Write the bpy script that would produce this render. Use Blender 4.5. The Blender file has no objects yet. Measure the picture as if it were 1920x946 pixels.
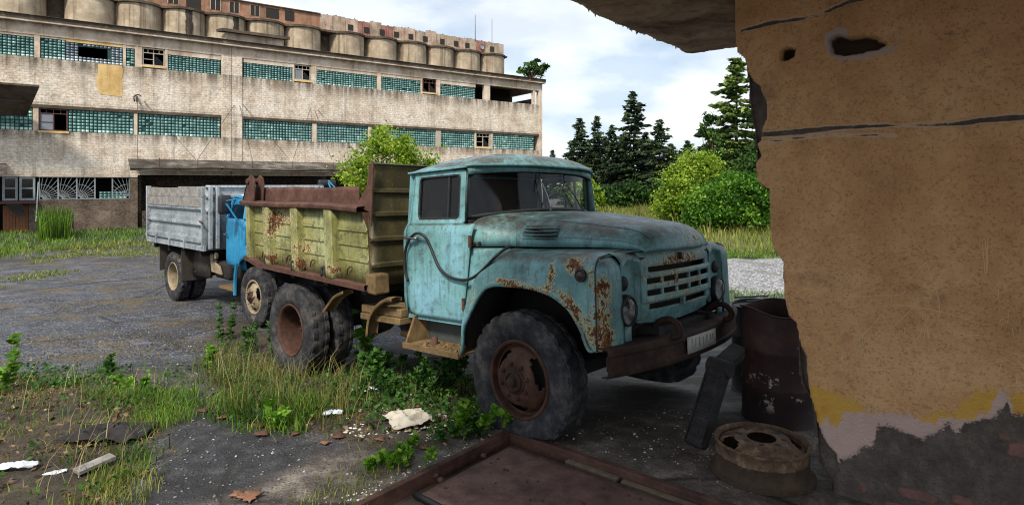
import bpy, bmesh, math, random
import numpy as np
from mathutils import Vector, Matrix

sc = bpy.context.scene
C = sc.collection
rng = np.random.default_rng(7)
random.seed(7)
R = math.radians

# ------------------------------------------------------------------ camera, sky, sun, exposure
CAMH, F, HY = 2.33, 1133.0, 344.0
cd = bpy.data.cameras.new("camera")
cam = bpy.data.objects.new("camera", cd)
C.objects.link(cam)
cam.location = (0, 0, CAMH)
cam.rotation_euler = (R(90), 0, 0)
cd.sensor_width = 36
cd.lens = 36 * F / 1920
cd.shift_y = (HY - 473) / 1920
cd.clip_start, cd.clip_end = 0.05, 2000
sc.camera = cam

SUN_EL, SUN_AZ = R(48), R(197)          # azimuth clockwise from +Y: behind the camera
w = bpy.data.worlds.new("World")
sc.world = w
w.use_nodes = True
nt = w.node_tree
nt.nodes.clear()
sky = nt.nodes.new("ShaderNodeTexSky")
sky.sky_type = "NISHITA"
sky.sun_disc = False
sky.sun_elevation, sky.sun_rotation = SUN_EL, SUN_AZ
sky.air_density, sky.dust_density, sky.ozone_density = 1.0, 1.5, 2.0
tc = nt.nodes.new("ShaderNodeTexCoord")
mp = nt.nodes.new("ShaderNodeMapping")
mp.inputs["Scale"].default_value = (1.0, 1.0, 2.6)
mp.inputs["Location"].default_value = (0.35, 0.1, 0.25)
nt.links.new(tc.outputs["Generated"], mp.inputs[0])
no = nt.nodes.new("ShaderNodeTexNoise")
no.inputs["Scale"].default_value = 3.1
no.inputs["Detail"].default_value = 9
no.inputs["Roughness"].default_value = 0.52
no.inputs["Distortion"].default_value = 0.25
nt.links.new(mp.outputs[0], no.inputs["Vector"])
rp = nt.nodes.new("ShaderNodeValToRGB")
rp.color_ramp.elements[0].position, rp.color_ramp.elements[1].position = 0.36, 0.60
rp.color_ramp.elements[0].color = (0.62, 0.62, 0.62, 1)
rp.color_ramp.elements[1].color = (1, 1, 1, 1)
nt.links.new(no.outputs[0], rp.inputs[0])
no2 = nt.nodes.new("ShaderNodeTexNoise")
no2.inputs["Scale"].default_value = 5.0
no2.inputs["Detail"].default_value = 6
nt.links.new(mp.outputs[0], no2.inputs["Vector"])
rc = nt.nodes.new("ShaderNodeValToRGB")
rc.color_ramp.elements[0].position, rc.color_ramp.elements[1].position = 0.38, 0.56
rc.color_ramp.elements[0].color = (5.6, 6.7, 8.0, 1)
rc.color_ramp.elements[1].color = (8.8, 9.2, 9.5, 1)
nt.links.new(no2.outputs[0], rc.inputs[0])
mx = nt.nodes.new("ShaderNodeMix")
mx.data_type = "RGBA"
nt.links.new(rp.outputs[0], mx.inputs[0])
nt.links.new(sky.outputs[0], mx.inputs[6])
nt.links.new(rc.outputs[0], mx.inputs[7])
bg = nt.nodes.new("ShaderNodeBackground")
bg.inputs[1].default_value = 0.105
nt.links.new(mx.outputs[2], bg.inputs[0])
wo = nt.nodes.new("ShaderNodeOutputWorld")
nt.links.new(bg.outputs[0], wo.inputs[0])

sl = bpy.data.lights.new("sun", "SUN")
sl.energy, sl.angle, sl.color = 4.2, R(10), (1.0, 0.93, 0.82)
so = bpy.data.objects.new("sun", sl)
C.objects.link(so)
sd = Vector((math.sin(SUN_AZ) * math.cos(SUN_EL), math.cos(SUN_AZ) * math.cos(SUN_EL), math.sin(SUN_EL)))
so.rotation_euler = sd.to_track_quat("Z", "Y").to_euler()
sc.view_settings.view_transform = "Standard"
sc.view_settings.look = "None"
sc.view_settings.exposure = 0.3
sc.view_settings.gamma = 1.0
sc.cycles.use_denoising = True
sc.cycles.denoising_prefilter = "ACCURATE"
sc.cycles.filter_width = 1.1
sc.cycles.use_adaptive_sampling = False
sc.cycles.sample_clamp_indirect = 3.0

# ------------------------------------------------------------------ numbers
def S(r, g, b):                                   # sRGB 0-255 -> linear
    f = lambda c: c / 12.92 if c <= 0.04045 else ((c + 0.055) / 1.055) ** 2.4
    return (f(r / 255), f(g / 255), f(b / 255), 1)

def smooth(x):
    x = np.clip(x, 0, 1)
    return x * x * (3 - 2 * x)

def vnoise(P, seed=0):                            # value noise, P (n,3)
    P = np.asarray(P, float)
    i = np.floor(P).astype(np.int64)
    f = P - i
    f = f * f * (3 - 2 * f)
    def hsh(a):
        h = (a[:, 0] * 374761393 + a[:, 1] * 668265263 + a[:, 2] * 2147483647 + seed * 974711) & 0xFFFFFFFF
        h = ((h ^ (h >> 13)) * 1274126177) & 0xFFFFFFFF
        return ((h ^ (h >> 16)) & 0xFFFF) / 65535.0
    r = 0
    for dx in (0, 1):
        for dy in (0, 1):
            for dz in (0, 1):
                ww = (f[:, 0] if dx else 1 - f[:, 0]) * (f[:, 1] if dy else 1 - f[:, 1]) * (f[:, 2] if dz else 1 - f[:, 2])
                r = r + ww * hsh(i + np.array([dx, dy, dz]))
    return r

def fbm(P, oct=4, seed=0):
    P = np.asarray(P, float)
    a, s, t = 0.5, 0, 0
    for k in range(oct):
        s = s + a * vnoise(P * 2 ** k, seed + k)
        t += a
        a *= 0.55
    return s / t

def hgt(x, y):                                    # the yard, rising towards the garage apron
    x = np.asarray(x, float); y = np.asarray(y, float)
    yy = y + 0.08 * np.clip(-x - 1.5, 0, 8)
    h = 0.465 * smooth((8.9 - yy) / 4.45)
    und = (vnoise(np.stack([x.ravel() * 0.6, y.ravel() * 0.6, 0 * x.ravel()], 1), 5).reshape(x.shape) - 0.5)
    return h + 0.05 * und * smooth((yy - 5.2) / 2.0)

def ray(px, py):
    return np.array([(px - 960) / F, 1.0, (HY - py) / F])

def at(px, py, d):
    r = ray(px, py) * d
    r[2] += CAMH
    return r

def ground(px, py):                               # where the sight line through a photo pixel meets the ground
    d = ray(px, py)
    lo, hi = 2.0, 300.0
    f = lambda s: CAMH + d[2] * s - float(hgt(d[0] * s, s))
    for _ in range(60):
        m = 0.5 * (lo + hi)
        if f(m) > 0: lo = m
        else: hi = m
    return np.array([d[0] * lo, lo, CAMH + d[2] * lo])

class Frame:                                      # a local frame in the world
    def __init__(s, o, M):
        s.o = np.array(o, float); s.M = np.array(M, float)
    def inv(s, px, py, ax, val):                  # sight line through a pixel met with a local plane
        d = s.M.T @ ray(px, py)
        o = s.M.T @ (np.array([0, 0, CAMH]) - s.o)
        k = (val - o[ax]) / d[ax]
        return o + k * d
    def w(s, P):
        return s.M @ np.array(P, float) + s.o
    def matrix(s):
        m = Matrix.Identity(4)
        for i in range(3):
            for j in range(3):
                m[i][j] = s.M[i, j]
            m[i][3] = s.o[i]
        return m

def euler_frame(o, yaw, pitch=0.0, roll=0.0):
    cy, sy, cp, sp, cr, sr = math.cos(yaw), math.sin(yaw), math.cos(pitch), math.sin(pitch), math.cos(roll), math.sin(roll)
    Rz = np.array([[cy, -sy, 0], [sy, cy, 0], [0, 0, 1]])
    Ry = np.array([[cp, 0, -sp], [0, 1, 0], [sp, 0, cp]])
    Rx = np.array([[1, 0, 0], [0, cr, -sr], [0, sr, cr]])
    return Frame(o, Rz @ Ry @ Rx)

# ------------------------------------------------------------------ objects
def tag(o, label=None, cat=None, group=None, kind=None):
    if label: o["label"] = label
    if cat: o["category"] = cat
    if group: o["group"] = group
    if kind: o["kind"] = kind
    return o

def thing(name, label, cat, loc=(0, 0, 0), group=None, frame=None):
    o = bpy.data.objects.new(name, None)
    o.empty_display_size = 0.2
    C.objects.link(o)
    if frame is not None: o.matrix_world = frame.matrix()
    else: o.location = tuple(float(t) for t in loc)
    return tag(o, label, cat, group)

def copy_tree(o, parent=None):
    c = o.copy()
    C.objects.link(c)
    if parent is not None:
        c.parent = parent
        c.matrix_parent_inverse = o.matrix_parent_inverse.copy()
    for ch in list(o.children):
        copy_tree(ch, c)
    return c

def np_mesh(name, V, faces, mat, parent=None, smooth_=None, attrs=None, quads=True):
    me = bpy.data.meshes.new(name)
    V = np.asarray(V, np.float32)
    Fc = np.asarray(faces, np.int32)
    k = Fc.shape[1]
    me.vertices.add(len(V)); me.vertices.foreach_set("co", V.ravel())
    me.loops.add(Fc.size); me.loops.foreach_set("vertex_index", Fc.ravel())
    me.polygons.add(len(Fc))
    me.polygons.foreach_set("loop_start", np.arange(0, Fc.size, k, dtype=np.int32))
    me.polygons.foreach_set("loop_total", np.full(len(Fc), k, np.int32))
    me.update(calc_edges=True)
    for an, av in (attrs or {}).items():
        a = me.attributes.new(an, "FLOAT", "POINT")
        a.data.foreach_set("value", np.asarray(av, np.float32))
    if smooth_ is not None:
        me.polygons.foreach_set("use_smooth", np.ones(len(Fc), bool))
        if smooth_ < 170: me.set_sharp_from_angle(angle=R(smooth_))
    me.validate()
    me.materials.append(mat)
    o = bpy.data.objects.new(name, me)
    C.objects.link(o)
    if parent is not None: o.parent = parent
    return o

def catmull(pts, n):
    P = np.array(pts, float)
    P = np.vstack([2 * P[0] - P[1], P, 2 * P[-1] - P[-2]])
    out = []
    m = len(P) - 3
    for t in np.linspace(0, m - 1e-9, n):
        i = int(t); f = t - i
        a, b, c, d = P[i:i + 4]
        out.append(0.5 * ((2 * b) + (c - a) * f + (2 * a - 5 * b + 4 * c - d) * f * f + (3 * b - 3 * c + d - a) * f ** 3))
    return np.array(out)

class MB:
    def __init__(s): s.v, s.f, s.n = [], [], 0
    def add(s, V, Fs):
        V = np.asarray(V, float).reshape(-1, 3)
        s.v.append(V)
        o = s.n
        s.f.extend([tuple(int(i) + o for i in f) for f in Fs])
        s.n += len(V)
        return s
    def box(s, lo, hi):
        x0, y0, z0 = lo; x1, y1, z1 = hi
        return s.add([(x0, y0, z0), (x1, y0, z0), (x1, y1, z0), (x0, y1, z0), (x0, y0, z1), (x1, y0, z1), (x1, y1, z1), (x0, y1, z1)],
                     [(0, 3, 2, 1), (4, 5, 6, 7), (0, 1, 5, 4), (1, 2, 6, 5), (2, 3, 7, 6), (3, 0, 4, 7)])
    def hexa(s, P):                               # eight corners: bottom ring, top ring
        return s.add(P, [(0, 3, 2, 1), (4, 5, 6, 7), (0, 1, 5, 4), (1, 2, 6, 5), (2, 3, 7, 6), (3, 0, 4, 7)])
    def bar(s, a, b, wd, ht, up=(0, 0, 1)):
        a = np.array(a, float); b = np.array(b, float)
        d = b - a; d /= np.linalg.norm(d)
        u = np.array(up, float); sx = np.cross(d, u)
        if np.linalg.norm(sx) < 1e-6: sx = np.cross(d, (1, 0, 0))
        sx /= np.linalg.norm(sx); u = np.cross(sx, d)
        q = [(-1, -1), (1, -1), (1, 1), (-1, 1)]
        return s.hexa([a + sx * wd / 2 * i + u * ht / 2 * j for i, j in q] + [b + sx * wd / 2 * i + u * ht / 2 * j for i, j in q])
    def grid(s, P, cu=False, cv=False, mask=None):
        P = np.asarray(P, float); m, n = P.shape[:2]
        fs = []
        for i in range(m if cu else m - 1):
            for j in range(n if cv else n - 1):
                if mask is not None and not mask[i][j]: continue
                i2, j2 = (i + 1) % m, (j + 1) % n
                fs.append((i * n + j, i2 * n + j, i2 * n + j2, i * n + j2))
        return s.add(P.reshape(-1, 3), fs)
    def tube(s, pts, r, n=8, closed=False):
        P = np.array(pts, float); m = len(P)
        rr = np.full(m, r) if np.isscalar(r) else np.array(r, float)
        T = np.gradient(P, axis=0) if not closed else np.roll(P, -1, 0) - np.roll(P, 1, 0)
        T /= np.linalg.norm(T, axis=1)[:, None] + 1e-12
        u = np.cross(T[0], (0, 0, 1.0))
        if np.linalg.norm(u) < 1e-3: u = np.cross(T[0], (1.0, 0, 0))
        u /= np.linalg.norm(u)
        rings = []
        for i in range(m):
            u = u - T[i] * np.dot(u, T[i]); u /= np.linalg.norm(u) + 1e-12
            v = np.cross(T[i], u)
            a = np.linspace(0, 2 * np.pi, n, endpoint=False)
            rings.append(P[i] + rr[i] * (np.cos(a)[:, None] * u + np.sin(a)[:, None] * v))
        s.grid(np.array(rings), cu=closed, cv=True)
        if not closed:
            b = s.n - m * n
            s.f.append(tuple(b + k for k in range(n))[::-1]); s.f.append(tuple(b + (m - 1) * n + k for k in range(n)))
        return s
    def lathe(s, prof, o, ax, n=32, ref=(0, 0, 1)):   # prof: (radius, height along ax)
        o = np.array(o, float); ax = np.array(ax, float); ax /= np.linalg.norm(ax)
        u = np.cross(ax, ref)
        if np.linalg.norm(u) < 1e-6: u = np.cross(ax, (1, 0, 0))
        u /= np.linalg.norm(u); v = np.cross(ax, u)
        a = np.linspace(0, 2 * np.pi, n, endpoint=False)
        return s.grid(np.array([o + h * ax + r * (np.cos(a)[:, None] * u + np.sin(a)[:, None] * v) for r, h in prof]), cv=True)
    def prism(s, poly, o, ex, ey, ez, dep):       # outline in (ex,ey), pushed along ez
        o, ex, ey, ez = (np.array(t, float) for t in (o, ex, ey, ez))
        A = [o + ex * p[0] + ey * p[1] for p in poly]
        B = [a + ez * dep for a in A]
        n = len(poly)
        return s.add(A + B, [tuple(range(n))[::-1], tuple(range(n, 2 * n))] + [(i, (i + 1) % n, n + (i + 1) % n, n + i) for i in range(n)])
    def V(s): return np.vstack(s.v)
    def build(s, name, mat, parent=None, smooth=35, bevel=0, solid=0, attrs=None, offset=-1, subd=0, seg=2):
        me = bpy.data.meshes.new(name)
        V = s.V()
        me.from_pydata(V.tolist(), [], s.f)
        for an, av in (attrs or {}).items():
            a = me.attributes.new(an, "FLOAT", "POINT")
            a.data.foreach_set("value", np.asarray(av, np.float32))
        bm = bmesh.new(); bm.from_mesh(me)
        bmesh.ops.remove_doubles(bm, verts=bm.verts, dist=1e-5)
        bmesh.ops.recalc_face_normals(bm, faces=bm.faces)
        bm.to_mesh(me); bm.free()
        if smooth:
            me.polygons.foreach_set("use_smooth", np.ones(len(me.polygons), bool))
            if smooth < 170: me.set_sharp_from_angle(angle=R(smooth))
        me.materials.append(mat)
        o = bpy.data.objects.new(name, me)
        C.objects.link(o)
        if parent is not None: o.parent = parent
        if solid:
            m = o.modifiers.new("thickness", "SOLIDIFY"); m.thickness = solid; m.offset = offset; m.use_even_offset = False
        if bevel:
            m = o.modifiers.new("soft_edges", "BEVEL"); m.width = bevel; m.segments = seg; m.limit_method = "ANGLE"; m.angle_limit = R(40)
            m.harden_normals = False
        return o

# ------------------------------------------------------------------ materials
class G:
    def __init__(s, name):
        s.m = bpy.data.materials.new(name); s.m.use_nodes = True
        s.t = s.m.node_tree; s.t.nodes.clear()
        s.co = s.t.nodes.new("ShaderNodeTexCoord").outputs["Object"]
        s.geo = s.t.nodes.new("ShaderNodeNewGeometry")
    def put(s, sock, v):
        if hasattr(v, "is_output"): s.t.links.new(v, sock)
        elif isinstance(v, (tuple, list)): sock.default_value = v if len(v) == len(sock.default_value) else (list(v) + [1])[:len(sock.default_value)]
        elif v is not None:
            try: sock.default_value = v
            except TypeError: sock.default_value = [v] * len(sock.default_value)
    def map(s, scale=(1, 1, 1), loc=(0, 0, 0), rot=(0, 0, 0), vec=None):
        n = s.t.nodes.new("ShaderNodeMapping")
        s.put(n.inputs[0], vec or s.co); s.put(n.inputs["Scale"], scale); s.put(n.inputs["Location"], loc); s.put(n.inputs["Rotation"], rot)
        return n.outputs[0]
    def noise(s, scale, detail=4, rough=0.55, vec=None, dist=0.0, col=False):
        n = s.t.nodes.new("ShaderNodeTexNoise")
        s.put(n.inputs["Vector"], vec or s.co); s.put(n.inputs["Scale"], scale); s.put(n.inputs["Detail"], detail)
        s.put(n.inputs["Roughness"], rough); s.put(n.inputs["Distortion"], dist)
        return n.outputs[1 if col else 0]
    def vor(s, scale, vec=None, feature="F1", out=0, rand=1.0):
        n = s.t.nodes.new("ShaderNodeTexVoronoi"); n.feature = feature
        s.put(n.inputs["Vector"], vec or s.co); s.put(n.inputs["Scale"], scale); s.put(n.inputs["Randomness"], rand)
        return n.outputs[out]
    def ma(s, op, a, b=None, c=None, clamp=False):
        n = s.t.nodes.new("ShaderNodeMath"); n.operation = op; n.use_clamp = clamp
        s.put(n.inputs[0], a)
        if b is not None: s.put(n.inputs[1], b)
        if c is not None: s.put(n.inputs[2], c)
        return n.outputs[0]
    def step(s, v, a, b, lo=0.0, hi=1.0):
        n = s.t.nodes.new("ShaderNodeMapRange"); n.interpolation_type = "SMOOTHSTEP"
        for k, x in enumerate((v, a, b, lo, hi)): s.put(n.inputs[k], x)
        return n.outputs[0]
    def ramp(s, v, stops):
        n = s.t.nodes.new("ShaderNodeValToRGB"); e = n.color_ramp.elements
        while len(e) < len(stops): e.new(0.5)
        for k, (p, c) in enumerate(stops):
            e[k].position = p; e[k].color = c if len(c) == 4 else (*c, 1)
        s.put(n.inputs[0], v)
        return n.outputs[0]
    def mix(s, f, a, b, mode="MIX"):
        n = s.t.nodes.new("ShaderNodeMix"); n.data_type = "RGBA"; n.blend_type = mode
        s.put(n.inputs[0], f); s.put(n.inputs[6], a); s.put(n.inputs[7], b)
        return n.outputs[2]
    def attr(s, name):
        n = s.t.nodes.new("ShaderNodeAttribute"); n.attribute_name = name
        return n.outputs["Fac"]
    def sep(s, v, k):
        n = s.t.nodes.new("ShaderNodeSeparateXYZ"); s.put(n.inputs[0], v)
        return n.outputs[k]
    def rand(s):
        return s.t.nodes.new("ShaderNodeObjectInfo").outputs["Random"]
    def out(s, col, rough=0.7, bump=None, strength=0.5, dist=0.01, metal=0.0, spec=0.5, trans=0.0, alpha=None, coat=0.0):
        b = s.t.nodes.new("ShaderNodeBsdfPrincipled")
        s.put(b.inputs["Base Color"], col); s.put(b.inputs["Roughness"], rough); s.put(b.inputs["Metallic"], metal)
        s.put(b.inputs["Specular IOR Level"], spec)
        if coat: s.put(b.inputs["Coat Weight"], coat); s.put(b.inputs["Coat Roughness"], 0.25)
        if bump is not None:
            n = s.t.nodes.new("ShaderNodeBump"); s.put(n.inputs["Strength"], strength); s.put(n.inputs["Distance"], dist); s.put(n.inputs["Height"], bump)
            s.t.links.new(n.outputs[0], b.inputs["Normal"])
        res = b.outputs[0]
        if trans:
            tr = s.t.nodes.new("ShaderNodeBsdfTranslucent"); s.put(tr.inputs[0], col)
            ms = s.t.nodes.new("ShaderNodeMixShader"); ms.inputs[0].default_value = trans
            s.t.links.new(res, ms.inputs[1]); s.t.links.new(tr.outputs[0], ms.inputs[2]); res = ms.outputs[0]
        o = s.t.nodes.new("ShaderNodeOutputMaterial")
        s.t.links.new(res, o.inputs[0])
        return s.m

def rusty_paint(name, cols, rust_amt=0.0, grime=0.5, scale=1.0, dirt_top=0.5, primer=S(190, 172, 120), fade=S(150, 180, 178), gloss=0.42):
    """old paint: faded patches, vertical grime runs, moss and dust on faces that look up, flaking rust with a primer rim"""
    g = G(name)
    n1 = g.noise(1.7 * scale, 5, 0.6); n2 = g.noise(14 * scale, 6, 0.65); n3 = g.noise(60 * scale, 4, 0.7)
    run = g.noise(1.0, 5, 0.6, vec=g.map((26, 26, 1.6)))
    c = g.ramp(n1, [(0.32, cols[0]), (0.52, cols[1]), (0.68, cols[2])])
    c = g.mix(g.step(g.noise(3.1 * scale, 7, 0.7), 0.55, 0.78, 0, 0.45), c, fade)
    c = g.mix(g.step(run, 0.48, 0.70, 0, 0.5 * grime), c, S(50, 54, 48))
    pale = g.noise(1.0, 6, 0.68, vec=g.map((17, 17, 2.4), (4, 1, 2)))
    c = g.mix(g.step(pale, 0.54, 0.74, 0, 0.28), c, fade)
    c = g.mix(g.step(n2, 0.50, 0.68, 0, 0.62 * grime), c, S(58, 60, 50))
    c = g.mix(g.step(g.noise(4.5 * scale, 9, 0.78), 0.55, 0.66, 0, 0.55 * grime), c, S(44, 42, 36))
    c = g.mix(g.step(n3, 0.56, 0.70, 0, 0.55), c, S(54, 48, 38))
    c = g.mix(g.step(g.noise(75 * scale, 4, 0.7), 0.58, 0.70, 0, 0.3), c, fade)
    up = g.sep(g.geo.outputs["Normal"], 2)
    top = g.ma("MULTIPLY", g.step(up, 0.25, 0.85), g.step(g.noise(5 * scale, 9, 0.76), 0.36, 0.58, 0.2, 1))
    c = g.mix(g.ma("MULTIPLY", top, dirt_top), c, g.ramp(g.noise(26 * scale, 6, 0.7), [(0.35, S(40, 37, 33)), (0.55, S(66, 60, 52)), (0.72, S(96, 90, 80))]))
    # rust: painted-on amount per vertex plus a scatter of small chips
    a = g.attr("rust")
    rn = g.noise(20, 9, 0.76, dist=0.5)
    chips = g.noise(62, 6, 0.7, vec=g.map((1, 1, 0.55)))
    rv = g.ma("ADD", g.ma("MULTIPLY", a, 0.74), g.ma("ADD", g.ma("MULTIPLY", g.ma("SUBTRACT", rn, 0.5), 2.3), rust_amt - 0.36))
    rv = g.ma("ADD", rv, g.ma("MULTIPLY", g.ma("SUBTRACT", chips, 0.5), 1.7))
    rim = g.step(rv, 0.22, 0.30); core = g.step(rv, 0.34, 0.46)
    rustc = g.ramp(g.noise(30, 6, 0.7), [(0.3, S(44, 26, 18)), (0.5, S(84, 50, 30)), (0.68, S(132, 86, 48))])
    c = g.mix(g.ma("MULTIPLY", rim, 0.85), c, primer)
    c = g.mix(core, c, rustc)
    streak = g.ma("MULTIPLY", g.step(g.noise(1.0, 4, 0.6, vec=g.map((34, 34, 2.2))), 0.55, 0.7), g.step(a, 0.12, 0.6, 0, 0.65))
    c = g.mix(streak, c, S(112, 74, 40))
    h = g.ma("SUBTRACT", g.ma("ADD", g.ma("MULTIPLY", n2, 0.25), g.ma("MULTIPLY", n3, 0.15)), g.ma("MULTIPLY", core, 0.5))
    ro = g.ma("ADD", g.ma("MULTIPLY", core, 0.4), g.ma("ADD", g.ma("MULTIPLY", n2, 0.35), gloss - 0.15))
    return g.out(c, ro, h, 0.5, 0.007, spec=0.35)

def rust_metal(name, cols, rough=0.8, sc_=1.0, bump=0.5):
    g = G(name)
    n = g.noise(7 * sc_, 8, 0.7); m = g.noise(45 * sc_, 5, 0.7)
    c = g.ramp(n, [(0.28, cols[0]), (0.5, cols[1]), (0.72, cols[2])])
    c = g.mix(g.step(m, 0.5, 0.72, 0, 0.6), c, cols[0])
    c = g.mix(g.step(g.noise(3 * sc_, 6, 0.65), 0.58, 0.75, 0, 0.5), c, cols[3] if len(cols) > 3 else cols[2])
    return g.out(c, rough, g.ma("ADD", n, g.ma("MULTIPLY", m, 0.5)), bump, 0.006, spec=0.3)

def leafy(name, cols, trans=0.35, rough=0.55):
    g = G(name)
    c = g.ramp(g.attr("rnd"), [(i / (len(cols) - 1), k) for i, k in enumerate(cols)])
    return g.out(c, rough, spec=0.25, trans=trans)

def plain(name, col, rough=0.7, metal=0.0, var=0.35, sc_=12, spec=0.4, bump=0.25, dist=0.004):
    g = G(name)
    n = g.noise(sc_, 7, 0.68)
    dark = tuple(t * (1 - var) for t in col[:3]); light = tuple(min(1, t * (1 + var * 0.7)) for t in col[:3])
    c = g.ramp(n, [(0.3, dark), (0.7, light)])
    return g.out(c, rough, n, bump, dist, metal=metal, spec=spec)

M = {}
M["teal"] = rusty_paint("faded_teal_paint", (S(74, 112, 114), S(104, 150, 152), S(122, 168, 184)), 0.06, 0.78, dirt_top=0.95, fade=S(146, 184, 182))
M["olive"] = rusty_paint("olive_cream_paint", (S(98, 96, 50), S(134, 132, 80), S(160, 162, 118)), 0.19, 1.0, dirt_top=0.6, primer=S(196, 186, 140), fade=S(178, 184, 150))
M["greybed"] = rusty_paint("worn_grey_paint", (S(112, 120, 126), S(142, 150, 156), S(164, 170, 176)), 0.0, 0.85, dirt_top=0.45, primer=S(150, 140, 125), fade=S(180, 186, 192))
M["blue"] = rusty_paint("bright_blue_paint", (S(22, 104, 146), S(30, 128, 172), S(52, 144, 184)), 0.06, 0.55, dirt_top=0.3, fade=S(84, 158, 190))
M["rail"] = rust_metal("rusted_red_brown_steel", (S(50, 33, 28), S(80, 54, 45), S(104, 74, 62), S(124, 96, 82)))
M["rust"] = rust_metal("dark_rust", (S(38, 24, 19), S(70, 42, 30), S(104, 64, 42), S(92, 70, 52)))
M["bumper"] = rust_metal("bumper_rust", (S(28, 20, 17), S(50, 34, 27), S(80, 56, 42), S(66, 54, 46)))
M["rimrust"] = rust_metal("wheel_rust", (S(38, 24, 19), S(66, 42, 33), S(90, 60, 46), S(110, 84, 62)), 0.75)
M["oldwood"] = rust_metal("old_grey_wood", (S(92, 88, 84), S(128, 124, 120), S(158, 154, 150), S(176, 172, 168)), 0.9, 1.5)
M["brownbox"] = rust_metal("brown_painted_steel", (S(60, 48, 32), S(104, 84, 56), S(128, 106, 74), S(84, 66, 44)))
M["black"] = plain("black_underbody", S(34, 31, 29), 0.85, var=0.5)
M["darkint"] = plain("dark_cab_trim", S(30, 28, 27), 0.85, var=0.3)
M["hose"] = plain("black_hose", S(26, 26, 28), 0.55, var=0.3)
M["chrome"] = plain("dull_chrome", (0.22, 0.22, 0.23, 1), 0.4, 1.0, 0.4)
M["gasket"] = plain("rubber_gasket", S(30, 30, 32), 0.65, var=0.3)
M["plate"] = plain("faded_number_plate", S(168, 166, 160), 0.7, var=0.25, sc_=25)
M["mirror"] = plain("black_mirror_shell", S(38, 38, 44), 0.5, var=0.3)

def rubber(name, dust):
    g = G(name)
    n = g.noise(9, 8, 0.7); n2 = g.noise(50, 5, 0.7)
    c = g.ramp(n, [(0.35, S(24, 24, 27)), (0.5, S(42, 42, 46)), (0.66, S(74, 72, 72))])
    c = g.mix(g.step(g.noise(4, 8, 0.75), 0.5, 0.74, 0, dust), c, S(128, 118, 100))
    return g.out(c, 0.85, g.ma("ADD", n, n2), 0.45, 0.006, spec=0.3)
M["rubber"] = rubber("weathered_rubber", 0.28)
M["dustrubber"] = rubber("dusty_rubber", 0.85)
M["dustrim"] = rust_metal("dusty_beige_rim", (S(96, 84, 66), S(140, 126, 102), S(160, 146, 122), S(110, 84, 60)))

def glass(name, tint, refl=0.5, dirt=0.15):
    g = G(name)
    t = g.t
    tr = t.nodes.new("ShaderNodeBsdfTransparent"); tr.inputs[0].default_value = tint
    gl = t.nodes.new("ShaderNodeBsdfGlossy"); gl.inputs["Roughness"].default_value = 0.06; gl.inputs[0].default_value = (0.9, 0.9, 0.9, 1)
    di = t.nodes.new("ShaderNodeBsdfDiffuse"); di.inputs[0].default_value = S(110, 105, 95)
    lw = t.nodes.new("ShaderNodeLayerWeight"); lw.inputs[0].default_value = 0.5
    m1 = t.nodes.new("ShaderNodeMixShader"); m2 = t.nodes.new("ShaderNodeMixShader")
    t.links.new(g.ma("ADD", 0.04 * refl, g.ma("MULTIPLY", g.ma("POWER", lw.outputs["Facing"], 5.0), 0.8 * refl)), m1.inputs[0]); t.links.new(tr.outputs[0], m1.inputs[1]); t.links.new(gl.outputs[0], m1.inputs[2])
    t.links.new(g.step(g.noise(6, 7, 0.7), 0.45, 0.75, dirt * 0.25, dirt), m2.inputs[0]); t.links.new(m1.outputs[0], m2.inputs[1]); t.links.new(di.outputs[0], m2.inputs[2])
    o = t.nodes.new("ShaderNodeOutputMaterial"); t.links.new(m2.outputs[0], o.inputs[0])
    return g.m
M["glass"] = glass("dirty_window_glass", (0.84, 0.86, 0.86, 1), 0.7, 0.03)
M["lens"] = glass("lamp_glass", (0.7, 0.7, 0.68, 1), 0.9, 0.22)
# ------------------------------------------------------------------ the dump truck (frame: X forward, Y to its left, Z up)
T1 = euler_frame((0.757, 5.286, -1.968 + CAMH), -0.742, 0.054, -0.022)
truck = thing("dump_truck", "faded teal bonneted dump truck with rusty olive tipper bed and a flat front tyre", "truck", frame=T1)

def blobs(V, spots):
    V = np.asarray(V, float)
    a = np.zeros(len(V))
    for s in spots:
        p, r, k = np.array(s[0], float), s[1], s[2]
        e = ((V - p) / np.array(r if not np.isscalar(r) else (r, r, r))) ** 2
        a += k * np.exp(-e.sum(1))
    return np.clip(a, 0, 1.3)

def px1(pts, y, r, k):
    return [(T1.inv(a, b, 1, y), r, k) for a, b in pts]

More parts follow.
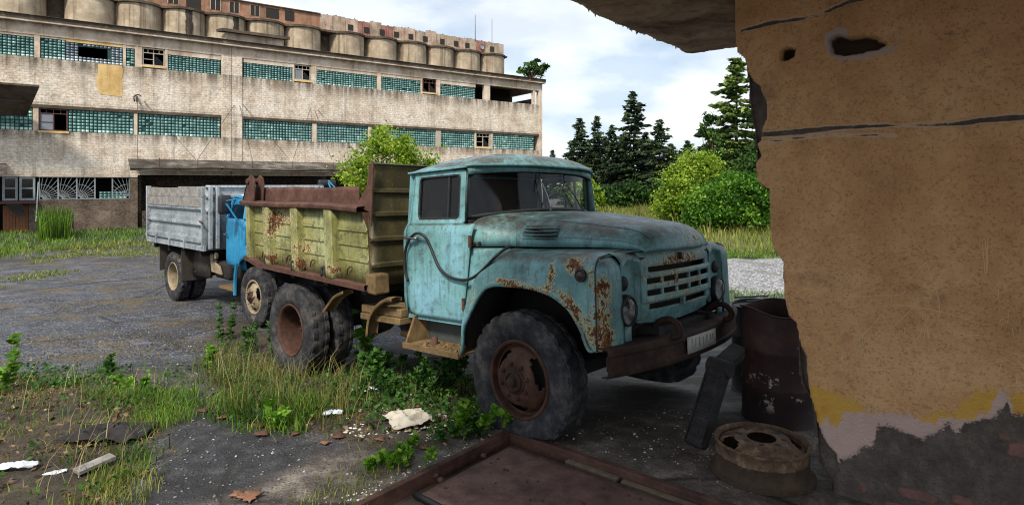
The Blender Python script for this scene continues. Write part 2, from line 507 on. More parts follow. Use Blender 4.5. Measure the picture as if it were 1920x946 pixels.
RUST = (px1([(935, 527), (955, 530), (975, 536), (998, 542)], -1.10, (0.09, 0.12, 0.035), 0.95)
        + px1([(1033, 505), (1034, 520)], -1.07, (0.035, 0.2, 0.07), 0.8)
        + px1([(1068, 495), (1080, 500)], -1.07, (0.07, 0.2, 0.06), 0.95)
        + px1([(1025, 545), (1050, 552), (1066, 568), (1078, 588)], -1.09, (0.06, 0.12, 0.07), 0.75)
        + px1([(1092, 600), (1100, 625), (1112, 650)], -1.09, (0.08, 0.15, 0.06), 0.6)
        + px1([(1145, 527), (1150, 540), (1158, 565), (1155, 595), (1150, 630), (1140, 660), (1160, 640)], -1.0, (0.2, 0.07, 0.07), 0.75)
        + px1([(884, 548), (878, 570)], -1.09, (0.05, 0.12, 0.07), 0.75)
        + px1([(1105, 515), (1118, 540), (1112, 575), (1120, 600)], -1.07, (0.03, 0.2, 0.06), 0.6)
        + [((0.84, 0.0, 1.33), (0.2, 0.5, 0.07), 0.95), ((0.84, -0.25, 1.20), (0.1, 0.3, 0.07), 0.62), ((0.84, 0.25, 1.15), (0.1, 0.3, 0.03), 0.55), ((0.84, 0.0, 1.06), (0.1, 0.6, 0.03), 0.5), ((0.84, 0.0, 1.15), (0.15, 0.5, 0.16), 0.36), ((0.9, -0.1, 1.47), (0.2, 0.4, 0.08), 0.34), ((0.8, 0.3, 0.98), (0.2, 0.3, 0.06), 0.6),
           ((0.9, 0.15, 1.50), (0.12, 0.16, 0.10), 0.62), ((0.8, -0.5, 1.0), (0.1, 0.08, 0.2), 0.45),
           ((-1.0, -0.97, 1.672), (0.32, 0.1, 0.012), 0.85), ((-0.4, -0.9, 1.52), (0.02, 0.2, 0.05), 0.8),
           ((0.79, -0.7, 0.86), (0.1, 0.14, 0.05), 0.7), ((-1.0, -0.92, 2.125), (0.5, 0.05, 0.018), 0.6)])

def tbuild(mb, name, mat, par=None, **k):
    return mb.build(name, mat, par if par is not None else truck, attrs={"rust": blobs(mb.V(), RUST)}, **k)

def wid(x): return 0.80 - 0.26 * (x + 0.27)          # half width of the bonnet's lower edge

# --- front wings
ST = []                                              # lip, crown, plan offset direction, crown radius, inner seam, flare
for L, Tp in (((-.545, .60), (-.637, .62)), ((-.53, .70), (-.632, .73)), ((-.515, .80), (-.622, .85)), ((-.475, .87), (-.60, .95)), ((-.43, .935), (-.565, 1.05)),
              ((-.36, 1.035), (-.49, 1.19)), ((-.31, 1.09), (-.425, 1.27)), ((-.26, 1.13), (-.35, 1.335)), ((-.2, 1.152), (-.255, 1.388)), ((-.12, 1.164), (-.14, 1.408)),
              ((0., 1.166), (0., 1.415)), ((.1, 1.166), (.1, 1.416)), ((.19, 1.162), (.19, 1.415)), ((.3, 1.147), (.3, 1.413)), ((.396, 1.124), (.396, 1.411)), ((.47, 1.09), (.47, 1.409)),
              ((.535, 1.043), (.535, 1.407)), ((.585, .98), (.585, 1.406)), ((.625, .92), (.625, 1.404)), ((.655, .86), (.655, 1.402)), ((.68, .81), (.68, 1.40)), ((.71, .78), (.71, 1.40))):
    hx = Tp[0]
    seam = (hx, -wid(hx), 1.436) if hx > -0.27 else (hx - 0.01, -0.945, Tp[1] + 0.012)
    ST.append((np.array([L[0], -1.115, L[1]]), np.array([Tp[0], -1.115, Tp[1]]), np.array([0, 1., 0]), np.array(seam), 1.0 if L[0] < 0.5 else max(0.0, 1 - (L[0] - 0.5) / 0.2)))
for (x, y), nn, fz in (((.742, -1.06), (-.15, 1), 0), ((.77, -1.04), (-.5, .85), 0), ((.79, -1.005), (-.8, .6), 0), ((.803, -.96), (-.95, .3), 0), ((.81, -.90), (-1, .08), 0), ((.812, -.825), (-1, 0), 0)):
    n_ = np.array([nn[0], nn[1], 0.]); n_ /= np.linalg.norm(n_)
    ST.append((np.array([x, y, .775]), np.array([x, y, 1.395]), n_, np.array([0.70 + 0.1 * max(0, (-.825 + 1.06 - (-.825 - y)) / .235 * 0 + (y + 1.06) / .235), -wid(.72), 1.43]), -1))
P = []
for L, Tp, n_, Sm, fl in ST:
    d = Tp - L; ln = np.linalg.norm(d); d /= ln
    if fl >= 0:
        o0, fh = 0.048, 0.085 * max(fl, 0.05)
    else:
        o0, fh = 0.0, 0.01
    rr = min(0.10, ln * 0.55)
    fh = min(fh, ln * 0.35)
    q = [L + n_ * 0.05 + d * 0.012, L + n_ * 0.02, L + n_ * (o0 * (1 - max(fl, 0)) ) + d * 0.006]
    q.append(L + n_ * o0 * (0.35 if fl > 0 else 1) + d * fh * 0.55)
    q.append(L + n_ * o0 * (0.92 if fl > 0 else 1) + d * fh * 0.95)
    q.append(L + n_ * o0 + d * (fh * 1.15))
    top = ln - rr
    z0 = min(fh * 1.15, top - 0.002)
    for k in np.linspace(0.2, 1, 6): q.append(L + n_ * (o0 + 0.006 * k) + d * (z0 + (top - z0) * k))
    for a in np.linspace(0.18, 1, 7) * (np.pi / 2):
        q.append(L + n_ * (o0 + 0.006 + rr * (1 - math.cos(a))) + d * (top + rr * math.sin(a)))
    e = q[-1]
    for k in (0.25, 0.5, 0.75, 1.0):
        q.append(e + (Sm - e) * k + np.array([0, 0, 0.006 * math.sin(math.pi * k)]))
    P.append(q)
P = np.array(P)
PP = np.stack([catmull(P[:, j], 90) for j in range(P.shape[1])], 1)
for sgn, nm in ((1, "front_wing"), (-1, "front_wing")):
    Q = PP.copy(); Q[..., 1] *= sgn
    tbuild(MB().grid(Q), nm, M["teal"], smooth=180, solid=0.006)
    # seam between wing and headlight column
    sx = np.array([[.748, -1.066, .775], [.752, -1.068, 1.0], [.752, -1.066, 1.25], [.748, -1.058, 1.32], [.735, -1.0, 1.392], [.715, -.88, 1.41], [.70, -.62, 1.437]])
    sx = catmull(sx, 30); sx[:, 1] *= sgn
    MB().tube(sx, 0.005, 5).build("wing_seam", M["gasket"], truck)
    # headlight recess
    lp = MB()
    ys = np.linspace(-.828, -.565, 14); zs = np.linspace(.92, 1.40, 22)
    gp = []
    for y in ys:
        row = []
        for z in zs:
            u = (y + .6965) / .1315; vz = (z - 1.08) / .29
            e = max(abs(u) ** 2.4, 0) + (abs(vz) ** 4 if vz > 0 else 0)
            x = .812 - 0.042 * smooth((1.0 - e) / 0.35)
            if z > 1.36: x -= 0.9 * (z - 1.36)
            row.append((x - 0.004, y * sgn, z))
        row += [(.755, y * sgn, 1.412), (.73, y * sgn, 1.420), (.69, (y + .012) * sgn, 1.428)]
        gp.append(row)
    lp.grid(np.array(gp))
    lp.grid(np.array([[(x, y * sgn, z) for z in (.78, .85, .925)] for x, y in ((.795, -.80), (.808, -.79), (.808, -.72), (.795, -.71))]))
    tbuild(lp, "headlight_panel", M["teal"], smooth=60, solid=0.006)
    hl = MB().lathe([(.0, -.02), (.095, -.02), (.112, .0), (.112, .03), (.104, .045), (.094, .047), (.090, .036)], (.772, -.745 * sgn, 1.015), (1, 0, 0), 40).build("headlight", M["gasket"], truck, smooth=50)
    MB().lathe([(.092, .030), (.06, .006), (.02, -.012), (.0, -.013)], (.772, -.745 * sgn, 1.015), (1, 0, 0), 32).build("reflector", M["chrome"], hl, smooth=180)
    MB().lathe([(.092, .036), (.07, .055), (.035, .066), (.0, .069)], (.772, -.745 * sgn, 1.015), (1, 0, 0), 32).build("lens", M["lens"], hl, smooth=180)
    MB().lathe([(.0, .03), (.026, .028), (.036, .018), (.05, .012), (.054, .0)], (.772, -.755 * sgn, 1.205), (1, 0, 0), 24).build("turn_signal", M["gasket"], truck, smooth=50)
mk = MB().lathe([(.046, 0), (.046, .016), (.036, .02), (.03, .016)], (.64, -1.068, 1.285), (0, -1, 0.05), 24).build("side_marker_lamp", M["gasket"], truck, smooth=50)
MB().lathe([(.03, .014), (.018, .024), (0, .028)], (.64, -1.068, 1.285), (0, -1, 0.05), 16).build("lens", plain("dull_red_lens", S(58, 36, 34), 0.4), mk, smooth=180)

# --- grille panel with its slots
ys = [-.572, -.545, -.52, -.47]
for k in range(5):
    a = -.52 + k * .208 + .012; ys += [a, a + .184]
ys += [.47, .52, .545, .572]
ys += [-.36, .36, -.02, .02]
ys = sorted(set(round(y, 4) for y in ys))
zs = [.90, .93, .985, 1.030, 1.05, 1.092, 1.133, 1.155, 1.178, 1.219, 1.24, 1.264, 1.300, 1.33, 1.365, 1.40, 1.415]
def gx(y, z):
    x = .80 + .042 * (1 - (y / .572) ** 2)
    if z < .98: x -= 0.012
    if 1.05 <= z <= 1.24: x += 0.014
    if z > 1.34: x -= 0.35 * (z - 1.34)
    if z < 0.935: x -= 0.02
    return x
def dip(y): return -0.03 * (1 - (y / .572) ** 2)
gp = np.array([[(gx(y, z), y, z + (dip(y) if z < 0.96 else 0)) for z in zs] + [(gx(y, 1.415) - .05, y, 1.424)] for y in ys])
mk_ = [[True] * len(zs) for _ in range(len(ys) - 1)]
for i in range(len(ys) - 1):
    yc = 0.5 * (ys[i] + ys[i + 1])
    for j in range(len(zs) - 1):
        zc = 0.5 * (zs[j] + zs[j + 1])
        kk = (yc + .52) / .208
        ins = 0 <= kk < 5 and 0.0577 < (kk % 1) < 0.9423
        if (1.092 < zc < 1.133 or 1.178 < zc < 1.219) and ins: mk_[i][j] = False
        if 1.264 < zc < 1.300 and abs(yc) < .46: mk_[i][j] = False
        if .985 < zc < 1.030 and abs(yc) < .46 and abs(yc) > .02: mk_[i][j] = False
g_ = MB().grid(gp, mask=mk_)
tbuild(g_, "grille", M["teal"], smooth=30, solid=0.022, bevel=0.006)
MB().box((.70, -.57, .85), (.715, .57, 1.40)).box((.70, -.57, 1.36), (.80, .57, 1.375)).build("radiator", M["black"], truck)
badge = MB().prism([(-.018, -.035), (.018, -.035), (.022, .02), (0, .04), (-.022, .02)], (.842, 0, 1.012), (0, 1, 0), (0, 0, 1), (1, 0, 0), .012).build("grille_badge", M["teal"], truck, bevel=.004)
tbuild(MB().tube([(.845, -.03, 1.385), (.85, -.03, 1.33)], .016, 8), "bonnet_catch", M["rust"])

# --- bonnet
def hood_sec(w_, zl, zt, n_, m=34):
    t = np.linspace(0, np.pi, m)
    c, s_ = np.cos(t), np.sin(t)
    return np.stack([w_ * np.sign(c) * np.abs(c) ** (2 / n_), zl + (zt - zl) * s_ ** (2 / n_)], 1)
HS = [(-.26, .805, 1.452, 1.738, 2.9), (0, .735, 1.449, 1.722, 2.9), (.25, .665, 1.446, 1.69, 2.8), (.5, .60, 1.443, 1.648, 2.7), (.63, .57, 1.438, 1.622, 2.8), (.71, .552, 1.432, 1.595, 2.7),
      (.765, .538, 1.428, 1.555, 2.7), (.795, .528, 1.422, 1.515, 2.8), (.812, .520, 1.416, 1.47, 2.8), (.818, .516, 1.410, 1.432, 2.8), (.808, .508, 1.404, 1.414, 2.8)]
HS = np.array(HS)
HH = catmull(HS, 46)
gp = []
for x, w_, zl, zt, n_ in HH:
    sec = hood_sec(w_, zl, zt, n_)
    rear = max(0, (0.35 - x) / 0.61) ** 1.3; fr = max(0, (x - .45) / .41)
    gp.append([(x + (-.21 * rear + .105 * fr) * (1 - (y / w_) ** 2), y, z) for y, z in sec])
gp = np.array(gp)
V = gp.reshape(-1, 3)
gp[..., 2] += (0.006 * (fbm(V * np.array([3, 3, 3]), 3, 3) - 0.5)).reshape(gp.shape[:2])
tbuild(MB().grid(gp), "bonnet", M["teal"], smooth=180, solid=0.008)
for sgn in (1, -1):                                  # pressed line round the bonnet top, and the side louvres
    idx = 25 if sgn < 0 else 8
    pl = [gp[i][idx] + np.array([0, 0, .002]) for i in range(3, 33)]
    pl += [gp[35][idx + sgn * -2] + np.array([0, 0, .002]), gp[36][idx + sgn * -4], gp[35][idx + sgn * -5], gp[32][idx + sgn * -6]]
    pl += [gp[i][idx + sgn * -6] for i in range(29, 6, -3)]
    tbuild(MB().tube(catmull(pl, 70), .0035, 5), "bonnet_crease", M["teal"])
    for k in range(4):
        z = 1.517 + k * .027
        xs = np.linspace(-.155, .142, 9)
        lv = []
        for x in xs:
            yy = -(.735 - .26 * x - 0.004 * k * k - 0.004)
            e = 0.016 * math.sin(math.pi * (x + .16) / .305) ** 0.4 if -.159 < x < .144 else 0
            lv.append([(x, (yy + .012) * sgn * -1 * -1, z + .021), (x, (yy - e) * sgn, z + .004), (x, (yy - e) * sgn, z), (x, (yy + .012) * sgn, z - .001)])
        if sgn == 1:
            tbuild(MB().grid(np.array(lv)), "louvre", M["teal"], smooth=40, solid=.003)
        MB().box((-.15, min(-.742 * sgn, -.722 * sgn), z - .008), (.138, max(-.742 * sgn, -.722 * sgn), z - .002)).build("louvre_gap", M["gasket"], truck) if sgn == 1 else None

# --- cowl between doors and bonnet
gp = []
for x, w_, zl, zt, n_ in catmull([(-.70, .955, 1.455, 1.70, 4.2), (-.60, .955, 1.455, 1.735, 4.0), (-.5, .94, 1.455, 1.745, 3.4), (-.38, .885, 1.455, 1.742, 3.0), (-.255, .812, 1.455, 1.735, 2.9), (-.20, .795, 1.455, 1.728, 2.9)], 14):
    gp.append([(x - (.2 * max(0, (x + .5) / .3)) * (1 - (y / w_) ** 2), y, z) for y, z in hood_sec(w_, zl, zt, n_, 30)])
gp = np.array(gp)
c_ = MB().grid(gp)
for sgn in (1, -1):
    c_.grid(np.array([[(x, -y * sgn, z) for z in np.linspace(zl, 1.445, 9)] for x, y, zl in ((-.70, .975, .84), (-.63, .972, .84), (-.59, .968, .95), (-.5, .955, 1.12), (-.4, .94, 1.23), (-.28, .90, 1.34), (-.2, .87, 1.37))]))
tbuild(c_, "cowl", M["teal"], smooth=60, solid=.008)

# --- cab
def ysid(z): return float(np.interp(z, [.82, 1.0, 1.5, 1.58, 1.63, 1.66, 1.70, 2.1, 2.13], [.982, 1.0, 1.002, .997, .982, .966, .955, .913, .908]))
def rrect(x0, x1, z0, z1, r, n=9, sl=0.0):
    pts = []
    for cx, cz, a0 in ((x1 - r, z1 - r, 0), (x0 + r, z1 - r, 90), (x0 + r, z0 + r, 180), (x1 - r, z0 + r, 270)):
        for k in range(n):
            a = R(a0 + 90 * k / (n - 1)); pts.append((cx + r * math.cos(a), cz + r * math.sin(a)))
    return np.array([(x + sl * (z - z0), z) for x, z in pts])
def xr(z): return float(np.interp(z, [.82, .90, 1.2, 1.45, 1.645], [-.648, -.635, -.575, -.535, -.497]))
for sgn in (1, -1):
    d_ = MB()
    zs = np.concatenate([np.linspace(.825, 1.0, 6), np.linspace(1.05, 1.5, 8), np.linspace(1.54, 1.648, 7)])
    gp = []
    for t in np.linspace(0, 1, 16):
        row = []
        for z in zs:
            xl = -1.39 + (0.09 * (1 - math.sqrt(max(0, 1 - ((.915 - z) / .09) ** 2))) if z < .915 else 0) - 0.0
            x = xl + (xr(z) - xl) * t
            e = 0.012 * (max(0, 1 - t / .02) + max(0, (t - .98) / .02))
            row.append((x, -(ysid(z) + 0.006 - e) * sgn, z))
        gp.append(row)
    d_.grid(np.array(gp))
    hole = rrect(-1.262, -.708, 1.69, 2.068, .045, 9, -.02)
    outl = rrect(-1.352, -.625, 1.648, 2.112, .02, 9, 0.045)
    outl[:, 0] -= np.where(outl[:, 0] > -1, 0.045 * (outl[:, 1] - 1.648) + 0.02 * (outl[:, 1] - 1.648) / .46, 0)
    rings = []
    for k in (0, .3, .6, .85, 1.0):
        q = outl + (hole - outl) * k
        rings.append([(x, -(ysid(z) + 0.006 - (0.012 if k == 1.0 else 0)) * sgn, z) for x, z in q])
    rings.append([(x, -(ysid(z) - 0.03) * sgn, z) for x, z in hole])
    d_.grid(np.array(rings), cv=True)
    dr = tbuild(d_, "door", M["teal"], smooth=50, solid=.006)
    MB().tube([(x, -(ysid(z) - .006) * sgn, z) for x, z in rrect(-1.258, -.712, 1.694, 2.064, .042, 9, -.02)], .010, 6, closed=True).build("window_seal", M["gasket"], dr)
    MB().add([(x, -(ysid(z) - .016) * sgn, z) for x, z in hole], [tuple(range(len(hole)))]).build("window_glass", M["glass"], dr, smooth=0)
    MB().bar((-.86, -.945 * sgn, 1.69), (-.87, -.905 * sgn, 2.07), .022, .014, (0, 1, 0)).build("window_divider", M["gasket"], dr)
    for hz in (1.50, .98):
        MB().lathe([(0, -.05), (.014, -.05), (.014, .05), (0, .05)], (xr(hz) + .006, -1.012 * sgn, hz), (0, 0, 1), 10, (1, 0, 0)).build("hinge", M["rust"], dr)
    hb = MB().tube(catmull([(-1.35, -1.005 * sgn, 1.528), (-1.34, -1.05 * sgn, 1.53), (-1.30, -1.058 * sgn, 1.528), (-1.19, -1.052 * sgn, 1.522), (-1.17, -1.03 * sgn, 1.522)], 14), .013, 8)
    hb.build("door_handle", M["chrome"], dr, smooth=60)
# cab shell: rear corners, back wall, pillars
sh = MB()
zz = np.array([.83, 1.0, 1.3, 1.5, 1.58, 1.63, 1.66, 1.70, 1.9, 2.1, 2.125])
def backx(z): return float(np.interp(z, [.83, 1.58, 1.66, 2.125], [-1.475, -1.468, -1.445, -1.395]))
plan = []
for t in np.linspace(0, 1, 8): plan.append(("arc", t))
gp = []
for side in (1,):
    cols = []
    for kind, t in plan: cols.append(t)
gp = []
for t in cols:
    row = []
    for z in zz:
        ys_ = ysid(z); bx = backx(z); r_ = .075
        a = t * np.pi / 2
        sx0 = -1.396 if z < 1.65 else -1.357 + .045 * (z - 1.648)
        if t == 0: row.append((sx0, -ys_, z))
        else: row.append((bx + r_ * (1 - math.sin(a)), -(ys_ - r_ * (1 - math.cos(a))), z))
    gp.append(row)
A = np.array(gp)
sh.grid(A)
Bm = A.copy(); Bm[..., 1] *= -1
sh.grid(Bm)
ybk = ysid(1.7) - .075
rings = []
hole = rrect(-.42, .42, 1.74, 2.05, .06, 9)
outl = rrect(-.885, .885, .83, 2.125, .02, 9)
sh.grid(np.array([[(backx(z), y, z) for z in zz] for y in np.linspace(-.93, .93, 9)]))
for sgn in (1, -1):
    sh.grid(np.array([[(-.640 + .004 * k, -.962 * sgn + .0 * k, 1.655), (-.648, -.908 * sgn, 2.12)] for k in (0,)] + [[(-.655, -.952 * sgn, 1.66), (-.66, -.895 * sgn, 2.12)], [(-.69, -.90 * sgn, 1.67), (-.668, -.86 * sgn, 2.12)], [(-.73, -.89 * sgn, 1.67), (-.70, -.85 * sgn, 2.12)]]))
    # sill below door
    sh.box((-1.45, min(-.97 * sgn, -.9 * sgn), .795), (-.62, max(-.97 * sgn, -.9 * sgn), .832))
tbuild(sh, "cab_shell", M["teal"], smooth=50, solid=.012)
# roof with peak
gp = []
yy = np.linspace(-1, 1, 37)
for v in np.linspace(0, 1, 30):
    row = []
    for u in yy:
        xf = -.34 - .30 * abs(u) ** 2.6; xb = -1.415 + .03 * abs(u) ** 8
        x = xb + (xf - xb) * v
        e = (1 - abs(u) ** 2.8) * (1 - abs(2 * v - 1) ** (4.5 if v < .5 else 3.0))
        z = 2.132 + .150 * max(0, e) ** 0.85 + .018 * smooth((v - .6) / .4)
        if 0.28 < v < 0.62 and abs(u) < .42: z += .013
        row.append((x, u * .938, z))
    gp.append(row)
gp = np.array(gp); V = gp.reshape(-1, 3)
gp[..., 2] += (0.018 * (fbm(V * np.array([4, 3, 1.0]), 4, 21) - 0.5)).reshape(gp.shape[:2])
tbuild(MB().grid(gp), "cab_roof", M["teal"], smooth=180, solid=.022)
hd = []
for y in np.linspace(-.90, .90, 25):
    u = y / .89
    xt = -.47 - .19 * abs(u) ** 2.6
    hd.append([(xt + .012, y, 2.15 - .012 * abs(u)), (xt + .006, y, 2.10 - .035 * abs(u) ** 3)])
tbuild(MB().grid(np.array(hd)), "windscreen_header", M["teal"], smooth=60, solid=.02)
for sgn in (1, -1):
    tbuild(MB().bar((-1.41, -.938 * sgn, 2.122), (-.62, -.938 * sgn, 2.128), .022, .016), "rain_gutter", M["teal"], bevel=.003)
# windscreen
def ws(u, v):
    xb = -.42 - .255 * abs(u) ** 2.5; xt = -.475 - .185 * abs(u) ** 2.6
    zb = 1.755 - .055 * abs(u) ** 2.0; zt = 2.115 - .03 * abs(u) ** 3
    k = 0.89 - .03 * v
    return (xb + (xt - xb) * v, u * k, zb + (zt - zb) * v)
gl = np.array([[ws(u, v) for v in np.linspace(0, 1, 6)] for u in np.linspace(-1, 1, 33)])
wg = MB().grid(gl).build("windscreen", M["glass"], truck, smooth=180)
loop = [ws(u, 0) for u in np.linspace(-.96, .96, 31)] + [ws(1, v) for v in np.linspace(.07, .9, 8)] + [ws(u, 1) for u in np.linspace(.95, -.95, 31)] + [ws(-1, v) for v in np.linspace(.9, .07, 8)]
MB().tube(loop, .017, 7, closed=True).build("windscreen_seal", M["gasket"], wg)
for yb, tipu, tipv in ((-.12, -.22, .80), (.42, .20, .72)):
    b = np.array(ws(yb / .89, 0)) + np.array([.05, 0, .0]); t_ = np.array(ws(tipu, tipv)) + np.array([.03, 0, 0])
    m_ = MB().lathe([(0, -.01), (.016, -.01), (.014, .02), (0, .026)], b, (.5, 0, 1), 10)
    m_.tube([b, b * .55 + t_ * .45 + np.array([.015, 0, 0]), t_], [.008, .006, .003], 6)
    wp = m_.build("wiper_arm", M["chrome"] if yb < 0 else M["gasket"], truck)
    q = np.array(ws(tipu - .06, .45)) + np.array([.02, 0, 0]); q2 = np.array(ws(tipu + .02, .98)) + np.array([.02, 0, 0])
    MB().tube([q, t_ + np.array([-.004, 0, 0]), q2], .005, 5).build("wiper_blade", M["gasket"], wp)
# inside the cab
it = MB().box((-1.42, -.93, .84), (-.62, .93, .87)).box((-.62, -.93, .84), (-.60, .93, 1.68))
it.build("cab_floor", M["darkint"], truck)
lin = MB().grid(np.array([[(backx(z) + .03, y, z) for z in (.9, 1.5, 1.65, 2.10)] for y in (-.90, .90)]))
for sgn in (1, -1): lin.grid(np.array([[(x, -.945 * sgn, z) for z in (.88, 1.62)] for x in (-1.40, -.66)]))
lin.build("cab_shade_lining", M["darkint"], truck, smooth=0)  # dark panels added so the cab interior looks unlit through the glass
MB().box((-1.38, -.85, 1.05), (-.95, .85, 1.28)).hexa([(-1.40, -.85, 1.25), (-1.24, -.85, 1.25), (-1.24, .85, 1.25), (-1.40, .85, 1.25), (-1.43, -.85, 1.78), (-1.36, -.85, 1.78), (-1.36, .85, 1.78), (-1.43, .85, 1.78)]).build("bench_seat", M["darkint"], truck, bevel=.03)
MB().box((-.78, -.88, 1.45), (-.60, .88, 1.66)).build("dashboard", M["darkint"], truck, bevel=.03)
MB().grid(np.array([[(x, y, 2.115 + .02 * (1 - (y / .9) ** 2)) for y in np.linspace(-.9, .9, 7)] for x in (-1.38, -.68)])).build("headliner", M["darkint"], truck)
sw = MB()
a = np.linspace(0, 2 * np.pi, 40, endpoint=False)
sc_ = np.array([-.86, .47, 1.72]); e1 = np.array([0, 1., 0]); e2 = np.array([.55, 0, .83])
sw.tube([sc_ + .225 * (math.cos(t) * e1 + math.sin(t) * e2) for t in a], .014, 7, closed=True)
for t in (.3, math.pi - .3, -math.pi / 2): sw.tube([sc_, sc_ + .22 * (math.cos(t) * e1 + math.sin(t) * e2)], .010, 6)
sw.tube([sc_, sc_ + np.array([.35, 0, -.35])], .03, 8)
sw.build("steering_wheel", M["gasket"], truck)
# hose looped over the door handle
hp = [(765, 527), (759, 505), (759, 478), (764, 456), (773, 442), (784, 437), (796, 443), (805, 458), (813, 478), (823, 500), (837, 515), (856, 523), (876, 524), (893, 516), (911, 500), (928, 482), (946, 467), (958, 462)]
hy = [-1.03, -1.035, -1.035, -1.045, -1.06, -1.075, -1.06, -1.04, -1.035, -1.03, -1.03, -1.03, -1.03, -1.03, -1.05, -1.06, -.99, -.93]
MB().tube(catmull([T1.inv(a_, b_, 1, y_) for (a_, b_), y_ in zip(hp, hy)], 80), .0125, 8).build("rubber_hose", M["hose"], truck, smooth=180)
# cowl knobs and bullet rust
for a_, b_ in ((890, 457), (900, 456)):
    MB().lathe([(.0, .02), (.014, .018), (.018, 0)], T1.inv(a_, b_, 1, -.95), (0, -1, 0), 12).build("filler_stud", M["gasket"], truck)

# --- bumper, number plate, tow hooks
def bx(y): return 1.0 - .20 * abs(y / 1.15) ** 2.2
ys = np.linspace(-1.06, 1.13, 41)
prof = [(-.17, .81), (-.015, .806), (0, .79), (.0, .755), (-.012, .745), (-.012, .665), (0, .655), (0, .625), (-.01, .612), (-.06, .61)]
V = np.array([[(bx(y) + dx, y, z) for dx, z in prof] for y in ys])
V[..., 0] += (.012 * (fbm(V.reshape(-1, 3) * 4, 3, 9) - .5)).reshape(V.shape[:2])
bp = MB().grid(V).build("bumper", M["bumper"], truck, smooth=45, solid=.008)
np_ = MB()
for s_, w_ in ((1, 1),):
    ys_ = np.linspace(-.27, .20, 9)
    np_.grid(np.array([[(bx(y) + .012, y, z) for z in (.655, .775)] for y in ys_]))
pl = np_.build("number_plate", M["plate"], bp, solid=.006)
_mk = plain("worn_plate_print", S(150, 148, 143), 0.8)
for y0, h0, h1 in ((-.215, .70, .76), (-.20, .70, .705), (-.16, .69, .75), (-.10, .69, .755), (-.04, .69, .75), (.02, .69, .755), (.09, .70, .75), (.13, .70, .75)):
    MB().box((bx(y0) + .0125, y0, h0), (bx(y0) + .0185, y0 + .009, h1)).build("plate_mark", _mk, pl, smooth=0)
for yc in (-.42, .48):
    MB().tube(catmull([(.80, yc, .83), (.86, yc, .90), (.94, yc, .925), (1.0, yc, .90), (1.025, yc, .85), (1.0, yc, .805), (.96, yc, .80)], 20), .024, 9).build("tow_hook", M["bumper"], bp, smooth=180)

# --- chassis and underside
ch = MB()
for sgn in (1, -1): ch.box((-4.3, min(.38 * sgn, .46 * sgn), .66), (.88, max(.38 * sgn, .46 * sgn), .86))
for x in (-4.2, -3.3, -2.2, -1.2, .2, .8): ch.box((x - .05, -.38, .68), (x + .05, .38, .84))
ch.build("chassis_frame", M["black"], truck)
MB().box((-.5, -.36, .55), (.66, .36, 1.30)).build("engine", M["black"], truck, bevel=.04)
MB().tube([(0, -.9, .47), (0, .9, .47)], .05, 10).box((-.06, -.5, .36), (.06, .5, .46)).build("front_axle", M["black"], truck)
MB().tube([(-3.3, -.9, .5), (-3.3, .9, .5)], .075, 12).lathe([(0, -.24), (.16, -.2), (.23, 0), (.16, .2), (0, .24)], (-3.3, 0, .5), (1, 0, 0), 20).build("rear_axle", M["black"], truck)
for sgn in (1, -1):
    for x0, ln in ((0, .75), (-3.3, .75)):
        b = MB()
        for k in range(5): b.grid(np.array([[(x0 + (t - .5) * 2 * ln * (1 - .13 * k), y * sgn, .56 + .14 * (2 * t - 1) ** 2 - .014 * k) for y in (.385, .46)] for t in np.linspace(0, 1, 11)]))
        b.build("leaf_spring", M["black"], truck, solid=.01)
    # inner wing
    iw = [[(x, -y * sgn, z) for y in (.52, 1.03)] for x, z in ((-.58, .62), (-.56, .9), (-.42, 1.14), (-.2, 1.27), (.2, 1.28), (.45, 1.22), (.62, 1.05), (.70, .80))]
    MB().grid(np.array(iw)).build("inner_wing", M["black"], truck, smooth=60, solid=.006)
    MB().grid(np.array([[(x, -.53 * sgn, z) for z in (.75, 1.40)] for x in (-.6, .72)])).build("wing_valance", M["black"], truck, solid=.006)
# step, skirt, boxes, mudguard straps
sp = MB().box((-1.285, -1.13, .575), (-.56, -.82, .598)).box((-1.285, -1.135, .56), (-.56, -1.118, .612))
sp.hexa([(-1.29, -1.12, .57), (-1.265, -1.12, .57), (-1.265, -.84, .57), (-1.29, -.84, .57), (-1.29, -1.0, .83), (-1.265, -1.0, .83), (-1.265, -.84, .83), (-1.29, -.84, .83)])
st_ = sp.build("step", M["brownbox"], truck, bevel=.004)
MB().box((-1.27, -.85, .58), (-.56, -.83, .83)).build("step_back_plate", plain("dark_green_grey_plate", S(62, 66, 64), .8), st_)
lit = MB()
for k in range(70):
    x, y = rng.uniform(-1.2, -.62), rng.uniform(-1.1, -.88); s_ = rng.uniform(.006, .018)
    lit.hexa([np.array([x, y, .599]) + s_ * np.array(q) + s_ * .4 * rng.normal(size=3) * np.array([1, 1, 0]) for q in ((-1, -1, 0), (1, -1, 0), (1, 1, 0), (-1, 1, 0), (-.7, -.7, 1), (.7, -.7, 1), (.7, .7, 1), (-.7, .7, 1))])
tag(lit.build("step_rubble", M["brownbox"], st_), kind="stuff")
MB().lathe([(0, 0), (.028, 0), (.026, .06), (.018, .075), (.016, .05), (0, .05)], (-1.0, -1.0, .599), (0, 0, 1), 12, (1, 0, 0)).build("rusty_cup", M["rail"], st_)
MB().box((-2.03, -1.06, .80), (-1.40, -.74, .875)).box((-2.03, -1.075, .735), (-1.40, -.74, .797)).build("battery_box", M["brownbox"], truck, bevel=.008)
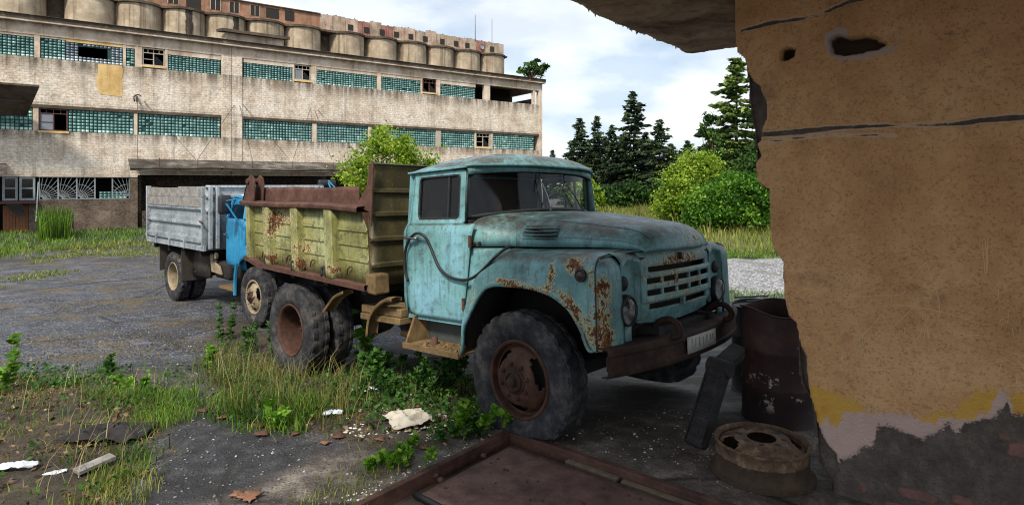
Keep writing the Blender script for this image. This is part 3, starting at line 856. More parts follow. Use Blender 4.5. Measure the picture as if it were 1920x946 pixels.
def strap(pts, y0, y1):
    P_ = catmull(pts, 18)
    prof = [(y0, -.03), (y0, 0), ((y0 + y1) / 2 - .01, .012), ((y0 + y1) / 2 + .01, .012), (y1, 0), (y1, -.03)]
    rows = []
    for i, q in enumerate(P_):
        t = np.gradient(P_, axis=0)[i]; t /= np.linalg.norm(t)
        n_ = np.array([-t[2], 0, t[0]])
        if n_[2] < 0: n_ = -n_
        rows.append([q + n_ * h + np.array([0, y, 0]) for y, h in prof])
    return MB().grid(np.array(rows))
for q in (((-2.62, 0, .755), (-2.50, 0, .86), (-2.38, 0, .945), (-2.22, 0, 1.0)), ((-1.835, 0, .60), (-1.80, 0, .76), (-1.70, 0, .88), (-1.55, 0, .965), (-1.42, 0, .985))):
    strap(q, -1.15, -1.03).build("mudguard_strap", M["brownbox"], truck, smooth=40, solid=.006)
MB().tube([(-1.6, -.9, .62), (-1.2, -.78, .60)], .03, 8).build("exhaust_pipe", M["brownbox"], truck)
MB().box((-2.0, .46, .45), (-1.2, .95, .85)).build("fuel_tank", M["black"], truck, bevel=.06)

# --- wheels
def tyre_mesh(r, wd, rb, n=96, lug=.010):
    h = wd / 2
    prof = [(rb, -h * .62), (rb + .012, -h * .80), (rb + (r - rb) * .28, -h * .97), (rb + (r - rb) * .5, -h), (rb + (r - rb) * .72, -h * .95), (r * .955, -h * .84), (r * .968, -h * .80), (r, -h * .74), (r * 1.004, -h * .40), (r * 1.006, -h * .36), (r * 1.006, 0)]
    prof = prof + [(a, -b) for a, b in prof[-2::-1]]
    rows = []
    for a in range(n):
        row = []
        for k, (rr, y) in enumerate(prof):
            q = rr
            if 6 <= k <= 14:
                side = k < 10
                ph = (a + (2 if side else 0)) % 4
                if k in (10,): q -= lug * .2
                elif ph in (0,): q -= lug * 1.6
                if k in (9, 11): q -= lug * .8
            if k in (4, 5, 15, 16) and a % 4 == 0: q -= 0.004
            t = 2 * np.pi * a / n
            row.append((q * math.cos(t), y, q * math.sin(t)))
        rows.append(row)
    return np.array(rows)
def rim_parts(par, c, sgn, rb, front, mat, nuts=8):
    o = np.array(c, float); ax = np.array([0, -sgn, 0.])
    a = np.linspace(0, 2 * np.pi, 60, endpoint=False)
    def ring(prof): return np.array([o + h * ax + rr * (np.cos(a)[:, None] * np.array([1., 0, 0]) + np.sin(a)[:, None] * np.array([0, 0, 1.])) for rr, h in prof])
    if front: prof = [(rb + .012, -.02), (rb + .014, .012), (rb + .004, .018), (rb - .012, .012), (rb - .018, -.01), (rb - .022, -.035), (rb - .035, -.04)]
    else: prof = [(rb + .012, -.02), (rb + .014, .012), (rb + .004, .018), (rb - .012, .012), (rb - .02, -.01), (rb - .03, -.06), (rb - .035, -.20), (rb - .04, -.235)]
    m = MB().grid(ring(prof), cv=True)
    if front: dp = [(rb - .035, -.04), (rb - .045, -.02), (rb - .06, .0), (rb - .08, .018), (rb - .1, .032), (rb - .115, .042), (rb - .135, .05), (.09, .055), (.085, .05)]
    else: dp = [(rb - .04, -.235), (rb - .055, -.24), (rb - .075, -.235), (rb - .10, -.22), (rb - .12, -.20), (.12, -.19), (.10, -.19)]
    rg = ring(dp)
    mask = [[True] * 60 for _ in range(len(dp) - 1)]
    for k in range(3):
        c0 = 3 + k * 20
        for i in range(1, 4):
            wdt = (4, 5, 3)[i - 1]
            for j in range(-wdt, wdt + 1): mask[i][(c0 + j) % 60] = False
    m.grid(rg, cv=True, mask=mask)
    rim = m.build("rim", mat, par, smooth=50, solid=.006)
    hubm = MB()
    h0 = .055 if front else -.19
    hubm.grid(ring([(.105, h0 - .02), (.10, h0 + .004), (.082, h0 + .008), (.076, h0 + .022), (.066, h0 + .026), (.058, h0 + .014), (.04, h0 + .016), (.034, h0 + .05), (.02, h0 + .056), (.0, h0 + .056)]), cv=True)
    hubm.build("hub", M["bumper"] if front else mat, par, smooth=45)
    if front: MB().lathe([(0, -.10), (rb - .03, -.10)], o, ax, 30).build('brake_drum', M['black'], par)
    for k in range(nuts):
        t = 2 * np.pi * (k + .3) / nuts
        q = o + ax * (h0 - .005) + .128 * np.array([math.cos(t), 0, math.sin(t)])
        MB().lathe([(.017, 0), (.017, .018), (.010, .022), (.010, .034), (0, .036)], q, ax, 6).build("wheel_nut", mat, par, smooth=30)
    return rim
def wheel(par, x, y, z, sgn, r, wd, rb, front, tm, rm, flat=None, disc=True, turn=0):
    e = bpy.data.objects.new("wheel", None); C.objects.link(e); e.parent = par
    V = tyre_mesh(r, wd, rb + .005)
    V += np.array([x, y, z])
    if flat is not None:
        zc = V[..., 2]
        k = smooth((z - .12 - zc) / (z - .12 - (z - r)))
        side = np.sign(V[..., 1] - y) * np.clip(np.abs(V[..., 1] - y) / (wd / 2), 0, 1)
        V[..., 1] += side * .06 * k
        V[..., 2] = np.where(zc < flat + .05, flat + .05 * np.exp((zc - flat - .05) / .09) - .02 * 0, zc)
    mb = MB(); mb.grid(V, cu=True)
    mb.build("tyre", tm, e, smooth=40)
    if disc: rim_parts(e, (x, y - sgn * wd * .36, z), sgn, rb, front, rm)
    return e
wheel(truck, 0, -.93, .47, 1, .505, .25, .285, True, M["rubber"], M["rimrust"], flat=.075)
wheel(truck, 0, .93, .47, -1, .505, .25, .275, True, M["rubber"], M["rimrust"], flat=.075)
for sgn in (1, -1):
    wheel(truck, -3.3, -1.045 * sgn, .5, sgn, .505, .25, .275, False, M["rubber"], M["rimrust"])
    wheel(truck, -3.3, -.745 * sgn, .5, sgn, .505, .25, .275, False, M["rubber"], M["rimrust"], disc=False)

# --- tipper bed: built level, then tilted with its rear a little raised
BA = math.atan(.0625)
ca, sa = math.cos(BA), math.sin(BA)
def bed(s, y, h):                                     # s: metres back from the front lower corner, h: height above the lower rail's foot
    return np.array([-1.79 - s * ca - h * sa, y, 1.033 + s * sa + h * ca])
def bP(arr): return np.array([[bed(*q) for q in row] for row in arr])
def bbox(mb, lo, hi):
    (a, b, c), (d, e, f) = lo, hi
    return mb.hexa([bed(*q) for q in ((a, b, c), (d, b, c), (d, e, c), (a, e, c), (a, b, f), (d, b, f), (d, e, f), (a, e, f))])
rb_spots = []
for sx in (.18, .32, .55, .72, .88, 1.05, 1.2, 1.45, 1.62, 1.9, 2.05, 2.2):
    rb_spots.append((bed(sx, -1.12, .155 + .02 * math.sin(sx * 9)), (.045, .2, .045), 1.9))
for sx, h in ((.5, .12), (1.3, .1), (1.75, .12), (2.2, .12), (1.95, .15), (2.2, .2)): rb_spots.append((bed(sx, -1.12, h), (.13, .2, .07), .55))
for k in range(14): rb_spots.append((bed(rng.uniform(1.0, 2.5), -1.12, rng.uniform(.2, .72)), (.18, .2, .08), .55))
rb_spots += [(bed(1.2, -1.12, .06), (1.3, .3, .02), .8), (bed(2.48, -1.12, .4), (.06, .3, .4), .6)]
def bbuild(mb, name, mat, **k):
    return mb.build(name, mat, truck, attrs={"rust": blobs(mb.V(), rb_spots)}, **k)
for sgn in (1, -1):
    q = MB()
    hs = []
    for h, o in ((.05, 0), (.248, 0), (.256, -.014), (.272, -.014), (.28, .0), (.395, .0), (.403, -.014), (.419, -.014), (.427, 0), (.538, 0), (.546, -.014), (.562, -.014), (.57, 0), (.74, 0)): hs.append((h, o))
    ss = np.concatenate([[0], np.linspace(.02, 2.5, 40)])
    q.grid(bP([[(max(s, 0.10 * smooth((h - .6) / .14)) if s < .11 else s, -(1.115 - o) * sgn, h) for h, o in hs] for s in ss]))
    bbuild(q, "bed_side_panel", M["olive"], smooth=30, solid=.008, offset=0)
    for s0 in (.50, 1.20, 1.86):
        r_ = MB()
        pr = [(s0 - .012, 1.116), (s0, 1.118), (s0 + .004, 1.20), (s0 + .018, 1.208), (s0 + .150, 1.203), (s0 + .17, 1.116)]
        r_.grid(bP([[(s, -y * sgn, h) for h in np.linspace(.05, .74, 9)] for s, y in pr]))
        bbuild(r_, "bed_rib", M["olive"], smooth=30, solid=.006)
    bbuild(bbox(MB(), (2.40, -1.19 * sgn if sgn > 0 else 1.1, .05), (2.50, -1.1 if sgn > 0 else 1.19, .74)), "bed_rear_post", M["olive"], bevel=.006)
    lo, hi = sorted((-1.10 * sgn, -1.215 * sgn))
    rl = MB()
    prf = [(1.09, .735), (1.21, .735), (1.218, .745), (1.218, .775), (1.205, .79), (1.10, .80), (1.09, .79)]
    rl.grid(bP([[(s, -y * sgn, h + .012 * math.sin(s * 2.3)) for y, h in prf] for s in np.linspace(.02, 2.60, 24)]), cv=True)
    rl.build("bed_top_rail", M["rail"], truck, smooth=40)
    ll = MB()
    prf = [(1.09, 0), (1.20, 0), (1.205, .05), (1.19, .056), (1.09, .056)]
    ll.grid(bP([[(s, -y * sgn, h + .05 * smooth((s - 2.2) / .3)) for y, h in prf] for s in np.linspace(-.03, 2.55, 24)]), cv=True)
    ll.build("bed_lower_rail", M["rail"], truck, smooth=40)
    for s0 in (.70, 1.32, 1.96):
        lug = MB()
        ang = np.linspace(0, np.pi, 9)
        out_ = [(s0 - .05, .05)] + [(s0 - .05 * math.cos(t), .115 + .05 * math.sin(t)) for t in ang] + [(s0 + .05, .05)]
        n_ = len(out_)
        inn = [(s0 + .02 * math.cos(t), .118 + .02 * math.sin(t)) for t in np.linspace(-np.pi / 2, -np.pi / 2 - 2 * np.pi, n_)]
        lug.grid(bP([[(s, -1.205 * sgn, h) for s, h in out_], [(s, -1.205 * sgn, h) for s, h in inn]]))
        lug.build("lashing_lug", M["black"], truck, solid=.014, smooth=30)
    for s0 in (.27, .98, 1.5, 2.1):
        MB().tube([bed(s0, -1.13 * sgn, .19), bed(s0 + .01, -1.15 * sgn, .195), bed(s0 + .05, -1.15 * sgn, .17), bed(s0 + .08, -1.145 * sgn, .11)], .008, 6).build("rope_hook", M["rust"], truck)
    # rear hinge bracket standing above the corner
    hb = MB()
    out_ = [(2.30, .74), (2.27, .98), (2.30, 1.06), (2.37, 1.09), (2.44, 1.06), (2.46, .98), (2.60, .74)]
    hb.prism([(a_, b_) for a_, b_ in out_], bed(0, -1.20 * sgn, 0), bed(1, 0, 0) - bed(0, 0, 0), (0, 0, 1), (0, sgn * 1., 0), .02)
    hb.prism([(a_, b_) for a_, b_ in out_], bed(0, -1.09 * sgn, 0), bed(1, 0, 0) - bed(0, 0, 0), (0, 0, 1), (0, sgn * 1., 0), .02)
    hb.tube([bed(2.37, -1.22 * sgn, 1.02), bed(2.37, -1.06 * sgn, 1.02)], .035, 12)
    hb.add([bed(2.6, -1.19 * sgn, .74), bed(2.46, -1.19 * sgn, .97), bed(2.46, -1.08 * sgn, .97), bed(2.6, -1.08 * sgn, .74)], [(0, 1, 2, 3)])
    hb.build("tailgate_hinge_bracket", M["rail"], truck, bevel=.004)
ext = MB().grid(bP([[(s, -1.055 + .03 * (h - .76), h) for h in np.linspace(.76, .95 + .035 * (1 - s / 2.3) + .006 * math.sin(s * 5), 6)] for s in np.linspace(.22, 2.30, 16)]))
ext.build("bed_side_extension", M["rail"], truck, smooth=40, solid=.012)
fl = MB(); bbox(fl, (0, -1.10, .03), (2.5, 1.10, .05)); fl.build("bed_floor", M["rail"], truck)
tg = MB(); bbox(tg, (2.505, -1.09, .03), (2.53, 1.09, .70)); tg.build("tailgate", M["rail"], truck)
# front wall of the bed, taller than the sides, with pressed ribs and side gussets
fw = MB()
hs = [(.03, 0), (.21, 0), (.22, -.03), (.24, -.03), (.25, 0), (.46, 0), (.47, -.03), (.49, -.03), (.50, 0), (.70, 0), (.71, -.03), (.73, -.03), (.74, 0), (.93, 0), (.94, -.03), (.96, -.03), (.97, 0), (1.205, -.05), (1.22, -.075)]
fw.grid(bP([[(o - .085 * (h if h < .6 else .6) * .2, y, h) for h, o in hs] for y in np.linspace(-1.11, 1.11, 24)]))
bbuild(fw, "bed_front_wall", rusty_paint("bed_front_paint", (S(50, 44, 28), S(76, 68, 40), S(108, 100, 58)), 0.2, 0.9, dirt_top=0.3, primer=S(150, 138, 92), fade=S(120, 110, 76)), smooth=30, solid=.012)
for sgn in (1, -1):
    gs = MB().prism([(-.07, 1.22), (-.03, 1.21), (.02, 1.0), (.22, .79), (.0, .74), (-.02, .6)], bed(0, -1.12 * sgn, 0), bed(1, 0, 0) - bed(0, 0, 0), (0, 0, 1), (0, sgn * 1., 0), .02)
    bbuild(gs, "bed_gusset", M["rail"], bevel=.004)
    bk = MB(); bbox(bk, (-.13, min(-1.16 * sgn, -.98 * sgn), -.03), (.02, max(-1.16 * sgn, -.98 * sgn), .16)); bk.build("bed_corner_bracket", M["brownbox"], truck, bevel=.02)
sf = MB()
for sgn in (1, -1): bbox(sf, (0, min(.36 * sgn, .48 * sgn), -.12), (2.5, max(.36 * sgn, .48 * sgn), .03))
for s in (.1, .8, 1.5, 2.2): bbox(sf, (s, -1.1, -.06), (s + .08, 1.1, .03))
sf.build("bed_subframe", M["black"], truck)
# ------------------------------------------------------------------ the factory
def concrete(name, cols, streak=0.6, blk=False, z_sills=(), bump=0.6):
    g = G(name)
    n = g.noise(0.8, 7, 0.65); n2 = g.noise(6, 8, 0.7); n3 = g.noise(24, 5, 0.7)
    c = g.ramp(n, [(0.34, cols[0]), (0.5, cols[1]), (0.64, cols[2])])
    c = g.mix(g.step(n2, 0.5, 0.70, 0, 0.6), c, cols[0])
    c = g.mix(g.step(g.noise(1.3, 8, 0.7, vec=g.map((1, 1, 1.4), (2, 5, 1))), 0.54, 0.68, 0, 0.5 * streak), c, S(112, 98, 84))
    st = g.noise(1.0, 6, 0.65, vec=g.map((2.6, 2.6, 0.22)))
    f = g.step(st, 0.5, 0.70, 0, 0.6 * streak)
    z = g.sep(g.co, 2)
    for zs_, reach, k in z_sills:
        below = g.ma("MULTIPLY", g.step(z, zs_ - reach, zs_), g.step(z, zs_ + 0.02, zs_ + 0.05, 1, 0))
        f = g.ma("MAXIMUM", f, g.ma("MULTIPLY", below, g.step(st, 0.36, 0.62, 0.12 * k, k)))
    c = g.mix(f, c, S(64, 54, 44))
    c = g.mix(g.step(g.noise(2.2, 6, 0.7, vec=g.map((1, 1, 0.6), (3, 1, 7))), 0.58, 0.74, 0, 0.4), c, S(190, 164, 124))
    h = g.ma("ADD", n2, g.ma("MULTIPLY", n3, 0.5))
    if blk:
        b = g.t.nodes.new("ShaderNodeTexBrick")
        g.put(b.inputs["Vector"], g.map((1, 1, 1), (0, 0, 0), (R(90), 0, 0)))
        b.inputs["Scale"].default_value = 1.0; b.inputs["Brick Width"].default_value = 0.24; b.inputs["Row Height"].default_value = 0.12
        b.inputs["Mortar Size"].default_value = 0.012; b.inputs["Mortar Smooth"].default_value = 0.6
        mo = g.ma("MULTIPLY", b.outputs["Fac"], g.step(g.noise(1.5, 5, 0.6), 0.35, 0.6, 0.25, 1.0))
        pit = g.step(g.vor(11, vec=g.map((1, 1, 1.6))), 0.10, 0.22, 1, 0)
        c = g.mix(g.ma("MULTIPLY", mo, 0.22), c, S(84, 72, 62))
        sc2 = g.vor(7.5, vec=g.map((1, 1, 1.5), rot=(0, R(28), 0)))
        c = g.mix(g.step(sc2, .42, .66, 0, .28), c, S(130, 114, 100))
        c = g.mix(g.ma("MULTIPLY", pit, 0.6), c, S(70, 60, 50))
        h = g.ma("SUBTRACT", h, g.ma("ADD", g.ma("MULTIPLY", mo, 0.9), pit))
    return g.out(c, 0.92, h, bump, 0.03, spec=0.2)

ZB2, ZT2, ZB1, ZT1, ZE = 4.88, 6.00, 8.41, 9.50, 10.05
M["stucco"] = concrete("cream_block_render", (S(188, 170, 150), S(220, 206, 188), S(234, 224, 210)), 0.75, True, ((ZB1, 1.1, 0.9), (ZB2, 0.8, 0.85), (ZT2 + 0.25, 0.25, 0.5)))
M["beam"] = concrete("pale_beam_plaster", (S(168, 148, 128), S(204, 186, 166), S(222, 208, 192)), 0.8, False, ((ZE, .3, .5),))
M["basewall"] = concrete("dirty_base_render", (S(62, 54, 48), S(92, 80, 70), S(124, 112, 98)), 0.9, True, ((1.5, .5, .5),))
M["mossroof"] = concrete("mossy_corrugated_sheet", (S(52, 48, 44), S(82, 77, 72), S(132, 128, 122)), 0.8)
M["darkwall"] = concrete("dark_dock_wall", (S(42, 38, 34), S(58, 52, 46), S(78, 70, 62)), 0.8, True)  # dark grey-brown brick, darker than the outer walls
M["siloc"] = concrete("silo_concrete", (S(164, 144, 116), S(190, 172, 142), S(206, 190, 162)), 0.55)
M["ledge"] = concrete("dark_ledge", (S(60, 52, 44), S(84, 74, 62), S(104, 94, 80)), 0.8)
M["frame_wood"] = plain("weathered_window_wood", S(176, 164, 148), 0.8, var=0.35)
M["brownwood"] = plain("red_brown_window_wood", S(84, 58, 50), 0.8, var=0.35)
M["door"] = plain("brown_plank_door", S(126, 82, 54), 0.8, var=0.3)
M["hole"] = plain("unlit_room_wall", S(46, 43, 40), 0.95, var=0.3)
M["yellowrender"] = concrete("yellow_patched_render", (S(186, 152, 96), S(214, 182, 124), S(226, 198, 146)), 0.5)

def block_mat(name, cols):
    g = G(name)
    c = g.ramp(g.attr("rnd"), [(0.0, cols[0]), (0.45, cols[1]), (0.75, cols[2]), (1.0, cols[3])])
    c = g.mix(g.step(g.noise(0.9, 5, 0.65), 0.45, 0.7, 0, 0.5), c, S(58, 92, 88))
    return g.out(c, g.step(g.noise(3, 4), 0.3, 0.7, 0.25, 0.5), spec=0.5)
M["gblock"] = block_mat("teal_glass_block", (S(66, 102, 102), S(94, 138, 134), S(128, 170, 164), S(200, 228, 220)))
M["gblock2"] = block_mat("grey_glass_block", (S(84, 96, 110), S(112, 124, 138), S(140, 152, 162), S(206, 216, 220)))
M["mortar"] = plain("dark_green_mortar", S(42, 70, 68), 0.9)

BU = np.array([1.4228, 1, 0]) / math.hypot(1.4228, 1)
BF = Frame((-24.06, 28.4, 0), np.stack([BU, [-BU[1], BU[0], 0], [0, 0, 1]], 1))
fac = thing("factory_building", "long cream three storey factory with bands of teal glass block windows", "building", frame=BF)
def bxs(px, off=0.0): return float(BF.inv(px, 300, 1, off)[0])
XE = bxs(1016)
XW = -14.0
def fb(lo, hi, name, mat, par=None, bevel=0.0, **k): return MB().box(lo, hi).build(name, mat, par or fac, smooth=0, bevel=bevel, **k)

xp0, xp1, xp2 = bxs(415), bxs(434), bxs(454)
x_dock = bxs(258)
# spandrel bands, one length on each side of the joint in the middle pier
for z0, z1 in ((ZT2 + .16, ZB1), (2.78, ZB2)):
    fb((XW, 0, z0), (xp1 - .012, .28, z1), "wall_band", M["stucco"])
    fb((xp1 + .012, 0, z0), (XE, .28, z1), "wall_band", M["stucco"])
fb((XW, -.03, ZT2), (xp1, .28, ZT2 + .157), "lintel_ledge", M["ledge"])
fb((xp1 + .01, -.03, ZT2), (XE, .28, ZT2 + .157), "lintel_ledge", M["ledge"])
fb((XW, -.02, ZT1), (xp1 - .01, .28, ZE), "head_beam", M["beam"])
fb((xp1 + .01, -.02, ZT1), (XE, .28, ZE), "head_beam", M["beam"])
fb((XW, -.025, 2.66), (x_dock, .28, 2.777), "lintel_ledge", M["beam"])
fb((XW, 0, 0), (bxs(-3), .28, 1.5), "base_wall", M["basewall"])
fb((bxs(72), 0, 0), (x_dock, .28, 1.52), "base_wall", M["basewall"])
fb((bxs(54), 0, 0), (bxs(72) - .005, .28, 1.42), "base_wall", M["basewall"])
fb((bxs(244), .002, 1.52), (x_dock, .28, 2.66), "base_wall", M["basewall"])
fb((XE - .30, -.035, 0), (XE + .02, .3, ZE - .01), "corner_pier", M["beam"])
# inside: core wall, floors
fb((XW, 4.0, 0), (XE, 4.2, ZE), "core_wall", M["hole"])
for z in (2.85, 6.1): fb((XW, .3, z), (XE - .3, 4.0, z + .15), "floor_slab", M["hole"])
fb((XW, 13.5, 0), (XE, 13.8, ZE), "rear_wall", M["stucco"])
fb((XE - .28, .3, 0), (XE, 13.5, 8.45), "end_wall", M["stucco"])
fb((XE - .28, .3, 9.5), (XE, 13.5, ZE), "end_wall", M["stucco"])
fb((XW - .3, .3, 0), (XW, 13.5, ZE), "end_wall", M["stucco"])
# roof: slab, mossy fascia, corrugated edge
fb((XW - .3, -.32, ZE + .003), (XE + .12, 13.9, ZE + .10), "roof_slab", M["beam"])
fb((XW - .3, -.345, ZE + .102), (XE + .14, 13.9, ZE + .30), "roof_fascia", M["ledge"])
xs = np.arange(XW - .3, XE + .15, .055)
gp = np.array([[(x, y, ZE + .315 + .02 * math.sin(x / .11 * 2 * math.pi) + .05 * (y + .4) / 2) for y in (-.42, 1.6)] for x in xs])
MB().grid(gp).build("corrugated_roof_edge", M["mossroof"], fac, smooth=180, solid=.02)
vx0, vx1 = bxs(424), bxs(532)
MB().hexa([(vx0, .1, ZE + .25), (vx1, .1, ZE + .25), (vx1, 1.4, ZE + .3), (vx0, 1.4, ZE + .3), (vx0, .1, ZE + .80), (vx1, .1, ZE + .80), (vx1, 1.4, ZE + .85), (vx0, 1.4, ZE + .85)]).build("roof_monitor", M["beam"], fac, smooth=0)
MB().hexa([(vx0 - .25, -.25, ZE + .78), (vx1 + .3, -.25, ZE + .78), (vx1 + .3, 1.6, ZE + 1.1), (vx0 - .25, 1.6, ZE + 1.1), (vx0 - .25, -.25, ZE + .95), (vx1 + .3, -.25, ZE + .95), (vx1 + .3, 1.6, ZE + 1.25), (vx0 - .25, 1.6, ZE + 1.25)]).build("roof_monitor_cap", M["ledge"], fac, smooth=0)

def glass_blocks(xa, xb, zb, zt, mat=None, holes=(), miss=0.012, rows=7, open_=None, bright=0.5):
    """one glazed panel: a dark mortar bed with real blocks standing in it"""
    cols = max(2, round((xb - xa) / .168)); cw, ch_ = (xb - xa) / cols, (zt - zb) / rows
    V, Q, rd = [], [], []
    mid = rng.uniform(-.06, .06)
    for i in range(cols):
        for j in range(rows):
            if rng.random() < miss or (i, j) in holes: continue
            if open_ and open_[0] <= i / cols < open_[1] and open_[2] <= j / rows < open_[3]: continue
            x0, x1, z0, z1 = xa + i * cw + .017, xa + (i + 1) * cw - .017, zb + j * ch_ + .014, zb + (j + 1) * ch_ - .014
            o = len(V); dy = rng.uniform(0, .012)
            V += [(x0, .10, z0), (x1, .10, z0), (x1, .10, z1), (x0, .10, z1), (x0 + .012, .045 + dy, z0 + .012), (x1 - .012, .045 + dy, z0 + .012), (x1 - .012, .045 + dy, z1 - .012), (x0 + .012, .045 + dy, z1 - .012)]
            Q += [(o + 4, o + 5, o + 6, o + 7), (o, o + 1, o + 5, o + 4), (o + 1, o + 2, o + 6, o + 5), (o + 2, o + 3, o + 7, o + 6), (o + 3, o, o + 4, o + 7)]
            edge = (j == 0) * .33 + (j == rows - 1) * .12 + (j == 1) * .10
            r_ = np.clip(rng.normal(.42 + mid + edge * bright * 2, .17), 0, 1); rd += [r_] * 8
    o = np_mesh("glass_blocks", V, Q, mat or M["gblock"], fac, attrs={"rnd": rd}); tag(o, kind="stuff")
    if open_ is None: fb((xa, .10, zb), (xb, .13, zt), "mortar_bed", M["mortar"])
    else:
        ox0, ox1 = xa + open_[0] * (xb - xa), xa + open_[1] * (xb - xa); oz0, oz1 = zb + open_[2] * (zt - zb), zb + open_[3] * (zt - zb)
        fb((xa, .10, zb), (ox0, .13, zt), "mortar_bed", M["mortar"]); fb((ox1, .10, zb), (xb, .13, zt), "mortar_bed", M["mortar"])
        fb((ox0, .10, zb), (ox1, .13, oz0), "mortar_bed", M["mortar"]); fb((ox0, .10, oz1), (ox1, .13, zt), "mortar_bed", M["mortar"])
def wood_window(xa, xb, zb, zt, mat, broken=(1, 0, 0, 1), top=.28):
    fr = MB(); t = .055
    for lo, hi in (((xa, .04, zb), (xa + t, .12, zt)), ((xb - t, .04, zb), (xb, .12, zt)), ((xa + t, .04, zb), (xb - t, .12, zb + t)), ((xa + t, .04, zt - t), (xb - t, .12, zt))): fr.box(lo, hi)
    f = fr.build("window_frame", mat, fac, smooth=0)
    zm = zt - top * (zt - zb); xm = (xa + xb) / 2
    MB().box((xa + t, .05, zm - .02), (xb - t, .11, zm + .02)).build("transom", mat, f, smooth=0)
    MB().box((xm - .025, .052, zb + t), (xm + .025, .112, zm - .02)).build("mullion", mat, f, smooth=0)
    for k in (1, 2, 3): MB().box((xa + (xb - xa) * k / 4 - .012, .06, zm + .02), (xa + (xb - xa) * k / 4 + .012, .10, zt - t)).build("glazing_bar", mat, f, smooth=0)
    zq = zb + .5 * (zm - zb)
    if broken[0]: MB().box((xa + t, .06, zq - .015), (xm - .025, .10, zq + .015)).build("glazing_bar", mat, f, smooth=0)
    if broken[1]: MB().add([(xm, .08, zb + t), (xb - t, .08, zb + t), (xb - t, .08, zb + .2), (xm + .1, .08, zm - .1)], [(0, 1, 2, 3)]).build("broken_pane", M["glass"], f, smooth=0)
    if broken[2]: MB().add([(xa + t, .08, zb + t), (xm, .08, zb + t), (xm, .08, zm), (xa + t, .08, zm)], [(0, 1, 2, 3)]).build("boarded_pane", M["boardpane"], f, smooth=0)
    if broken[3]: MB().add([(xa + t, .08, zb + t), (xm - .1, .08, zb + t), (xa + t, .08, zq)], [(0, 1, 2)]).build("broken_pane", M["glass"], f, smooth=0)
    fb((xa - .04, -.04, zb - .10), (xb + .04, .14, zb - .003), "window_sill", M["yellowrender"])
M["boardpane"] = plain("grey_board", S(120, 126, 136), 0.6, var=0.25)
def pier(pa, pb, z0, z1, mat=None, y=.0): fb((bxs(pa), y, z0), (bxs(pb), .25, z1), "window_pier", mat or M["beam"])
# upper row
glass_blocks(XW, bxs(64), ZB1, ZT1 - .12, bright=.8); pier(64, 75, ZB1, ZT1)
glass_blocks(bxs(75), bxs(123), ZB1, ZT1 - .1, miss=.05, bright=.8)
glass_blocks(bxs(123) + .01, bxs(231), ZB1, ZT1 - .16, M["gblock2"], open_=(.17, .72, .2, .82), bright=1.0)
fb((bxs(75), .02, ZT1 - .10), (bxs(123), .25, ZT1), "panel_head", M["beam"]); fb((bxs(123) + .01, .02, ZT1 - .16), (bxs(231), .25, ZT1), "panel_head", M["yellowrender"])
fb((XW, .02, ZT1 - .12), (bxs(64), .25, ZT1), "panel_head", M["beam"])
pier(231, 236, ZB1, ZT1); glass_blocks(bxs(236), bxs(253), ZB1, ZT1 - .15, miss=.06, bright=1.0)
fb((bxs(236), .02, ZT1 - .15), (bxs(253), .25, ZT1), "panel_head", M["beam"])
pier(253, 266, ZB1, ZT1); wood_window(bxs(267), bxs(309), ZB1 + .14, ZT1 - .03, M["frame_wood"], (1, 1, 0, 0)); pier(309.5, 314.5, ZB1, ZT1)
for a, b, hd_, ms in ((315, 414, .26, .012), (457, 549, .24, .003), (594, 707, .20, .008), (715, 789, .20, .03), (826, 892, .26, .05)):
    glass_blocks(bxs(a), bxs(b), ZB1, ZT1 - hd_, miss=ms); fb((bxs(a), .02, ZT1 - hd_), (bxs(b), .25, ZT1), "panel_head", M["beam"])
wood_window(bxs(552), bxs(583), ZB1 + .14, ZT1 - .03, M["frame_wood"], (0, 1, 1, 0)); pier(549, 551.5, ZB1, ZT1); pier(584, 593.5, ZB1, ZT1); pier(707.3, 714.7, ZB1, ZT1)
pier(789.3, 792, ZB1, ZT1); wood_window(bxs(793), bxs(818), ZB1 + .14, ZT1 - .03, M["brownwood"], (0, 1, 0, 1)); pier(818.5, 825.5, ZB1, ZT1)
pier(908, 919, ZB1, ZT1); pier(1000, 1004, ZB1, ZT1)
fb((xp0 + .003, -.045, 2.79), (xp1 - .012, .275, ZT1 - .003), "wall_pilaster", M["stucco"]); fb((xp1 + .012, -.045, 2.79), (xp2 - .003, .275, ZT1 - .003), "wall_pilaster", M["stucco"])
# low strip of glass blocks still standing in the open corner bay
for z in (ZB1 + .02, ZB1 + .2, ZB1 + .38):
    MB().box((XE - .5, .6, z), (XE - .35, 3.4, z + .15)).build("glass_block_row", M["gblock2"], fac, smooth=0)
# lower row
glass_blocks(XW, bxs(61), ZB2, ZT2, miss=.03, bright=.8); pier(61.5, 72, ZB2, ZT2)
wood_window(bxs(73), bxs(127), ZB2 + .02, ZT2 - .01, M["brownwood"], (1, 0, 1, 0), .22)
glass_blocks(bxs(128), bxs(251), ZB2, ZT2, holes=((19, 1), (20, 2), (12, 5), (15, 5), (17, 5), (20, 3)), miss=.004); pier(251, 258.5, ZB2, ZT2)
glass_blocks(bxs(259), bxs(414), ZB2, ZT2, holes=((1, 1), (1, 2), (3, 3), (2, 4)), miss=.003)
for a, b in ((455, 585), (594, 690), (697, 817), (827, 890), (924, 1002)): glass_blocks(bxs(a), bxs(b), ZB2, ZT2, miss=.006, bright=.4)
pier(585.3, 593.7, ZB2, ZT2); pier(690.3, 696.7, ZB2, ZT2); pier(817.3, 826.7, ZB2, ZT2, M["frame_wood"]); pier(890.3, 892.7, ZB2, ZT2)
wood_window(bxs(893), bxs(919), ZB2 + .08, ZT2 - .02, M["frame_wood"], (1, 1, 0, 0), .25); pier(919.3, 923.7, ZB2, ZT2)
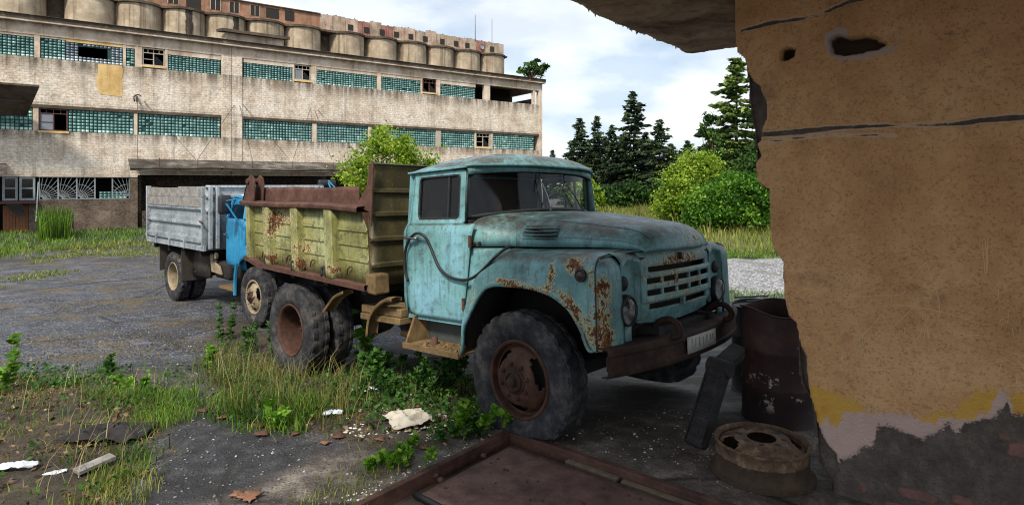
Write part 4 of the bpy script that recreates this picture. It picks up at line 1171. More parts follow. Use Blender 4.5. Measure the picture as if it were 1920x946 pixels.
# yellow patch in the upper band
pa, pb = bxs(183), bxs(229)
yp = [(pa, 8.38), (pa + .02, 7.9), (pa - .07, 7.6), (pa - .02, 7.2), (pa + .1, 6.85), (pb - .02, 6.8), (pb + .02, 7.3), (pb - .03, 7.7), (pb + .05, 8.1), (pb, 8.38)]
MB().prism(yp, (0, -.012, 0), (1, 0, 0), (0, 0, 1), (0, 1, 0), .01).build("yellow_render_patch", M["yellowrender"], fac, smooth=0)
# ground floor: sunburst grilles, wooden window, doors
gx0, gx1, gz0, gz1 = bxs(73), bxs(243), 1.54, 2.655
M["ironwhite"] = plain("pale_painted_iron", S(138, 146, 150), 0.6, var=0.3)
xs = [gx0 + (gx1 - gx0) * k / 5 for k in range(6)]
for k in range(5):
    a, b = xs[k], xs[k + 1]
    fm = MB().box((a, .04, gz0), (a + .03, .07, gz1)).box((b - .03, .04, gz0), (b, .07, gz1)).box((a + .03, .04, gz0), (b - .03, .07, gz0 + .03)).box((a + .03, .04, gz1 - .03), (b - .03, .07, gz1))
    f = fm.build("sunburst_grille", M["ironwhite"], fac, smooth=0)
    left = k != 4
    ox = a + .03 if left else b - .03
    wd_, ht_ = b - a - .06, gz1 - gz0 - .06
    if k == 3: continue
    for q in range(9):
        t = R(4 + 10 * q); dx, dz = math.cos(t), math.sin(t)
        ln = min(wd_ / max(dx, 1e-3), ht_ / max(dz, 1e-3)); s_ = 1 if left else -1
        MB().tube([(ox + s_ * dx * .12, .055, gz0 + .03 + dz * .12), (ox + s_ * dx * ln, .055, gz0 + .03 + dz * ln)], .011, 5).build("ray_bar", M["ironwhite"], f)
    for rr in (.42, .72):
        MB().tube([(ox + (1 if left else -1) * rr * math.cos(t), .05, gz0 + .03 + rr * math.sin(t)) for t in np.linspace(.02, 1.55, 16) if rr * math.cos(t) < wd_ and rr * math.sin(t) < ht_], .011, 5).build("arc_bar", M["ironwhite"], f)
glass_blocks(bxs(186), bxs(238), gz0, gz0 + .38, miss=.05, rows=3)
for a, b in ((-60, -2), (4, 33), (36, 66)):
    fr = MB(); xa, xb = bxs(a), bxs(b)
    for lo, hi in (((xa, .03, 1.52), (xa + .09, .12, 2.655)), ((xb - .09, .03, 1.52), (xb, .12, 2.655)), ((xa + .09, .03, 1.52), (xb - .09, .12, 1.63)), ((xa + .09, .03, 2.56), (xb - .09, .12, 2.655)), ((xa + .09, .04, 2.08), (xb - .09, .10, 2.13))): fr.box(lo, hi)
    f = fr.build("window_frame", M["ironwhite"], fac, smooth=0)
    MB().add([(xa + .05, .08, 1.6), (xb - .05, .08, 1.6), (xb - .05, .08, 2.6), (xa + .05, .08, 2.6)], [(0, 1, 2, 3)]).build("pane", M["glass"], f, smooth=0)
xa, xb = bxs(5), bxs(53)
for p0, p1 in ((xa, (xa + xb) / 2 - .01), ((xa + xb) / 2 + .01, xb)):
    d_ = MB().box((p0, .08, .02), (p1, .13, 1.30)).build("shed_door", M["door"], fac, smooth=0)
    for k in range(1, 4): MB().box((p0 + (p1 - p0) * k / 4 - .006, .074, .04), (p0 + (p1 - p0) * k / 4 + .006, .081, 1.28)).build("door_batten", M["brownwood"], d_, smooth=0)
fb((xa - .1, -.5, 1.38), (xb + .35, .05, 1.50), "door_hood", M["brownwood"])
MB().hexa([(xa + .15, -.48, 1.37), (xa + .75, -.48, 1.37), (xa + .75, -.40, 1.37), (xa + .15, -.40, 1.37), (xa + .55, -.5, .75), (xa + .85, -.5, .80), (xa + .85, -.47, .80), (xa + .55, -.47, .75)]).build("torn_felt", M["black"], fac)
xa, xb = bxs(74), bxs(131)
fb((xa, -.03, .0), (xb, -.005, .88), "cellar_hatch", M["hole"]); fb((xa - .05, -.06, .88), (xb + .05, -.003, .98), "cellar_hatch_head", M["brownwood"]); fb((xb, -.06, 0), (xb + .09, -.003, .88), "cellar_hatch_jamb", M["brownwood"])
MB().tube([BF.inv(73, 300, 1, -.6) * 0 + np.array([bxs(73), -.35, 2.4]), (bxs(70), -.9, .55)], .03, 6).build("drain_pipe", M["ironwhite"], fac)
# dock behind the canopy
xd1 = bxs(900)
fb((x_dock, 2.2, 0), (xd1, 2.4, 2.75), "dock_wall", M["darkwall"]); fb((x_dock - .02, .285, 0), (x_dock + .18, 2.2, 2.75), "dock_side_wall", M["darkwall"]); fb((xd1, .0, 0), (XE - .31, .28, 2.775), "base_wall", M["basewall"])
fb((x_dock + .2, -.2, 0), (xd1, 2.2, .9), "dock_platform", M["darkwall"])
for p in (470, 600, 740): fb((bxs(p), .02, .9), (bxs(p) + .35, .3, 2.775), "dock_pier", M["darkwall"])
glass_blocks(bxs(505), bxs(560), 1.5, 2.2, M["gblock2"], rows=4)
# corrugated canopy hung on rods
cx0, cx1 = bxs(241, -.5), bxs(860)
xs = np.arange(cx0, cx1, .06)
sag = lambda x: .05 * math.sin(x * .9) + .03 * math.sin(x * 2.3)
gp = np.array([[(x, y, 3.62 + .26 * y + .022 * math.sin(x / .13 * 2 * math.pi) + sag(x) * -y * .3) for y in (-1.9, -1.2, -.5, -.01)] for x in xs])
cn = MB().grid(gp).build("canopy_roof", M["mossroof"], fac, smooth=180, solid=.02)
fb((cx0, -1.86, 2.98), (cx1, -1.78, 3.08), "canopy_beam", M["ledge"])
for x in np.arange(cx0 + .2, cx1, 2.0): MB().bar((x, -1.85, 3.06), (x, 0, 3.50), .07, .1).build("canopy_rafter", M["ledge"], fac, smooth=0)
M["iron"] = plain("thin_dark_iron", S(70, 60, 54), 0.7)
for (a, b), (c_, d_) in (((258, 186), (258, 300)), ((270, 190), (368, 300)), ((440, 196), (371, 298)), ((449, 196), (473, 300)), ((456, 196), (542, 298)), ((582, 204), (550, 298)), ((590, 206), (622, 300)), ((596, 206), (680, 298))):
    p_, q_ = BF.inv(a, b, 1, -.02), BF.inv(c_, d_, 1, -1.55)
    MB().tube([p_, q_], .013, 5).build("tie_rod", M["iron"], fac)
for a in (299, 371, 473, 548, 626): 
    q_ = BF.inv(a, 305, 1, -1.7); MB().tube([(q_[0], -1.7, 3.0), (q_[0], -1.7, 3.62)], .018, 5).build("canopy_post", M["rail"], fac)
ib = BF.inv(256, 184, 1, -.05)
MB().tube(catmull([ib + np.array([-.1, -.1, -.2]), ib + np.array([-.12, -.25, .05]), ib + np.array([.05, -.3, .15]), ib + np.array([.2, -.1, .1])], 12), .03, 6).tube([ib + np.array([0, -.02, .1]), ib + np.array([0, -.2, -.2])], .05, 6).build("cable_bracket", M["iron"], fac)
# dark awning on the left
aw = MB().hexa([(XW, -2.2, 6.72), (bxs(74, -2.2), -2.2, 6.72), (bxs(50), -.02, 5.55), (XW, -.02, 5.55), (XW, -2.2, 6.80), (bxs(74, -2.2), -2.2, 6.80), (bxs(50), -.02, 5.63), (XW, -.02, 5.63)]).build("awning", M["ledge"], fac, smooth=0)
x0 = bxs(20)
for dx in (-2.5, -.6): MB().bar((x0 + dx, -2.1, 6.70), (x0 + dx + .1, -.05, 5.52), .08, .10).build("awning_strut", M["iron"], aw, smooth=0)
MB().bar((XW, -1.2, 6.14), (x0 + .6, -1.2, 6.14), .08, .08).build("awning_purlin", M["iron"], aw, smooth=0)
MB().hexa([(XW, -1.6, 2.75), (bxs(14, -1.6), -1.6, 2.75), (bxs(12), -.02, 3.2), (XW, -.02, 3.2), (XW, -1.6, 2.83), (bxs(14, -1.6), -1.6, 2.83), (bxs(12), -.02, 3.28), (XW, -.02, 3.28)]).build("porch_roof", M["mossroof"], fac, smooth=0)

# ------------------------------------------------------------------ silos behind, and the gallery on their heads
D0 = 60.0
SF = Frame((-.8473 * D0, D0, 0), BF.M)
def sxs(px, off=0.0): return float(SF.inv(px, 300, 1, off)[0])
SH, SR = 21.7, 2.26
stained = {1: "second silo from the left, beside the dark gap", 3: "silo with a broad black streak, fourth from the left", 4: "silo with a dark stain and weeds at its rim, fifth from the left"}
ords = ["first", "second", "third", "fourth", "fifth", "sixth", "seventh", "eighth", "ninth", "tenth", "eleventh", "twelfth", "thirteenth"]
pxs = [34, 170, 260, 344, 422, 496, 566, 650, 712, 769, 821, 871.5, 918]
def silo_mat(name, k):
    g = G(name)
    n = g.noise(.5, 7, .65); n2 = g.noise(3, 7, .7)
    c = g.ramp(n, [(.3, S(126, 112, 94)), (.5, S(168, 152, 130)), (.66, S(198, 184, 162))])
    z = g.sep(g.co, 2)
    rings_ = g.step(g.ma("PINGPONG", z, .55), .0, .04, .22, 0)
    c = g.mix(rings_, c, S(110, 94, 74))
    st = g.noise(1.0, 6, .65, vec=g.map((1.6, 1.6, .07), (k * 3.1, k, 0)))
    c = g.mix(g.step(st, .48, .64, 0, .7), c, S(86, 72, 58))
    if k == 2:
        x = g.sep(g.co, 0)
        wob = g.ma("ADD", x, g.ma("MULTIPLY", g.ma("SUBTRACT", g.noise(1.2, 5, .7), .5), .5))
        band = g.ma("MULTIPLY", g.step(wob, -.35, -.25), g.step(wob, .42, .52, 1, 0))
        c = g.mix(g.ma("MULTIPLY", band, g.step(g.noise(1, 5, .7, vec=g.map((3, 3, .15))), .25, .5, .55, .93)), c, S(48, 42, 40))
    c = g.mix(g.step(n2, .56, .75, 0, .5), c, S(120, 102, 80))
    return g.out(c, .92, g.ma("ADD", n, n2), .5, .05, spec=.2)
for q_ in (0, 1, 3, 4, 5, 6): M["silo%d" % q_] = silo_mat("silo_concrete_%s" % "abcdefg"[q_], q_)
M["silo2"] = silo_mat("silo_concrete_black_streak", 2)
for k, p in enumerate(pxs):
    x = sxs(p)
    o = MB().lathe([(SR, -.2), (SR, 8), (SR, 16), (SR, SH), (0, SH)], (0, 0, 0), (0, 0, 1), 48, (1, 0, 0)).build("silo", M["silo2"] if k in (3, 4) else M["silo%d" % (0, 1, 3, 4, 5, 6)[k % 6]], None, smooth=50)
    o.matrix_world = Matrix.Translation(Vector(SF.w((x, 0, 0)))) @ Matrix.Rotation(math.atan2(BU[1], BU[0]) + (.1 if k == 3 else .35 if k == 4 else .2 * k if k not in (3, 4) else 0), 4, "Z")
    lab = "last round concrete silo at the right end of the row" if k == 12 else stained.get(k, f"round concrete silo behind the factory roof, {ords[k]} from the left")
    tag(o, lab, "silo", "concrete grain silos behind the factory")
gal = thing("silo_gallery", "long orange and rust stained gallery running along the tops of the silos", "gallery", frame=SF)
M["orange"] = concrete("orange_brick_wall", (S(132, 94, 76), S(162, 118, 94), S(182, 138, 112)), 0.95, True)
M["panel_rust"] = concrete("rusty_cladding", (S(122, 86, 76), S(152, 108, 96), S(170, 128, 114)), 1.0)
M["panel_grey"] = concrete("stained_grey_cladding", (S(134, 116, 100), S(164, 146, 126), S(182, 166, 148)), 1.0)
M["panel_mix"] = concrete("pale_cladding", (S(150, 124, 108), S(180, 156, 138), S(200, 180, 164)), 1.0)
xe = sxs(938)
dk = MB()
for p in pxs:
    x = sxs(p); dk.lathe([(0, SH + .02), (SR + .22, SH + .02), (SR + .22, SH + .27), (0, SH + .27)], (x, 0, 0), (0, 0, 1), 32, (1, 0, 0))
tag(dk.build("gallery_ledge", M["ledge"], gal, smooth=40), kind="stuff")
fb((-12, -1.5, SH + .03), (xe + .3, 4, SH + .28), "gallery_deck", M["ledge"], gal)
xo = sxs(600, -.9)
zt = SH + .285
GH = float(SF.inv(700, 41.5, 1, -.9)[2]) - zt
fb((-12, -.9, zt), (xo, 4, zt + GH - .12), "brick_gallery", M["orange"], gal)
fb((-12.2, -1.1, zt + GH - .117), (xo + .02, 4.2, zt + GH), "gallery_roof", M["ledge"], gal)
for p in (225, 268, 325, 363, 404, 439, 478, 511, 543):
    x = sxs(p, -.9); wd_ = .55 if p not in (363, 511) else .75
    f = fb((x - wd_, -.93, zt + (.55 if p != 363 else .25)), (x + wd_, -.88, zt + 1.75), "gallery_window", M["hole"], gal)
    if p not in (363, 511, 543): MB().box((x - .03, -.96, zt + .55), (x + .03, -.925, zt + 1.75)).build("mullion", M["frame_wood"], f, smooth=0)
    if p not in (363, 511, 543):
        for q in (-wd_, wd_): MB().box((x + q - .04, -.96, zt + .5), (x + q + .04, -.925, zt + 1.8)).build("window_frame", M["frame_wood"], f, smooth=0)
npn = 17; pw = (xe - xo) / npn
pm = ["panel_mix", "panel_grey", "panel_mix", "panel_rust", "panel_grey", "panel_rust", "panel_mix", "panel_mix", "panel_grey", "panel_mix", "panel_grey", "panel_grey", "panel_mix", "panel_grey", "panel_rust", "panel_grey", "panel_grey"]
for k in range(npn):
    a, b = xo + k * pw + .03, xo + (k + 1) * pw - .02
    top = zt + GH + rng.uniform(-.25, .08)
    o = fb((a, -.92 + rng.uniform(-.03, .03), zt), (b, -.78, top), "cladding_panel", M[pm[k]], gal)
    for q in range(1):
        x = rng.uniform(a + .1, b - .3); MB().hexa([(x, -.9, top - .01), (x + .3, -.9, top - .01), (x + .3, -.8, top - .01), (x, -.8, top - .01), (x + .05, -.9, top + rng.uniform(.03, .16)), (x + .2, -.9, top + rng.uniform(.03, .12)), (x + .2, -.8, top + .08), (x + .05, -.8, top + .1)]).build("torn_edge", M["ledge"], o)
fb((xo, -.76, zt), (xe - .02, 4, zt + GH - .35), "gallery_core", M["ledge"], gal)
for p in (657, 687, 716, 743, 770, 797, 829, 855, 876, 922):
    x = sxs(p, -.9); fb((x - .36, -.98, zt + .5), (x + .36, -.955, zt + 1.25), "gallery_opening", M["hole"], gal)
x = sxs(902, -.9); MB().lathe([(0, 0), (.35, .02), (.42, .12), (.40, .13), (.33, .05), (0, .03)], (x, -1.0, zt + .95), (.3, -1, .2), 20).build("satellite_dish", M["ironwhite"], gal)
for p, y0, nm in ((891, 28, "shorter of two thin masts on the end of the silo gallery"), (922.5, 36, "taller mast standing before the last silo")):
    off = -1.0 if p < 900 else -3.2
    x = sxs(p, off); top = SF.inv(p, y0, 1, off)[2]
    base = zt + GH - .3 if p < 900 else 9.0
    o = MB().tube([(0, 0, 0), (0, 0, top - base)], [.07, .035], 6).build("lightning_mast", M["iron"])
    o.location = tuple(SF.w((x, off, base))); tag(o, nm, "mast", "thin masts by the silos")
fb((-12, .3, 0), (xe - .2, 3.6, SH), "silo_gap_backing", M["ledge"], gal)  # dark wall added behind the silos so the gaps between them look dark
# ------------------------------------------------------------------ ground
def poly_sd(P, poly):                                  # signed distance to a polygon, positive inside
    P = np.asarray(P)[:, :2]; Q = np.asarray(poly)[:, :2]
    d = np.full(len(P), 1e9); ins = np.zeros(len(P), bool)
    for i in range(len(Q)):
        a, b = Q[i], Q[(i + 1) % len(Q)]
        e = b - a; t = np.clip(((P - a) @ e) / (e @ e), 0, 1)
        d = np.minimum(d, np.linalg.norm(P - (a + t[:, None] * e), axis=1))
        c1 = (a[1] > P[:, 1]) != (b[1] > P[:, 1])
        xi = a[0] + (P[:, 1] - a[1]) / (b[1] - a[1] + 1e-12) * (b[0] - a[0])
        ins ^= c1 & (P[:, 0] < xi)
    return np.where(ins, d, -d)
def gpoly(pts): return np.array([ground(a, b) for a, b in pts])

E1 = np.array([.77, -.638]); E2 = np.array([-.638, -.77])
PIT0 = ground(955, 809)[:2]
def pitc(a, b): return PIT0 + E1 * a + E2 * b
da = .045
na, nb = int(19 / da), int(15.5 / da)
av = np.concatenate([np.arange(-14, -.0001, da), np.arange(0, 6.2, da)])
bv = np.concatenate([np.arange(-11, -.0001, da), np.arange(0, 4.6, da)])
AA, BB = np.meshgrid(av, bv, indexing="ij")
XY = PIT0 + AA[..., None] * E1 + BB[..., None] * E2
Pn = XY.reshape(-1, 2)
P3 = np.column_stack([Pn, np.zeros(len(Pn))])
nz = fbm(P3 * 1.7, 4, 11) - .5; nf = fbm(P3 * 9, 4, 12) - .5
A_ASPH = gpoly([(330, 752), (420, 770), (500, 806), (640, 835), (760, 860), (800, 872), (700, 915), (610, 960), (200, 990), (300, 850)])
A_ASPH2 = gpoly([(560, 700), (640, 660), (745, 655), (745, 700), (620, 745), (420, 760), (345, 752)])
A_SOIL = gpoly([(370, 655), (430, 600), (520, 620), (700, 660), (860, 690), (960, 790), (900, 820), (790, 868), (640, 838), (420, 775)])
A_LEFT = gpoly([(-200, 690), (330, 722), (335, 780), (300, 850), (235, 990), (-300, 990)])
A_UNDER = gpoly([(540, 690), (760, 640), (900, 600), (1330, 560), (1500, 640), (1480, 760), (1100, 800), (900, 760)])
def soft(poly, w_, amp=.35): return smooth((poly_sd(Pn, poly) + amp * nz * 1.3 + .18 * nf) / w_ + .5)
asph = soft(A_ASPH, .12, .15); asph = np.maximum(asph, soft(A_ASPH2, .1, .1) * .8)
soil = np.clip(np.maximum(soft(A_SOIL, .5), soft(A_LEFT, .5)) * (1 - asph), 0, 1)
apron = smooth((AA.ravel() + .12 * nf) / .1 + .5) * smooth((.6 - (-BB.ravel() - 1.9) + .5 * nz) / .5 + .5)
strip = smooth((.75 + .35 * nz - (-AA.ravel())) / .2 + .5) * smooth((BB.ravel() + .9) / .3)
shaded = soft(A_UNDER, .8, .5)  # mask for the shade under the truck, painted into the ground colour
conc = np.clip(np.maximum(apron, strip) * (1 - .5 * soil), 0, 1)
gr = hgt(Pn[:, 0], Pn[:, 1]) + .014 * nf * (1 - .6 * conc) + soil * (.05 * nz + .03 * nf)
gr = gr + .012 * asph * smooth(nz * 2)
pit = (AA.ravel() > 1e-6) & (BB.ravel() > 1e-6)
keep = ~((AA[:-1, :-1] >= -1e-6) & (BB[:-1, :-1] >= -1e-6))
idx = np.arange(AA.size).reshape(AA.shape)
quads = np.stack([idx[:-1, :-1], idx[:-1, 1:], idx[1:, 1:], idx[1:, :-1]], -1)[keep]
edge_fall = smooth(np.minimum.reduce([AA.ravel() + 14, BB.ravel() + 11]) / .6)
gr = gr * edge_fall - .035 * (1 - edge_fall)

def ground_mat():
    g = G("yard_surface")
    soil_, as_, co_ = g.attr("soil"), g.attr("asph"), g.attr("conc")
    big = g.noise(.35, 6, .62); mid = g.noise(2.2, 7, .66); fine = g.noise(22, 6, .7)
    stone = g.vor(42); scol = g.vor(42, out=1); stone2 = g.vor(17); scol2 = g.vor(17, out=1)
    base = g.ramp(mid, [(.34, S(30, 31, 36)), (.5, S(52, 54, 62)), (.64, S(84, 87, 97))])
    peb = g.mix(.8, base, g.ramp(g.sep(scol, 0), [(0, S(34, 34, 38)), (.6, S(76, 78, 86)), (.85, S(130, 130, 134)), (1, S(176, 174, 170))]))
    c = g.mix(g.step(stone, .36, .55, .95, .1), base, peb)
    c = g.mix(g.ma("MULTIPLY", g.step(g.sep(scol2, 1), .90, .93), g.step(stone2, .12, .2, .8, 0)), c, S(168, 164, 158))
    moss = g.ma("ADD", g.ma("MULTIPLY", g.noise(.55, 5, .6, vec=g.map((1, 2.0, 1), rot=(0, 0, R(-20)))), .6), g.ma("MULTIPLY", mid, .4))
    c = g.mix(g.step(moss, .49, .60, 0, .85), c, g.ramp(fine, [(.34, S(46, 40, 30)), (.55, S(92, 78, 52)), (.7, S(132, 114, 78))]))
    c = g.mix(g.step(big, .50, .64, 0, .65), c, S(42, 37, 35))
    c = g.mix(g.step(g.noise(.8, 7, .7, vec=g.map((1, 2.4, 1), (9, 4, 0))), .56, .68, 0, .55), c, S(120, 124, 134))
    soilc = g.ramp(g.noise(5, 8, .72), [(.3, S(30, 25, 19)), (.5, S(54, 45, 33)), (.68, S(86, 72, 52)), (.8, S(120, 104, 78))])
    c = g.mix(soil_, c, soilc)
    asc = g.ramp(g.noise(7, 9, .72), [(.36, S(26, 26, 28)), (.5, S(43, 42, 45)), (.66, S(70, 68, 69))])
    asc = g.mix(g.step(g.noise(1.3, 6, .6), .55, .7, 0, .5), asc, S(52, 46, 42))
    spk = g.ma("MULTIPLY", g.step(g.sep(scol2, 2), .93, .95), g.step(stone2, .08, .13, 1, 0))
    asc = g.mix(spk, asc, S(190, 186, 176))
    c = g.mix(as_, c, asc)
    cc = g.ramp(g.noise(4, 9, .75), [(.36, S(50, 44, 40)), (.5, S(88, 79, 72)), (.66, S(136, 126, 116))])
    cc = g.mix(g.step(g.noise(1.6, 7, .7), .5, .66, 0, .75), cc, S(62, 52, 44))
    cc = g.mix(g.step(g.noise(2.3, 6, .65, vec=g.map((1, 1, 1), (5, 2, 0))), .60, .70, 0, .55), cc, S(96, 92, 44))
    cc = g.mix(g.ma("MULTIPLY", g.step(g.sep(scol, 2), .8, .9), g.step(stone, .1, .25, .5, 0)), cc, S(170, 160, 148))
    c = g.mix(co_, c, cc)
    crk = g.t.nodes.new("ShaderNodeTexVoronoi"); crk.feature = "DISTANCE_TO_EDGE"; crk.inputs["Scale"].default_value = .55
    wv_ = g.t.nodes.new("ShaderNodeMix"); wv_.data_type = "RGBA"; wv_.inputs[0].default_value = .14
    g.put(wv_.inputs[6], g.co); g.put(wv_.inputs[7], g.noise(3, 5, .7, col=True)); g.t.links.new(wv_.outputs[2], crk.inputs["Vector"])
    ck = g.ma("MULTIPLY", g.step(crk.outputs[0], .004, .016, 1, 0), g.step(g.noise(.9, 4, .6), .42, .58))
    c = g.mix(g.ma("MULTIPLY", ck, g.ma("SUBTRACT", .85, g.ma("MULTIPLY", soil_, .6))), c, S(28, 25, 22))
    c = g.mix(g.ma("MULTIPLY", g.attr("shaded"), g.step(mid, .3, .6, .9, .6)), c, S(24, 20, 18))  # under-truck shade painted in as near-black ground
    wet = g.step(g.noise(.5, 5, .6, vec=g.map((1, 3, 1), (2, 7, 0))), .48, .66)
    ro = g.ma("SUBTRACT", .86, g.ma("MULTIPLY", wet, g.ma("MULTIPLY", .32, g.ma("SUBTRACT", 1.0, soil_))))
    h = g.ma("ADD", g.ma("MULTIPLY", g.step(stone, 0, .5, 1, 0), .6), g.ma("ADD", fine, g.ma("MULTIPLY", mid, .6)))
    return g.out(c, ro, h, .75, .018, spec=.5)
M["ground"] = ground_mat()
o = np_mesh("yard_ground", np.column_stack([Pn, gr]), quads, M["ground"], smooth_=180, attrs={"soil": soil, "asph": asph, "conc": conc, "shaded": shaded})
tag(o, "grey gravel yard rising to the concrete apron", kind="structure")
# far ground: one sheet to the horizon, left open under the near yard
big = MB()
cor = [pitc(-13.8, -10.8), pitc(6, -10.8), pitc(6, 4.4), pitc(-13.8, 4.4)]
ring_in = [np.array([*c_, -.02]) for c_ in cor]
L = 900
outc = [c_ + (c_ - np.array([0, 3.])) / np.linalg.norm(c_ - np.array([0, 3.])) * L for c_ in cor]
rows = []
for i in range(4):
    a0, b0 = cor[i], cor[(i + 1) % 4]; a1, b1 = outc[i], outc[(i + 1) % 4]
    gp = []
    for t in np.linspace(0, 1, 24):
        p0, p1 = a0 + (b0 - a0) * t, a1 + (b1 - a1) * t
        gp.append([(*(p0 + (p1 - p0) * k), -.02) for k in (0, .004, .012, .03, .07, .2, .5, 1)])
    big.grid(np.array(gp))
tag(big.build("ground", M["ground"], None, smooth=0), "open ground running to the horizon", kind="structure")
tag(MB().box((-4, -1, -.30), (9, 4.9, -.28)).build("pit_floor", M["ground"], None, smooth=0), kind="structure")

# pale gravel drive beyond the truck's nose
gv = G("pale_gravel"); st = gv.vor(26); sv = gv.vor(26, out=1)
cgv = gv.ramp(gv.sep(sv, 0), [(0, S(70, 70, 74)), (.5, S(118, 118, 122)), (1, S(190, 188, 186))])
cgv = gv.mix(gv.step(gv.noise(.8, 5, .6), .52, .66, 0, .6), cgv, S(100, 96, 84))
M["gravel"] = gv.out(cgv, .85, gv.step(st, 0, .5, 1, 0), .8, .03)
dp = gpoly([(1230, 492), (1330, 486), (1440, 484), (1640, 478), (1900, 520), (1700, 575), (1450, 560), (1300, 545)])
nn = 40
cen = dp[:, :2].mean(0)
gp = []
for i in range(len(dp) * 6):
    t = i / 6; a, b = dp[int(t) % len(dp)][:2], dp[(int(t) + 1) % len(dp)][:2]
    q = a + (b - a) * (t % 1)
    wv = 1 + .10 * math.sin(i * 1.7) + .06 * math.sin(i * 3.1)
    gp.append([(*(cen + (q - cen) * k * wv),) for k in (.02, .3, .6, .85, 1.0)])
gp = np.array(gp)
zz_ = hgt(gp[..., 0], gp[..., 1]) * 0 + .03
tag(MB().grid(np.concatenate([gp, zz_[..., None] - .04 * (np.arange(5) == 4)[None, :, None]], -1), cu=True).build("gravel_drive", M["gravel"], None, smooth=180), "pale gravel drive beside the truck", kind="structure")

# ------------------------------------------------------------------ plants
M["grass"] = leafy("green_grass", (S(44, 64, 20), S(74, 108, 30), S(108, 142, 42), S(150, 172, 76)), .4)
M["drygrass"] = leafy("drying_grass", (S(54, 68, 24), S(86, 98, 38), S(122, 120, 60), S(160, 142, 90)), .35)
M["meadow"] = leafy("meadow_grass", (S(74, 90, 32), S(108, 124, 46), S(142, 146, 70), S(172, 162, 98)), .4)
M["weed"] = leafy("dark_weed_leaf", (S(28, 54, 24), S(46, 80, 32), S(68, 108, 42), S(98, 140, 58)), .35)
M["weedlight"] = leafy("bright_weed_leaf", (S(54, 90, 22), S(84, 130, 30), S(116, 160, 44), S(152, 188, 76)), .4)
M["stem"] = plain("green_stem", S(84, 100, 46), .8)
M["twig"] = plain("brown_bark", S(86, 70, 54), .9, var=.4, bump=.6, dist=.02)
M["matted"] = leafy("matted_old_grass", (S(64, 56, 30), S(96, 82, 46), S(126, 108, 64), S(146, 128, 86)), .2)
M["conifer"] = leafy("dark_conifer_needles", (S(24, 38, 28), S(40, 58, 40), S(66, 86, 54), S(104, 118, 74)), .2)
M["conifer2"] = leafy("olive_conifer_needles", (S(38, 56, 28), S(68, 92, 40), S(106, 128, 58), S(150, 166, 84)), .2)
M["bushlight"] = leafy("yellow_green_leaves", (S(66, 94, 24), S(104, 136, 36), S(146, 172, 52), S(190, 204, 88)), .45)
M["bushmid"] = leafy("fresh_green_leaves", (S(28, 58, 16), S(52, 94, 24), S(84, 130, 34), S(130, 166, 58)), .4)
M["bushdark"] = leafy("deep_green_leaves", (S(18, 38, 14), S(34, 62, 22), S(58, 92, 32), S(92, 124, 48)), .3)

def blades(name, base, h, wd_, mat, parent=None, lean=.45, seed=1):
    r = np.random.default_rng(seed); n = len(base)
    az = r.uniform(0, 2 * np.pi, n); sd_ = np.stack([-np.sin(az), np.cos(az), 0 * az], 1); dr_ = np.stack([np.cos(az), np.sin(az), 0 * az], 1)
    ln = lean * r.uniform(.2, 1.3, n) * h
    w_ = wd_ * r.uniform(.6, 1.3, n)
    P0 = base; P1 = base + dr_ * (ln * .3)[:, None] + np.array([0, 0, 1.]) * (h * .55)[:, None]; P2 = base + dr_ * ln[:, None] + np.array([0, 0, 1.]) * (h * r.uniform(.75, 1, n))[:, None]
    V = np.stack([P0 - sd_ * w_[:, None], P0 + sd_ * w_[:, None], P1 + sd_ * w_[:, None] * .7, P1 - sd_ * w_[:, None] * .7, P2 + sd_ * w_[:, None] * .12, P2 - sd_ * w_[:, None] * .12], 1).reshape(-1, 3)
    b = np.arange(n)[:, None] * 6
    Q = np.concatenate([b + np.array([[0, 1, 2, 3]]), b + np.array([[3, 2, 4, 5]])], 0)
    cl = fbm(base * np.array([2.5, 2.5, 0]), 3, seed)
    rd = np.clip((cl - .5) * 1.1 + .45 + r.normal(0, .2, n), 0, 1)
    return np_mesh(name, V, Q, mat, parent, attrs={"rnd": np.repeat(rd, 6)})
def scatter(poly, n, seed, thr=None, sc_=1.5, edge=.0):
    r = np.random.default_rng(seed)
    lo, hi = poly[:, :2].min(0), poly[:, :2].max(0); out = []
    while len(out) < n:
        q = r.uniform(lo, hi, (n * 3, 2))
        sd_ = poly_sd(q, poly)
        k = (sd_ + edge * (r.random(len(q)) - .5)) > 0
        if thr is not None: k &= fbm(np.column_stack([q * sc_, np.zeros(len(q))]), 3, seed + 50) > thr + .1 * (r.random(len(q)) - .5)
        out.extend(q[k].tolist())
    q = np.array(out[:n]); 
    return np.column_stack([q, hgt(q[:, 0], q[:, 1]) - .01])
def grass(name, pts, n, h0, h1, wd_, mat, seed, thr=None, lean=.5, sc_=1.5, edge=.4):
    b = scatter(gpoly(pts), n, seed, thr, sc_, edge)
    r = np.random.default_rng(seed + 9)
    hh = r.uniform(h0, h1, n) * (.5 + .9 * fbm(b * np.array([1.8, 1.8, 0]), 3, seed))
    return tag(blades(name, b, hh, wd_, mat, None, lean, seed), kind="stuff")
grass("tall_grass", [(375, 700), (410, 660), (480, 680), (560, 712), (660, 735), (700, 760), (640, 800), (560, 812), (470, 795), (385, 765)], 1350, .12, .36, .0030, M["drygrass"], 21, .48, lean=.9, sc_=2.6)
grass("tall_grass", [(380, 735), (480, 740), (600, 760), (640, 800), (560, 815), (470, 800), (390, 770)], 2100, .06, .19, .0035, M["grass"], 22, .48, lean=.8, sc_=3.0)
grass("grass", [(-140, 700), (120, 705), (330, 740), (335, 790), (290, 850), (240, 960), (-300, 960)], 1000, .03, .12, .0032, M["grass"], 23, .56, lean=.8, sc_=2.6)
